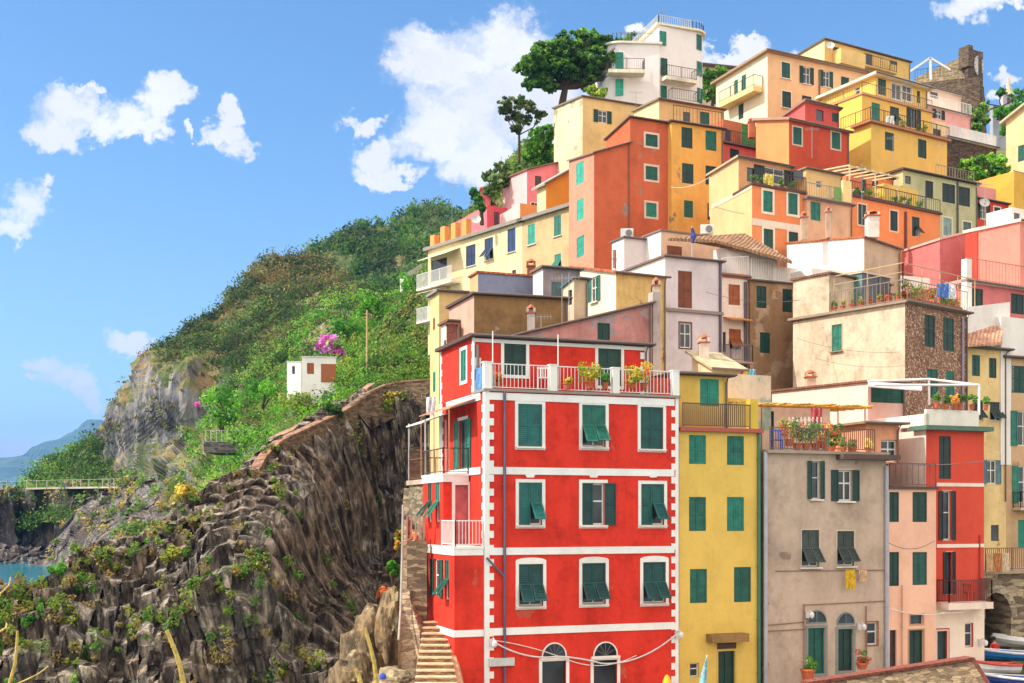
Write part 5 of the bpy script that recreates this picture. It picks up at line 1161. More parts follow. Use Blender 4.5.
for i, (px, pyb, d, cr, cl, lb) in enumerate([
 (492,205,112,[(490,192,9),(497,180,9),(488,176,7),(502,168,8),(484,196,7),(506,180,7)],[L3((70,92,48)), L3((92,104,66)), L3((56,84,34))],'grey green bushy tree above the pink chimney house'),
 (482,214,108,[(477,200,6),(480,206,6),(474,192,5)],[L3((44,84,32))],'small dark tree at the left end above the pink terraces'),
 (537,168,114,[(540,130,10),(534,142,10),(545,146,9),(530,154,8),(546,158,9),(551,134,8),(538,162,8)],[L3((56,100,26)), L3((76,116,34))],'leafy bright green tree against the cream peeling house'),
 (712,104,128,[(708,76,8),(716,84,9),(708,92,9),(722,72,7),(716,98,7),(726,82,6)],[L3((66,110,28)), L3((84,124,40))],'sunlit green tree between the white tower and the peach house'),
 (596,104,119,[(598,98,7),(592,90,6),(603,92,6)],[L3((92,118,34)), L3((120,128,50))],'yellow green shrubby tree at the foot of the white tower'),
 (998,112,156,[(978,102,7),(1001,92,5),(1020,96,9),(1022,108,10)],[L3((56,96,36))],'round dark green tree behind the chapel'),
 (1012,140,118,[(1008,118,8),(1018,124,9),(1006,130,8),(1000,112,7),(1018,108,9),(1022,136,8)],[L3((58,110,28)), L3((76,124,36))],'green tree in front of the chapel'),
 (978,138,120,[(974,114,8),(983,122,7),(976,128,7),(984,108,7)],[L3((66,98,40)), L3((92,116,50))],'tree climbing below the castle tower'),
 (984,180,104,[(966,166,7),(976,162,8),(988,160,8),(998,162,8),(1004,172,8),(992,172,9),(978,174,8),(985,182,7),(970,178,6)],[L3((84,126,36)), L3((110,140,52)), L3((60,104,30))],'spreading garden tree below the dark stone house'),
 (1003,190,103,[(998,182,7),(1006,184,7),(992,190,6)],[L3((76,112,34))],'low garden tree beside the yellow house chimneys')]):
    tree(px, pyb, d, cr, cl, lb, 'tree', .2, 20+i, 120, .3, flat_=.9)
LG = [L3((74,130,30)), L3((96,146,40)), L3((54,104,28))]
for i, a in enumerate([
 (250,470,112,50,40,LG,'dense dark green shrub at the lower end of the cliff wall path'),
 (222,430,135,34,36,LG,'bright green bush mass left of the pale leafless shrub'),
 (225,412,142,40,24,LG,'leafy bush with a pink flower below the rock face'),
 (262,408,122,40,30,LG,'large green bush left below the white hut'),
 (302,398,126,40,16,LG,'green bush in front of the white hut'),
 (352,380,124,30,20,LG,'green bush right of the white hut'),
 (350,345,138,44,26,LG,'tall bright bushes above the white hut'),
 (398,330,130,30,26,LG,'round green tree left of the house row'),
 (372,318,142,30,22,LG,'light green bush below the terraced vineyard'),
 (415,300,132,30,26,LG,'dark bush beside the white railed balcony'),
 (330,440,86,26,40,[L3((60,92,34)), L3((44,76,30))],'shrub hanging on the dark cliff below the path wall'),
 (388,412,91,30,20,[L3((110,130,50)), L3((150,140,60))],'yellowish bush on top of the dark cliff under the wall'),
 (300,412,112,40,20,[L3((130,142,56)), L3((108,126,50))],'olive yellow bush along the path wall'),
 (400,375,112,24,24,[L3((88,104,52))],'wispy grey green bush above the cliff wall'),
 (385,640,60,20,16,LG,'small bright green bush by the stair wall foot'),
 (393,580,66,12,22,LG,'green climber beside the weathered pipe wall'),
 (385,600,66,16,14,[L3((190,110,54)), L3((170,96,50))],'rusty orange shrub beside the stair wall'),
 (400,552,70,12,24,[L3((180,140,50)), L3((120,130,50))],'autumn coloured climber on the top of the stair wall'),
 (186,502,68.5,26,18,[L3((190,160,70)), L3((150,140,66))],'dry yellow bush on the rock spur'),
 (176,560,63,24,12,[L3((150,140,56)), L3((120,130,50))],'low yellow green bush on the cliff ledge'),
 (150,546,65,8,10,LG,'small green tuft bush left on the cliff ledge'),
 (142,640,58.5,14,12,LG,'lone green bush low on the dark cliff'),
 (30,630,57.5,12,16,LG,'green tuft clinging to the dark left cliff'),
 (60,575,62,22,10,LG,'flat green cushion along the left cliff top')]):
    shrub(*a, seed=i)
# bougainvillea
shrub(331, 359, 127, 30, 24, [L3((214,90,180)), L3((226,130,200)), L3((100,130,60))], 'magenta flowering bougainvillea behind the white hut', 'bougainvillea', 'bougainvillea', 34, seed=77)
shrub(247-50+2, 408, 143, 6, 6, [L3((232,120,190))], 'tiny pink flowering bush on the rock face edge', 'bush', 'flowering_bush', seed=78)
# ------------------------------------------------------------------ hut, paths, walls on the headland
B = house('small white flat roofed hut with brown wooden shutters on the green slope', 302, 357, 112, 10, 336, 286, ((236,236,232),.2), ((240,240,236),.2), zb=P(0,400,112)[2]-2, wins=[('F',307,314,363,374,'CB','n')], roof=(flat((226,222,214)),.08,.08), name='hut', cat='hut')
m = MB(); u0, z = B.F.hit(321, 382); m.obox(B.F.pt(u0, z, .003), B.F.u*(B.F.len-u0), Z*1.7, B.F.n*.06); m.build('wood_cladding', flat((164,92,48)), B.root)
block(B.root, 287, 362, 113, -6, 301.5, None, ((240,240,236),.2), sideL=3, zb=B.zb, wins=[('F',292,295,366,374,'X')], roof=(flat((226,222,214)),.05,.06))
B = house('tiny pale hut with light blue roof half hidden in green on the slope', 368, 352, 128, 10, 388, 362, ((226,216,190),.4), zb=P(0,362,128)[2]-1, wins=[('F',370,374,354,359,'C','t')], roof=(flat((130,170,180)),.3,.12), name='hut', cat='hut', yR=345)
B = house('narrow weathered stone tower hut with green roof above the slope', 398, 312, 126, 20, 406, 394, masonry(), zb=P(0,345,126)[2], roof=(flat((60,90,70)),.2,.12), name='hut', cat='hut')
B = house('grey white low wall building on the slope left of the loggia', 404, 274, 150, 20, 424, 400, ((200,196,188),.6), zb=P(0,290,150)[2], name='hut', cat='hut', yR=262)
# path wall with brick coping down the cliff
wl = [(438,386),(400,389),(385,392),(368,400),(352,412),(338,421),(322,428),(305,436),(290,443),(277,450),(268,458),(260,468),(256,476)]
root = empty('path_wall', P(340,420,100), 'long low wall with reddish coping stepping down along the cliff edge path', 'wall')
DAf = lambda x, y: float(DA(np.array([float(x)]), np.array([float(y)]))[0])
pw = [P(x, y-1, DAf(x, y)-1.6) for x, y in wl]

m = MB(); mc = MB()
for a, b in zip(pw[:-1], pw[1:]):
    m.bar(a-Z*.9, b-Z*.9, .5, 2.6); mc.bar(a+Z*.45, b+Z*.45, .6, .13)
m.build('stone_wall', masonry((160,134,104),(104,82,64),2.6), root); mc.build('coping', flat((176,132,104), .9, 0, 'coping', .5, 2), root)
root = empty('path_wall', P(300,430,106), 'upper wall with pale coping on the hill side of the cliff path', 'wall')
pw2 = [P(x, y, DAf(x, y+6)+1.0) for x, y in [(372,388),(362,396),(345,408),(330,418),(312,424),(298,432),(284,438),(272,444)]]
m = MB(); mc = MB()
for a, b in zip(pw2[:-1], pw2[1:]): m.bar(a-Z*1.0, b-Z*1.0, .3, 2.0); mc.bar(a+Z*.3, b+Z*.3, .7, .2)
m.build('stone_wall', masonry((160,134,104),(104,82,64),2.6), root); mc.build('coping', flat((180,140,112), .9, 0, 'coping', .5, 2), root)
# coast path
m = MB(); cp = [P(x, y, d) for x, y, d in ((-40,492,221),(20,490,217),(60,489,213),(100,488.5,206),(140,488,196),(160,487,186))]
for a, b in zip(cp[:-1], cp[1:]): m.bar(a+Z*.12, b+Z*.12, 3.0, .25)
o = m.build('coast_path', flat((196,184,164), .9, 0, 'path', .2, .5)); o['kind'] = 'structure'
root = empty('fence', cp[2], 'thin pale railing along the distant coast path', 'fence')
railing(root, [p+Z*.25+Vector((0,-1.4,0)) for p in cp], 1.3, flat((206,200,186), .7), 2.0, .04, 4)
B = house('low pale blockhouse beside the coast path', 141, 481, 176, 10, 162, 139, ((210,200,176),.5), zb=P(0,492,176)[2], name='hut', cat='hut')
# viewpoint terrace with railing (203-250, 432-455)
root = empty('viewpoint_terrace', P(225,460,112), 'small stone viewpoint terrace with pale railing on the spur', 'terrace')
m = MB(); m.obox(P(204,442,112)-Z*1.0, Vector((4.2,.4,0)), Vector((0,5,0)), Z*1.0); m.build('stone_wall', masonry((120,112,104),(70,64,60),1.6), root)
railing(root, [P(204,442,112)+Vector((.1,.1,0)), P(204,442,112)+Vector((4.1,.5,0))], 1.1, flat((190,184,170), .7), .5, .03, 1.0)
root = empty('lamp_post', P(367,382,108), 'tall pale wooden pole standing on the slope right of the white hut', 'pole')
m = MB(); m.tube([P(367,386,114), P(367,310,114)], [.12,.08], 8); m.build('post', flat((190,160,110)), root); m = MB(); m.bar(P(363.5,314,114), P(370.5,314,114), .1); m.build('crossarm', flat((150,130,100)), root)
# retaining stone wall & stairs left of red house
root = empty('stone_wall', P(405,690,50), 'tall rough stone retaining wall between the cliff and the stairs', 'wall')
m = MB()
Wd = [ (404,486,56,52),(408,500,54,52)]
m.poly_prism([P(404,488,56.5), P(423,490,56.5), P(423,560,53), P(428,640,50), P(430,720,49), P(398,720,49), P(398,600,50), P(402,520,54)][::-1], Vector((.4,2.6,0)))
m.build('wall', masonry((176,156,122),(110,94,74),2.4), root)
m = MB(); m.bar(P(412,487,55.8), P(424,489,55.8), 1.2, .25); m.build('coping', flat((190,170,140)), root)
root = empty('stair_wall', P(404,700,47.5), 'weathered pinkish parapet wall with pipe descending beside the stairs', 'wall')
m = MB(); m.poly_prism([P(402,520,49.6), P(407,520,49.6), P(410,600,48.0), P(420,632,47.0), P(420,720,45.5), P(398,720,45.5), P(398,640,46.5), P(401,600,48)][::-1], Vector((.15,1.0,0)))
m.build('wall', masonry((206,178,144),(150,122,96),2.2), root)
m = MB(); m.tube([P(403,505,49.4), P(402,560,48.6), P(400.5,610,47.4), P(398.5,640,46.3)], .045); m.build('pipe', flat((170,160,150)), root)
root = empty('stairs', P(436,690,44.5), 'worn stone stairs climbing along the left side of the red house', 'stairs')
m = MB(); n = 11
bl = P(414, 690, 43.3); br = P(458, 690, 43.3); tl = P(424, 622, 48.2); tr = P(444, 622, 48.2)
for i in range(n):
    t0, t1 = i/n, (i+1)/n
    a, b = bl.lerp(tl, t0), br.lerp(tr, t0); c, d_ = br.lerp(tr, t1+.03), bl.lerp(tl, t1+.03); zz = bl.z+(tl.z-bl.z)*t1
    m.poly_prism([Vector((p.x, p.y, zz-3.2)) for p in (a, b, c, d_)], Z*3.2, 0)
    m.poly_prism([Vector((p.x, p.y, zz)) for p in (a-Vector((0,.06,0)), b-Vector((0,.06,0)), c, d_)], Z*.05, 1)
m.build('steps', [masonry((186,150,116),(140,108,84),3.4), flat((226,190,150), .9, 0, 'tread_stone', .3, 3)], root)
root = empty('stair_kerb', P(456,690,44), 'sloping plastered kerb between the stairs and the red house', 'kerb')
m = MB(); m.poly_prism([P(444,622,47.6), P(448,622,47.6), P(466,700,43.2), P(458,700,43.2)][::-1], Vector((.05,.5,.0))-Z*.1); m.build('kerb', plaster((214,160,120), .8), root)
root = empty('landing_wall', P(414,548,47.6), 'low landing with terracotta pots and rail beside the red house bay', 'wall')
m = MB(); m.obox(P(407,541,48.2)-Z*6, Vector((.8,0,0)), Vector((0,.3,0)), Z*6); m.build('wall', masonry((176,150,118),(110,90,70),2.4), root)
railing(root, [P(407,541,48.3), P(424,541,48.3)], 1.0, flat((170,130,110)), .16, .03)
# near left rocks under stairs (px 340-400, y 600-683)
def boulder(px, py, d, rx, rz, label, seed):
    bm = bmesh.new(); bmesh.ops.create_icosphere(bm, subdivisions=4, radius=1); c = P(px, py, d); sx = rx*d/F; sz = rz*d/F
    for v in bm.verts:
        p = v.co.copy(); n = noise.fractal(p*1.3+Vector((seed,0,0)), 1, 2, 5); n2 = 1-abs(noise.noise(p*2.3+Vector((seed,9,0))))
        k = 1+.28*n+.2*n2; v.co = Vector((p.x*sx*k, p.y*sx*k, (round(p.z*3+n*.6)/3*.35+p.z*.65)*sz*k))
    me = bpy.data.meshes.new('boulder'); bm.to_mesh(me); bm.free(); me.materials.append(rock_ochre); o = bpy.data.objects.new('boulder', me); o.location = c; COL.objects.link(o); WORLD[o.name] = c
    tag(o, label, 'rock', 'ochre boulders at the foot of the stairs')
rock_ochre = rockmat('ochre_rock', (180,160,124), (128,112,86), (62,54,45), sc=1.2)  # ochre coloured rock of the boulders
boulder(372, 668, 56, 30, 48, 'large ochre boulder below the stair wall, left of it', 1); boulder(392, 630, 55, 14, 34, 'upright split boulder leaning on the stair wall', 4); boulder(352, 690, 53, 22, 30, 'lowest ochre boulder at the bottom edge of the photo', 7)
boulder(398, 682, 46, 24, 12, 'pale flat boulder behind the person in the blue cap', 9)
# foreground wall bottom right
root = empty('stone_wall', P(900,690,38), 'foreground rubble stone wall with red brick coping rising to the right', 'wall')
a, b, c = P(806,686,39.5), P(972,661,41.5), P(990,690,41.0)
m = MB(); m.poly_prism([a-Z*4, a, b, c, c-Z*4][::-1], Vector((-.1,.42,0))); m.build('wall', masonry((186,158,120),(122,98,76),3.0), root)
m = MB(); m.bar(a+Z*.08+Vector((0,.2,0)), b+Z*.08+Vector((0,.2,0)), .5, .1); m.bar(b+Z*.06+Vector((0,.2,0)), c+Z*.06+Vector((0,.2,0)), .5, .09); m.build('coping', flat((150,78,58), .9, 0, 'brick', .5, 9), root)

# ------------------------------------------------------------------ boats
def boat(px, py, d, L, W, Hh, yaw, chull, cin, label, name='boat', rim=None, z=None, cover=None):
    c = P(px, py, d); r = empty(name, c, label, 'boat'); R = Matrix.Rotation(R_(yaw), 4, 'Z')
    sec = 14; m = MB(); inner = MB(); rows = []; 
    for i in range(sec+1):
        t = i/sec; w = W/2*math.sin(min(1, (1-t)*1.5+.0)*math.pi/2)**.8*(.82+.18*min(1, t*4)); w = max(w, .02); sh = .25*t*t*Hh*2
        row = [(-w, Hh+sh), (-w*.9, Hh*.5+sh*.6), (-w*.5, .06+sh*.4), (0, 0+sh*.3), (w*.5, .06+sh*.4), (w*.9, Hh*.5+sh*.6), (w, Hh+sh)]
        rows.append([c+R@Vector((t*L-L/2, y, zz)) for y, zz in row])
    o = len(m.v); k = 7
    for rw in rows: m.v += [tuple(p) for p in rw]
    for i in range(sec):
        for j in range(k-1): m.f.append((o+i*k+j, o+(i+1)*k+j, o+(i+1)*k+j+1, o+i*k+j+1)); m.m.append(0)
    m.f.append(tuple(o+j for j in range(k))); m.m.append(0)
    m.build('hull', flat(chull, .35), r)
    m = MB(); up = Z*(-.12 if not cover else .02); 
    for i in range(sec): m.quad(rows[i][0]+up, rows[i][6]+up, rows[i+1][6]+up, rows[i+1][0]+up)
    m.build('cover' if cover else 'deck', flat(cover or cin, .6), r)
    m = MB(); m.tube([rw[0] for rw in rows], .06 if not rim else rim[1], 6); m.tube([rw[6] for rw in rows], .06 if not rim else rim[1], 6); m.tube([rows[0][0], rows[0][6]], .06, 6); m.build('gunwale', flat(rim[0] if rim else (230,226,220), .4), r)
    if not cover:
        m = MB()
        for t in (3, 7, 10): m.bar(rows[t][0]-Z*.02, rows[t][6]-Z*.02, .22, .04)
        m.build('thwart', flat((190,150,100)), r)
    m = MB()
    for t in (3, 10): m.bar(rows[t][3]-Z*.35+R@Vector((0,-.5,0)), rows[t][3]-Z*.35+R@Vector((0,.5,0)), .14, .6)
    m.build('cradle', flat((90,70,54)), r)
boat(994, 674, 54, 2.3, .9, .42, 188, (232,226,216), (200,120,90), 'white rowing boat with red gunwale, lowest of the boats on the slip', rim=((200,70,44),.06))
boat(1010, 661, 56, 3.0, 1.1, .38, 172, (40,120,190), (40,110,190), 'boat under bright blue cover, middle of the stacked boats', cover=(40,130,200))
boat(1020, 648, 58.5, 2.4, 1.1, .35, 165, (226,226,224), (200,200,200), 'white inflatable dinghy behind the blue covered boat', rim=((236,234,230),.2))
boat(1014, 686, 53, 2.6, 1.2, .35, 175, (24,60,140), (30,60,140), 'dark blue hull below the white rowing boat at the bottom right edge', cover=(30,70,150))
# kayak tip standing beside the red house, parasol, bin
root = empty('kayak', P(667,690,45.5), 'yellow kayak end standing up before the red house corner', 'kayak')
m = MB(); m.lathe(P(667, 700, 46.6), [(.2,0),(.2,.4),(.17,.7),(.1,.9),(.03,.98)], 12); m.build('hull', flat((240,180,30), .35), root)
root = empty('beach_flag', P(702,690,47), 'folded pale blue and white parasol by the yellow house door', 'parasol')
m = MB(); m.tube([P(701,700,47), P(707,655,47)], .02); m.build('pole', WRAIL, root); m = MB(); m.tube([P(701.5,690,47), P(704,675,47), P(706.5,657,47)], [.16,.12,.02], 8); m.build('fabric', flat((150,210,226), .7, 0, 'stripe', .5, 4), root)
root = empty('blue_sack', P(934,668,44), 'blue tarpaulin bundle on the foreground wall by the peach house', 'tarpaulin')
m = MB(); m.lathe(P(934, 672, 43.5), [(.62,0),(.6,.15),(.45,.28),(.2,.38),(.03,.4)], 9); m.build('tarpaulin', flat((40,100,200), .5, 0, 'tarp', .3, 5), root)
def pot(px, py, d, r=.2, h=.35, fol=None, label='terracotta pot', fr=.35, cat='potted plant', name='potted_plant', potc=(190,96,58), group=None, fk=8, seed=0):
    p = P(px, py, d) if not isinstance(px, Vector) else px
    o = empty(name, p, label, cat, group); m = MB(); m.lathe(p, [(r*.7,0),(r,h*.85),(r*1.12,h*.86),(r*1.12,h),(r*.9,h)], 10); m.build('pot', flat(potc, .9), o)
    if fol is not None:
        rg = np.random.default_rng(seed+abs(int(p.x*13))); cen = np.array(p)+np.stack([rg.uniform(-fr,fr,fk)*.7, rg.uniform(-fr,fr,fk)*.7, h+rg.uniform(.1,1,fk)*fr*1.6], 1)
        leafcloud('foliage', cen, fr*.45, np.array([fol[rg.integers(0, len(fol))] for _ in range(fk)]), 40, .09, parent=o, seed=seed+3)
    return o
YG = [L3((150,150,44)), L3((110,130,46)), L3((170,156,60))]
pot(590, 389, 47.5, .17, .28, YG, 'tall yellow green potted shrub on the red house terrace near its second post', .5, fk=14)
pot(632, 389, 48.2, .15, .25, YG, 'low yellow flowering pot plant on the red house terrace right of the third post', .42, fk=10)
pot(644, 389, 48.4, .15, .25, [L3((170,170,60)), L3((210,120,60))], 'bushy pot plant next to the red plank screen on the terrace', .45, fk=10)
pot(605, 389, 47.8, .14, .25, [L3((80,130,50))], 'small green pot plant right beside the tall yellow one', .22)
pot(568, 389, 47.0, .18, .22, [L3((180,170,60))], 'tiny pot plant left of the second terrace door', .15)
pot(497, 389, 46.6, .16, .25, [L3((190,120,60))], 'small orange pot plant at the left corner of the red house terrace', .2)
pot(808, 680, 49.5, .3, .45, [L3((90,130,50))], 'big terracotta pot before the taupe house door', .3)
pot(862, 669, 50.5, .25, .25, [L3((170,90,60)), L3((90,130,50))], 'reddish flower pot between the taupe house doorway and barred window', .3)
# plastic chair on red terrace
def chair(p, label, col=(236,234,230), s=1.0, name='chair'):
    o = empty(name, p, label, 'chair'); m = MB(); m.cbox(p+Z*.43*s, Vector((.45*s,0,0)), Vector((0,.45*s,0)), Z*.04); m.build('seat', flat(col), o)
    m = MB()
    for i in range(5): m.bar(p+Vector((-.2*s+i*.1*s, .22*s, .45*s)), p+Vector((-.2*s+i*.1*s, .26*s, .85*s)), .04)
    m.bar(p+Vector((-.24*s,.26*s,.86*s)), p+Vector((.24*s,.26*s,.86*s)), .06); m.build('backrest', flat(col), o)
    for sx in (-1,1):
        for sy in (-1,1): m = MB(); m.bar(p+Vector((sx*.2*s, sy*.2*s, 0)), p+Vector((sx*.2*s, sy*.2*s, .42*s)), .04); m.build('leg', flat(col), o, p+Vector((sx*.2*s, sy*.2*s, 0)))
chair(P(543,389,47.6), 'white plastic chair on the red house terrace behind the balusters')
chair(P(777,450,52.0), 'blue chair on the taupe house terrace', (40,90,190))
chair(P(912,484,55), 'white metal garden chair on the peach house terrace', (230,226,222))
chair(P(919,484,56), 'second white garden chair nearest the red house wall', (230,226,222))
chair(P(969,600,53.2), 'small wooden folding chair on the iron balcony of the narrow red house', (140,50,36), .8)
# pergola of canes over taupe terrace
root = empty('pergola', P(790,450,53), 'flat bamboo cane pergola in orange yellow above the taupe house terrace', 'pergola')
m = MB(); a0, a1 = P(722,404,52.5), P(872,408,56.5); 
back = Vector((-.8,2.6,.1))
for i in range(5): m.tube([a0+back*(i/4)*1.1, a1+back*(i/4)*1.1], .045, 5)
for i in range(34):
    t = i/33+random.uniform(-.01,.01); p = a0.lerp(a1, t)+Z*.06; m.tube([p-back*.1+Z*random.uniform(-.02,.06), p+back*1.15+Vector((random.uniform(-.3,.3),0,random.uniform(-.02,.1)))], .035, 4)
m.build('canes', flat((220,160,60), .8, 0, 'cane', .3, 6), root)
m = MB()
for t in (.25, .58, .76, .95): p = a0.lerp(a1, t); m.bar(p, Vector((p.x, p.y, P(0,451,p.y)[2]-.1)), .05)
m.build('post', flat((170,90,80)), root)
# plants on taupe terrace
mixp = [L3((84,116,56)), L3((190,100,70)), L3((180,160,80)), L3((70,104,50)), L3((96,124,60))]
for i, (px, py, lb) in enumerate(((789,446,'climbing plant with pink blossoms at the left of the flower trellis'),(797,450,'flower trellis plant with orange blooms in the middle of the terrace'),(806,450,'mixed flowering shrub with red blooms on the terrace'),(816,450,'yellow green potted bush by the terrace door'),(822,448,'bushy plant beside the brown screen on the terrace'),(832,450,'rightmost flowering plant of the taupe terrace'))):
    pot(px, py, 52.5+.25*i, .2, .3, mixp, lb, .5, fk=12, seed=i)
root = empty('flower_trellis', P(803,450,54), 'white painted flower trellis screen among terrace plants', 'trellis')
m = MB(); 
for i in range(9): m.bar(P(789+i*4,450,54), P(789+i*4,417,54), .05)
for j in range(5): m.bar(P(789,448-j*7,54.05), P(821,448-j*7,54.05), .05)
m.build('lattice', flat((232,224,216)), root)
def cloth(root_label, px, py, d, w, h, col, name='towel', cat='laundry'):
    m = MB(); p = P(px, py, d); n = 8; vs = []
    for j in range(5):
        for i in range(n+1): vs.append(p+Vector((w*(i/n-.5)*(1-.1*j/4), .05*math.sin(i*1.7+j), -h*j/4)))
    for j in range(4):
        for i in range(n): m.quad(vs[j*(n+1)+i], vs[j*(n+1)+i+1], vs[(j+1)*(n+1)+i+1], vs[(j+1)*(n+1)+i])
    vs2 = [v+Vector((0,.02,0)) for v in vs]
    for j in range(4):
        for i in range(n): m.quad(vs2[j*(n+1)+i+1], vs2[j*(n+1)+i], vs2[(j+1)*(n+1)+i], vs2[(j+1)*(n+1)+i+1])
    return tag(m.build(name, flat(col, .9, 0, 'fabric', .3, 6)), root_label, cat)
cloth('yellow towel drying under the window of the taupe house', 850.5, 570, 51.2, .42, .8, (236,190,40))
cloth('small white and orange cloth drying beside the yellow towel', 863, 570, 51.6, .35, .5, (240,200,160), 'cloth')
cloth('white shirt hanging on the line by the cliff behind the red house', 431, 397, 60, .5, .9, (236,232,236), 'shirt')
for i, (px, c, lb) in enumerate(((741,(240,90,150),'pink cloth on the rack between yellow house and tan house'),(746,(240,220,90),'yellow cloth on the drying rack'),(752,(120,190,210),'pale blue cloth on the drying rack'))): cloth(lb, px, 369, 57, .35, .4, c, 'cloth')
for i, (px, c, lb) in enumerate(((990,(236,200,150),'cream towel over the arch terrace railing'),(998,(220,150,90),'orange towel on the arch terrace railing'),(1006,(240,220,190),'pale cloth rightmost on the arch terrace railing'))): cloth(lb, px, 553, 57.6, .35, .9, c)
cloth('dark red striped cloth hung from the pergola beside the white wall', 817, 408, 54, .5, 1.0, (190,80,84), 'cloth')
# window box flowers over pebble house terrace
root = empty('flower_box', P(930,300,66.5), 'long box of red green flowering plants along the pebbledash house roof edge', 'flower box')
K0 = K; m = MB(); zt_ = K0.z0+.16; m.obox(K0.F.pt(.2, zt_, -.45), K0.F.u*(K0.F.len-.4), Z*.25, K0.F.n*.3); m.build('box', flat((176,90,60)), root)
n = 26; rg = np.random.default_rng(4); cen = np.array([K0.F.pt(.3+(K0.F.len-.6)*i/n, zt_+.45+rg.uniform(-.1,.35)*(1.6-i/n), -.3) for i in range(n)])
leafcloud('foliage', cen, .3, np.array([[L3((100,130,50)), L3((150,140,60)), L3((200,110,70)), L3((80,110,50))][rg.integers(0,4)] for _ in range(n)]), 50, .11, parent=root)
for i in range(11):
    q = K0.L.pt(.6+i*.62, zt_, -.3); pot(q, 0, 0, .17, .3, [L3((90,120,50)), L3((200,100,60))] if i % 2 else [L3((150,150,60))], 'terracotta flower pot in the row along the stained side wall edge', .2, fk=4, group='flower pots on the pebbledash house roof terrace', seed=i)
# white frame canopy (px 830-925, y 378-410)
root = empty('canopy_frame', P(900,400,58), 'white tubular canopy frame above the pale pink wall terrace', 'canopy')
m = MB()
A = P(868,381,58.5); B_ = P(929,379,59.5); C_ = P(979,385,57.5); 
for a, b in ((A,B_), (B_, Vector((B_.x,B_.y,P(0,405,59.5).z))), (A+Vector((0,-1,-.3)), C_), (C_, Vector((C_.x, C_.y, P(0,415,57.5).z))), (B_, C_)): m.tube([a, b], .06, 6)
m.build('frame', WRAIL, root)
m = MB(); m.poly_prism([P(868,382,59.6), P(922,386,60), P(922,391,58.6), P(868,387,58.4)], Z*.04); m.build('awning', flat((214,200,196), .8, 0, 'canvas', .2), root)
# balustrade on pink wall top and peach terrace furniture
root = empty('railing', P(905,482,56), 'rusty iron railing at the peach house roof terrace corner', 'railing')
railing(root, [P(902,482,55.5), P(911,482,56.5)], 2.6, RRAIL, .25)
# cables
def cable(label, pts, r=.02, col=(222,214,208), name='cable'):
    m = MB(); out = []
    for (a, b, sag) in pts:
        for i in range(13):
            t = i/12; p = Vector(a).lerp(Vector(b), t); p.z -= sag*4*t*(1-t); out.append(p)
    m.tube(out, r, 5); return tag(m.build(name, flat(col, .6)), label, 'cable')
Fm = MAIN.F
q = lambda px, py, o=.12: Fm.pt(*Fm.hit(px, py), o)
cable('thick white cable looping across the ground floor of the red house', [(q(490,640), q(556,656), .25), (q(556,656), q(600,663), -.05), (q(600,663), q(675,634), .35)], .03)
cable('thin white cable sagging between the arched windows of the red house', [(q(492,640), q(568,660), -.1), (q(568,660), q(635,655), .3)], .018)
cable('wire crossing the front of the taupe and peach houses', [(q(886,608,.3), q(936,612,.6), .15)], .02)
cable('wire sagging below the iron balcony', [(q(936,612,.3), q(979,604,.3), .15)], .02)
cable('dark wire crossing the upper peach terrace to the narrow red house', [(P(897,464,53), P(985,461,54), .1)], .018, (120,110,110))
cable('white wire from the ochre house to the orange house', [(P(671,187,93.6), P(710,177,80.5), .3)], .025)
for k, (a, b, lb) in enumerate(((P(706,292,66),P(800,300,70),'thin wire before the tan house'), (P(889,543,51.5),P(934,541,52.5),'wire between the peach house windows'))): cable(lb, [(a, b, .3)], .015, (110,100,100))
# wall lamps
def lamp(px, py, face, label):
    u, z = face.hit(px, py); p = face.pt(u, z, .03); r = empty('wall_lamp', p, label, 'lamp'); m = MB(); m.tube([p, p+face.n*.25+Z*.1, p+face.n*.4], .02); m.build('arm', flat((210,206,200)), r)
    m = MB(); e = p+face.n*.4-Z*.18; m.lathe(e, [(.03,-.06),(.09,0),(.11,.12),(.04,.22)], 8); m.build('lamp_shade', flat((226,222,216), .3), r); m = MB(); m.obox(p-face.u*.08-Z*.25, face.u*.16, Z*.3, face.n*.1); m.build('junction_box', flat((214,206,200)), r)
lamp(491, 640, MAIN.F, 'white wall lamp with box on the left corner of the red house'); lamp(676, 632, MAIN.F, 'white wall lamp bracket at the right corner of the red house'); lamp(979, 640, nr.F, 'lamp at the right corner of the narrow red house')
lamp(806, 612, tp.F, 'round lamp left of the taupe house arches'); lamp(858, 624, tp.F, 'round lamp right of the taupe house arches')
m = MB(); u, z = MAIN.F.hit(491, 662); m.obox(MAIN.F.pt(u-.1, z-.15, .04), MAIN.F.u*1.0, Z*.3, MAIN.F.n*.15); m.build('meter_box', flat((196,196,190)), H['red'])
# flag, hvac boxes, antennas, parasol
root = empty('flag', P(692,258,72), 'furled red white and blue flag on a thin pole on the rooftop terrace', 'flag')
m = MB(); m.tube([P(692,258,72), P(692,226,72)], .03); m.build('pole', flat((180,180,180)), root); m = MB(); m.tube([P(692,228,72), P(693.5,236,72), P(692.5,243,72)], [.06,.2,.08], 6); m.build('cloth', flat((70,80,160), .8, 0, 'flagcloth', .8, 1.5), root)
def acbox(px, py, d, label):
    p = P(px, py, d); r = empty('air_conditioner', p, label, 'air conditioner'); m = MB(); m.cbox(p+Z*.3, Vector((.8,0,0)), Vector((0,.3,0)), Z*.6); m.build('casing', flat((226,222,214)), r)
    m = MB(); m.tube([p+Vector((.1,-.16,.3)), p+Vector((.1,-.2,.3))], .22, 14); m.build('fan_grille', flat((120,120,120)), r)
acbox(707, 234, 78, 'white air conditioner box under the orange house'); acbox(627, 238, 79, 'white box on the roof edge below the terracotta house')
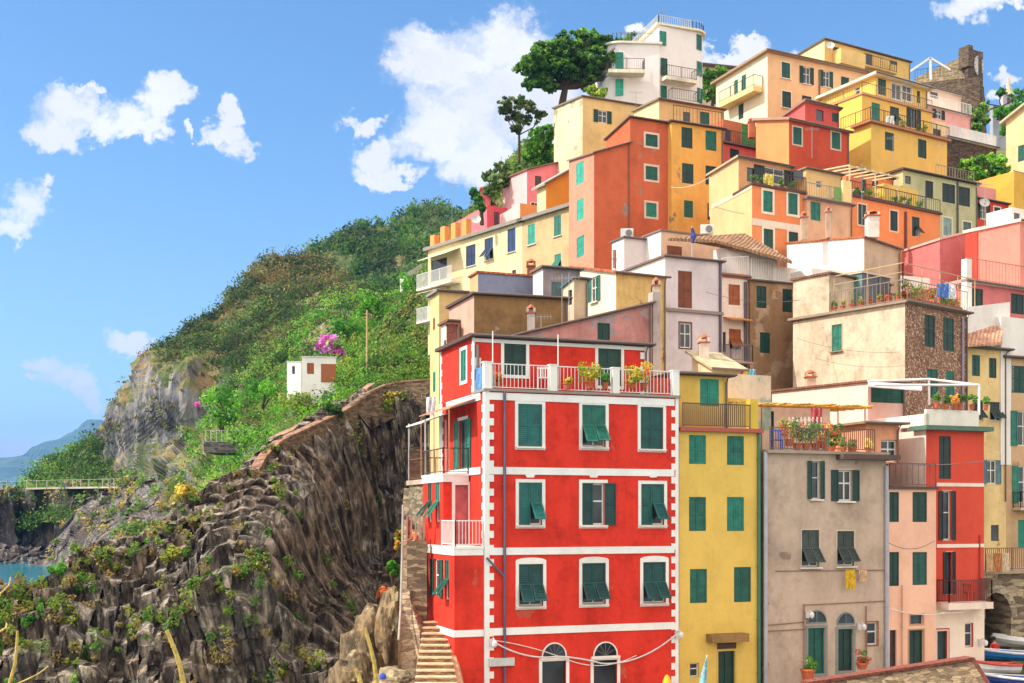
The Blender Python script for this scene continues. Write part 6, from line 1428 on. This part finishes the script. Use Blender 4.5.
def antenna(px, py, d, h, label):
    p = P(px, py, d); r = empty('antenna', p, label, 'antenna'); m = MB(); m.tube([p, p+Z*h], .018); m.build('mast', flat((150,150,150)), r); m = MB()
    m.tube([p+Z*h*.92-Vector((.5,0,0)), p+Z*h*.92+Vector((.5,0,0))], .012)
    for i in range(7): e = p+Z*h*.92+Vector((-.45+i*.15,0,0)); m.tube([e-Z*.12, e+Z*.12], .008)
    m.build('elements', flat((150,150,150)), r)
for a in ((569,338,55,3.0,'antenna beside the blue canopy hut'), (562,330,56,2.6,'shorter antenna left of the blue canopy hut'), (452,236,98,4.6,'tall antenna mast on the terrace at the far left of the sunny row'), (541,335,54.5,.9,'small antenna on the faded pink roof'), (862,226,76,4,'antenna behind the white low house'), (985,246,72,4,'antenna on the salmon house terrace')): antenna(*a)
chimney(empty('chimney_stack', P(531,338,55.5), 'metal capped chimney on the faded pink lean-to roof', 'chimney'), P(531,340,55.5), .35, 1.2, (190,180,176), (170,90,70))
# reeds in the foreground
def reed(p0, p1, r, label):
    a, b = Vector(p0), Vector(p1); o = empty('reed', a, label, 'reed'); m = MB(); n = 8
    pts = [a.lerp(b, i/n)+Vector((.01*math.sin(i*1.3), 0, 0)) for i in range(n+1)]
    m.tube(pts, [r*(1-.45*i/n) for i in range(n+1)], 8)
    for i in range(1, n): m.tube([pts[i]-(b-a).normalized()*.006, pts[i]+(b-a).normalized()*.006], r*(1.12-.45*i/n), 8)
    m.build('stalk', flat((206,176,90), .6, 0, 'reed', .35, 25), o)
reed(P(206,760,7), P(168,630,7), .022, 'thick yellow cane rising at the bottom left centre before the cliff'); reed(P(-4,760,6.5), P(19,631,6.5), .014, 'slanting yellow cane at the lower left corner')
reed(P(-8,700,6.6), P(50,666,6.7), .006, 'thin dry stalk crossing low at the left corner'); reed(P(-8,610,6.6), P(12,577,6.7), .006, 'short dry stalk at the left edge, uppermost'); reed(P(-8,642,6.2), P(8,623,6.3), .007, 'dry stalk tip at the left edge, second from top')
reed(P(392,760,8.5), P(366,628,8.5), .022, 'pale cane standing before the boulders near the stairs'); reed(P(376,760,8.2), P(357,669,8.2), .026, 'short thick cane left of the person in the cap')
# people (upper bodies seen)
def person(p, face, shirt, hair, label, lean=0, cap=None, pants=(50,60,90), arms=None):
    r = Matrix.Rotation(R_(face), 4, 'Z'); root = empty('person', p, label, 'person')
    J = dict(pel=(0,0,.92), sp=(0,-.02+lean*.1,1.12), ch=(0,-lean*.15,1.36), nk=(0,-lean*.2,1.5), hb=(0,-lean*.22,1.58), hd=(0,-.02-lean*.22,1.68), ht=(0,-lean*.22,1.77),
      sl=(.17,-lean*.15,1.42), sr=(-.17,-lean*.15,1.42), el=(.25,-.08-lean*.2,1.16), er=(-.25,-.08-lean*.2,1.16), wl=(.18,-.3-lean*.3,1.08), wr=(-.18,-.3-lean*.3,1.08), fl=(.15,-.38-lean*.3,1.07), fr=(-.15,-.38-lean*.3,1.07),
      hl=(.1,0,.88), hr=(-.1,0,.88), kl=(.11,-.04,.48), kr=(-.11,.02,.48), al=(.11,0,.08), ar=(-.11,.05,.08), tl=(.12,-.16,.03), tr=(-.12,-.11,.03))
    RA = dict(pel=.15, sp=.13, ch=.16, nk=.055, hb=.075, hd=.1, ht=.07, sl=.07, sr=.07, el=.045, er=.045, wl=.032, wr=.032, fl=.03, fr=.03, hl=.1, hr=.1, kl=.06, kr=.06, al=.042, ar=.042, tl=.035, tr=.035)
    E = [('pel','sp'),('sp','ch'),('ch','nk'),('nk','hb'),('hb','hd'),('hd','ht'),('ch','sl'),('ch','sr'),('sl','el'),('sr','er'),('el','wl'),('er','wr'),('wl','fl'),('wr','fr'),('pel','hl'),('pel','hr'),('hl','kl'),('hr','kr'),('kl','al'),('kr','ar'),('al','tl'),('ar','tr')]
    K_ = list(J); me = bpy.data.meshes.new('body'); me.from_pydata([tuple(r@Vector(J[k])) for k in K_], [(K_.index(a), K_.index(b)) for a, b in E], [])
    o = bpy.data.objects.new('body', me); COL.objects.link(o); sk = o.modifiers.new('s', 'SKIN'); 
    for i, k in enumerate(K_): me.skin_vertices[0].data[i].radius = (RA[k], RA[k]); me.skin_vertices[0].data[i].use_root = (k == 'pel')
    o.modifiers.new('u', 'SUBSURF').levels = 2
    dg = bpy.context.evaluated_depsgraph_get(); m2 = bpy.data.meshes.new_from_object(o.evaluated_get(dg)); bpy.data.objects.remove(o)
    for mt in (flat((214,160,128), .6, 0, 'skin', .1), flat(shirt, .9, 0, 'cloth', .2), flat(pants, .9, 0, 'cloth', .2)): m2.materials.append(mt)
    for pl in m2.polygons:
        z = pl.center.z; q_ = r.inverted()@pl.center; pl.material_index = 2 if z < .95 and abs(q_.x) < .2 and z > .1 and q_.y > -.25 else (1 if .95 <= z < 1.47 and (abs(q_.x) < .24 and q_.y > -.14-lean*.3) else 0); pl.use_smooth = True
    o = bpy.data.objects.new('body', m2); COL.objects.link(o); o.parent = root; WORLD[o.name] = p
    m = MB(); hc = p+r@Vector((0,.015-lean*.22,1.70)); m.lathe(hc, [(.115,-.08),(.12,0),(.1,.07),(.05,.11),(.01,.12)], 12); m.build('hair' if not cap else 'cap', flat(cap or hair, .9), root, smooth=True)
    m = MB(); hf = p+r@Vector((0,-.115-lean*.22,1.66))
    m.lathe(hf, [(.012,-.02),(.018,0),(.006,.03)], 6); m.build('nose', flat((214,160,128), .6, 0, 'skin', .1), root)
    for s_ in (-1,1):
        m = MB(); m.lathe(p+r@Vector((s_*.038,-.1-lean*.22,1.69)), [(.008,-.008),(.011,0),(.004,.008)], 6); m.build('eye', flat((40,30,26)), root)
        f = MB()
        for k in range(4): b0 = p+r@Vector((s_*.15-.027+k*.018, -.4-lean*.3, 1.07)); f.tube([b0, b0+r@Vector((0,-.05,-.01)), b0+r@Vector((0,-.075,-.04))], [.009,.008,.006], 5)
        b0 = p+r@Vector((s_*.15-s_*.035, -.36-lean*.3, 1.07)); f.tube([b0, b0+r@Vector((-s_*.03,-.04,0))], [.01,.007], 5); f.build('fingers', flat((214,160,128), .6, 0, 'skin', .1), root)
Pp = P(416.5, 545, 49.0); person(Vector((Pp.x, Pp.y, P(0,526,49.0).z-1.75)), -60, (226,120,60), (60,40,30), 'person in an orange top leaning at the landing beside the red house bay', .6)
Pp = P(383, 676, 40.0); person(Vector((Pp.x, Pp.y, P(0,674,40).z-1.78)), 160, (214,84,60), (50,40,40), 'person with a blue cap and red shirt walking at the bottom below the stairs', 0, (60,80,170))
Pp = P(994, 640, 57.5); person(Vector((Pp.x, Pp.y, P(0,637,57.5).z-1.78)), 20, (214,40,40), (50,40,40), 'person in a red vest standing by the boats under the arch', 0)
m = MB(); pp = P(383,674,40); o_ = MB(); o_.obox((pp.x-2, 39.3, -9.5), (4,0,0), (0,2.4,0), (0,0,P(0,674,40).z-1.78+9.5)); o = o_.build('footpath', flat((170,150,120), .9, 0, 'path', .25, 1), None, (pp.x,40,-8)); o['kind'] = 'structure'

# ------------------------------------------------------------------ small things on the roof terraces
def row_pots(face, z, u0, u1, n, back, label, group, cols, r=.16, fr=.28, seed=0):
    rg = np.random.default_rng(seed)
    for i in range(n):
        u = u0+(u1-u0)*(i+rg.uniform(.1,.9))/n; p = face.pt(u, z, -back)
        pot(p, 0, 0, r*rg.uniform(.8,1.2), .26, [cols[rg.integers(0, len(cols))]], label, fr*rg.uniform(.7,1.3), group=group, fk=6, seed=i+seed)
gg_ = [L3((84,126,50)), L3((120,140,60)), L3((70,104,44))]; fl_ = gg_+[L3((220,90,80)), L3((226,190,90))]
row_pots(o1.F, o1.z0+.16, .5, 4.2, 5, .5, 'leafy pot plant on the roof terrace of the orange house with the white band', 'pot plants on the banded orange house terrace', gg_, seed=3)
row_pots(o2.F, o2.z0+.16, .4, 8.5, 8, .5, 'pot plant along the roof terrace of the wide orange house', 'pot plants on the wide orange house terrace', fl_, seed=5)
row_pots(ya.F, ya.z0+.18, 1, 8, 4, .1, 'pot plant on the lowest terrace of the yellow stepped house', 'pot plants on the yellow stepped house', gg_, seed=9)
row_pots(tp.F, tp.z0+.12, 3.6, 6.0, 4, .9, 'flowering pot plant at the right half of the taupe house terrace', 'pot plants on the right half of the taupe terrace', fl_, seed=12)
row_pots(nr.F, nr.z0+.2+.78, .2, 3.4, 6, .02, 'small succulent pot on the parapet above the narrow red house', 'pots on the narrow red house parapet', gg_+[L3((200,150,70))], .12, .2, seed=14)
row_pots(H_crim_F if 'H_crim_F' in globals() else K.F, (K.z0+.16), 5.0, 6.2, 2, .9, 'taller terrace shrub in a pot at the right end of the flower box', 'shrubs beside the flower box', gg_, .2, .4, seed=16)
for i, (u, lb) in enumerate(((1.6,'white chair under the pergola of the wide orange house'),(2.6,'white chair under the pergola of the wide orange house'),(6.6,'white chair at the open right part of the wide orange house terrace'),(7.3,'white chair at the open right part of the wide orange house terrace'))):
    chair(o2.F.pt(u, o2.z0+.16, -1.2), lb)
    c_ = [o for o in COL.objects if o.get('label') == lb]
    for o in c_: o['group'] = 'white chairs on the wide orange house terrace'
root = empty('parasol', o2.F.pt(5.6, o2.z0+.16, -1.6), 'folded orange parasol on the wide orange house terrace', 'parasol')
m = MB(); q_ = o2.F.pt(5.6, o2.z0+.16, -1.6); m.tube([q_, q_+Z*2.2], .03); m.build('pole', WRAIL, root); m = MB(); m.tube([q_+Z*.8, q_+Z*1.3, q_+Z*2.1], [.2,.15,.03], 8); m.build('fabric', flat((222,110,60), .9, 0, 'fabric', .3, 6), root)
for i, (face, z, u, c, lb) in enumerate(((ya.F, ya.z0+.95, 2.2, (240,236,226), 'white sheet over the terrace rail of the yellow stepped house'),(o1.F, o1.z0+.9, 1.4, (230,210,90), 'yellow towel over the rail of the banded orange house'),(K.F, K.z0+1.5, 3.6, (90,130,200), 'blue shirt on the line above the pebbledash house'),(K.F, K.z0+1.5, 4.3, (236,236,232), 'white shirt on the line above the pebbledash house'),(CRR.L, CRR.z0-3.3, CRR.L.len-3.5, (240,190,70), 'orange cloth hung from the window of the cream row'))):
    q_ = face.pt(u, z, .06 if face is not CRR.L else .1); cloth(lb, CX+F*q_.x/q_.y, HY-F*q_.z/q_.y, q_.y, .7, .8, c, 'cloth')
# shutters' catch cables, extra wires across facades
cable('wire strung between the peach apartment house and the yellow stepped house', [(P(849,78,112), P(878,70,102), .4)], .02, (120,116,112))
cable('thin wire across the stained cream wall', [(P(796,338,70.5), P(900,352,65.5), .3)], .012, (120,110,100))
cable('wire along the upper front of the pebbledash house', [(P(906,322,65.6), P(966,333,69.2), .1)], .012, (90,80,76))
def dish(px, py, d, label):
    p = P(px, py, d); r = empty('satellite_dish', p, label, 'satellite dish'); m = MB()
    pr = [(.02,0),(.2,.02),(.34,.08),(.42,.15)]; n = 14; R = Matrix.Rotation(R_(70), 4, 'X'); vs = []
    for rr, z in pr:
        for j in range(n): a = 2*math.pi*j/n; vs.append(p+Z*.7+R@Vector((rr*math.cos(a), rr*math.sin(a), z)))
    fs = [(i*n+j, i*n+(j+1)%n, (i+1)*n+(j+1)%n, (i+1)*n+j) for i in range(3) for j in range(n)]; m.add(vs, fs); m.build('dish', flat((214,210,204), .5), r)
    m = MB(); m.tube([p, p+Z*.7], .03); m.bar(p+Z*.6, p+Z*.7+R@Vector((0,0,.4)), .03); m.build('mount', flat((130,130,130)), r)
for a in ((830,53,119.5,'satellite dish on the front of the topmost cream house'), (476,228,104,'white satellite dish among the pink terrace rooms'), (984,212,96.5,'satellite dish by the small bright red house')): dish(*a)

for a in ((812,158,84,2.2,'antenna above the banded orange house'), (700,99,104,2.4,'antenna on the cream block above the ochre house'), (893,168,93,2.5,'antenna behind the pergola of the wide orange house'), (636,116,94,2.0,'antenna on the terracotta house top'), (940,170,93,2.2,'antenna on the grey green house roof'), (700,345,72,2.2,'antenna before the white house lower window'), (880,300,72,2.6,'antenna beside the glazed room on the stained house')): antenna(*a)
# ------------------------------------------------------------------ world, sun, haze, camera
SUN_EL, SUN_TH = 43, 14       # degrees; theta: towards the camera from pure left
sx, sy = -math.cos(R_(SUN_TH)), -math.sin(R_(SUN_TH))
w = bpy.data.worlds.new('World'); scene.world = w; w.use_nodes = True; nt = w.node_tree; nt.nodes.clear()
N_ = nt.nodes.new; Lk = nt.links.new
out = N_('ShaderNodeOutputWorld'); bg = N_('ShaderNodeBackground'); sky = N_('ShaderNodeTexSky'); sky.sky_type = 'NISHITA'; sky.sun_disc = False
sky.sun_elevation = R_(SUN_EL); sky.sun_rotation = math.atan2(sx, sy); sky.air_density = 1.0; sky.dust_density = .6; sky.ozone_density = 1.6; sky.altitude = 50
SKYS = .15; bg.inputs[1].default_value = SKYS
tc = N_('ShaderNodeTexCoord'); sp = N_('ShaderNodeSeparateXYZ'); Lk(tc.outputs['Generated'], sp.inputs[0])
def math_(op, a, b=None, clamp=False):
    m = N_('ShaderNodeMath'); m.operation = op; m.use_clamp = clamp
    for i, v in enumerate((a, b)):
        if v is None: continue
        if isinstance(v, (int, float)): m.inputs[i].default_value = v
        else: Lk(v, m.inputs[i])
    return m.outputs[0]
yy = math_('MAXIMUM', sp.outputs['Y'], .02); X0 = math_('DIVIDE', sp.outputs['X'], yy); Z0 = math_('DIVIDE', sp.outputs['Z'], yy)
cm0 = N_('ShaderNodeCombineXYZ'); Lk(X0, cm0.inputs[0]); Lk(Z0, cm0.inputs[1])
def warp(sc, det, amp, loc):
    mp = N_('ShaderNodeMapping'); mp.inputs['Location'].default_value = loc; Lk(cm0.outputs[0], mp.inputs[0])
    n = N_('ShaderNodeTexNoise'); n.inputs['Scale'].default_value = sc; n.inputs['Detail'].default_value = det; n.inputs['Roughness'].default_value = .65; Lk(mp.outputs[0], n.inputs['Vector'])
    s_ = N_('ShaderNodeSeparateXYZ'); Lk(n.outputs['Color'], s_.inputs[0]); return math_('MULTIPLY', math_('SUBTRACT', s_.outputs[0], .5), amp), math_('MULTIPLY', math_('SUBTRACT', s_.outputs[1], .5), amp)
wa, wb = warp(26, 6, .075, (1,2,0)), warp(90, 4, .012, (4,2,0))
X = math_('ADD', X0, math_('ADD', wa[0], wb[0])); Zd = math_('ADD', Z0, math_('ADD', wa[1], wb[1]))
cmb = N_('ShaderNodeCombineXYZ'); Lk(X, cmb.inputs[0]); Lk(Zd, cmb.inputs[1])
def wnoise(sc, det, loc=(0,0,0), rough=.6):
    mp = N_('ShaderNodeMapping'); mp.inputs['Location'].default_value = loc; Lk(cmb.outputs[0], mp.inputs[0])
    n = N_('ShaderNodeTexNoise'); n.inputs['Scale'].default_value = sc; n.inputs['Detail'].default_value = det; n.inputs['Roughness'].default_value = rough; Lk(mp.outputs[0], n.inputs['Vector']); return n
nA = wnoise(11, 7, (3,1,0), .62); nB = wnoise(34, 6, (7,2,0), .65)
blobs = [  # cloud centres as directions: x/y and z/y tangents from pixel measurements, radii
 (455,62,62,36),(480,105,58,58),(440,125,45,40),(475,160,40,38),(520,95,50,60),(505,50,55,38),(560,120,50,60),(378,150,26,16),(360,117,22,8),(388,170,30,8),(410,60,22,14),(520,34,26,14),
 (70,106,34,28),(58,130,26,18),(100,128,26,16),(125,118,24,20),(150,105,22,20),(172,95,18,16),(145,132,18,14),(95,85,10,8),
 (228,130,18,14),(232,112,10,10),(238,148,16,12),(192,128,6,4),(18,210,26,22),(8,228,18,14),(44,196,10,8),
 (135,347,33,14),(120,350,14,6),(70,380,28,17),(45,368,20,11),(84,390,18,14),(38,388,8,6),(92,412,13,13),(0,446,36,13),
 (730,58,46,11),(760,50,30,10),(965,8,34,14),(1010,5,20,8),(1012,68,14,10),(1000,95,10,8),(975,0,26,10),(640,30,10,8)]
mask = None
for (px, py, rx, ry) in blobs:
    dx = math_('DIVIDE', math_('SUBTRACT', X, (px-CX)/F), rx/F); dz = math_('DIVIDE', math_('SUBTRACT', Zd, (HY-py)/F), ry/F)
    r2 = math_('ADD', math_('MULTIPLY', dx, dx), math_('MULTIPLY', dz, dz)); v = math_('SUBTRACT', 1.0, r2)
    mask = v if mask is None else math_('MAXIMUM', mask, v)
mask = math_('MAXIMUM', mask, -1.5)
den = math_('ADD', math_('ADD', mask, math_('MULTIPLY', math_('SUBTRACT', nA.outputs[0], .5), 3.0)), math_('MULTIPLY', math_('SUBTRACT', nB.outputs[0], .5), 1.0))
def wramp(fac, stops):
    r = N_('ShaderNodeValToRGB'); e = r.color_ramp.elements
    while len(e) < len(stops): e.new(.5)
    for i, (p, c) in enumerate(stops): e[i].position = p; e[i].color = (c, c, c, 1)
    Lk(fac, r.inputs[0]); return r.outputs[0]
cl = wramp(math_('MULTIPLY', math_('ADD', den, .5), .75), [(.0, 0), (.25, .10), (.5, .5), (.9, 1)])
cl = math_('MULTIPLY', cl, wramp(sp.outputs['Y'], [(.05, 0), (.2, 1)]))
# unseen bright clouds added overhead, behind and at the sides as fill light
gn = N_('ShaderNodeTexNoise'); gn.inputs['Scale'].default_value = 3.2; gn.inputs['Detail'].default_value = 7; gn.inputs['Roughness'].default_value = .6; Lk(tc.outputs['Generated'], gn.inputs['Vector'])
side = math_('MAXIMUM', wramp(math_('ABSOLUTE', X0), [(.52, 0), (1.0, 1)]), math_('MAXIMUM', wramp(Z0, [(.50, 0), (.75, 1)]), wramp(math_('MULTIPLY', sp.outputs['Y'], -1.0), [(-.3, 1), (-.15, 1)] if False else [(.0, 0), (.1, 1)])))
up = wramp(sp.outputs['Z'], [(.0, 0), (.08, 1)])
cl2 = math_('MULTIPLY', math_('MULTIPLY', wramp(gn.outputs[0], [(.36, 0), (.50, 1)]), side), up)
shade = wramp(wnoise(7, 5, (1,5,0)).outputs[0], [(.3, .78), (.62, 1)])
cc = N_('ShaderNodeMixRGB'); cc.blend_type = 'MULTIPLY'; cc.inputs[0].default_value = 1; CLOUD = 4.1; cc.inputs[1].default_value = (CLOUD*.985, CLOUD*.97, CLOUD, 1); Lk(shade, cc.inputs[2])
hsv = N_('ShaderNodeHueSaturation'); hsv.inputs['Saturation'].default_value = 1.2; hsv.inputs['Value'].default_value = .70; Lk(sky.outputs[0], hsv.inputs['Color'])
mx = N_('ShaderNodeMixRGB'); Lk(cl, mx.inputs[0]); Lk(hsv.outputs[0], mx.inputs[1]); Lk(cc.outputs[0], mx.inputs[2])
m2 = N_('ShaderNodeMixRGB'); Lk(cl2, m2.inputs[0]); Lk(mx.outputs[0], m2.inputs[1]); m2.inputs[2].default_value = (7.2, 6.6, 5.9, 1); Lk(m2.outputs[0], bg.inputs[0]); Lk(bg.outputs[0], out.inputs[0])
sl = bpy.data.lights.new('sun', 'SUN'); sl.energy = 2.6; sl.angle = R_(.5); sl.color = (1, .95, .86); so = bpy.data.objects.new('sun', sl); COL.objects.link(so)
ce = math.cos(R_(SUN_EL)); sv = Vector((sx*ce, sy*ce, math.sin(R_(SUN_EL)))); so.rotation_euler = sv.to_track_quat('Z', 'Y').to_euler()
# haze
HAZE = True
if HAZE:
    hz = bpy.data.materials.new('haze_air'); hz.use_nodes = True; t_ = hz.node_tree; t_.nodes.clear(); o_ = t_.nodes.new('ShaderNodeOutputMaterial'); pv = t_.nodes.new('ShaderNodeVolumePrincipled')
    pv.inputs['Color'].default_value = (.14,.42,1,1); pv.inputs['Density'].default_value = 1.2e-4; pv.inputs['Anisotropy'].default_value = .2; t_.links.new(pv.outputs[0], o_.inputs['Volume'])
    m = MB(); m.obox((-9100,-80,-11), (18200,0,0), (0,9700,0), (0,0,720)); h = m.build('haze', hz, None, (0,0,-11)); h['kind'] = 'stuff'
cam = bpy.data.cameras.new('camera'); co = bpy.data.objects.new('camera', cam); COL.objects.link(co); co.location = (0,0,0); co.rotation_euler = (R_(90),0,0)
cam.sensor_width = 36; cam.lens = F*36/1024; cam.shift_y = (HY-341.5)/1024; cam.clip_end = 30000; cam.clip_start = .1
scene.camera = co
scene.view_settings.view_transform = 'Standard'; scene.view_settings.look = 'None'; scene.view_settings.exposure = 1.02; scene.view_settings.gamma = 1
scene.cycles.use_denoising = True; scene.cycles.max_bounces = 6; scene.cycles.diffuse_bounces = 3; scene.cycles.glossy_bounces = 2; scene.cycles.use_adaptive_sampling = True
try: scene.cycles.denoiser = 'OPENIMAGEDENOISE'
except Exception: pass
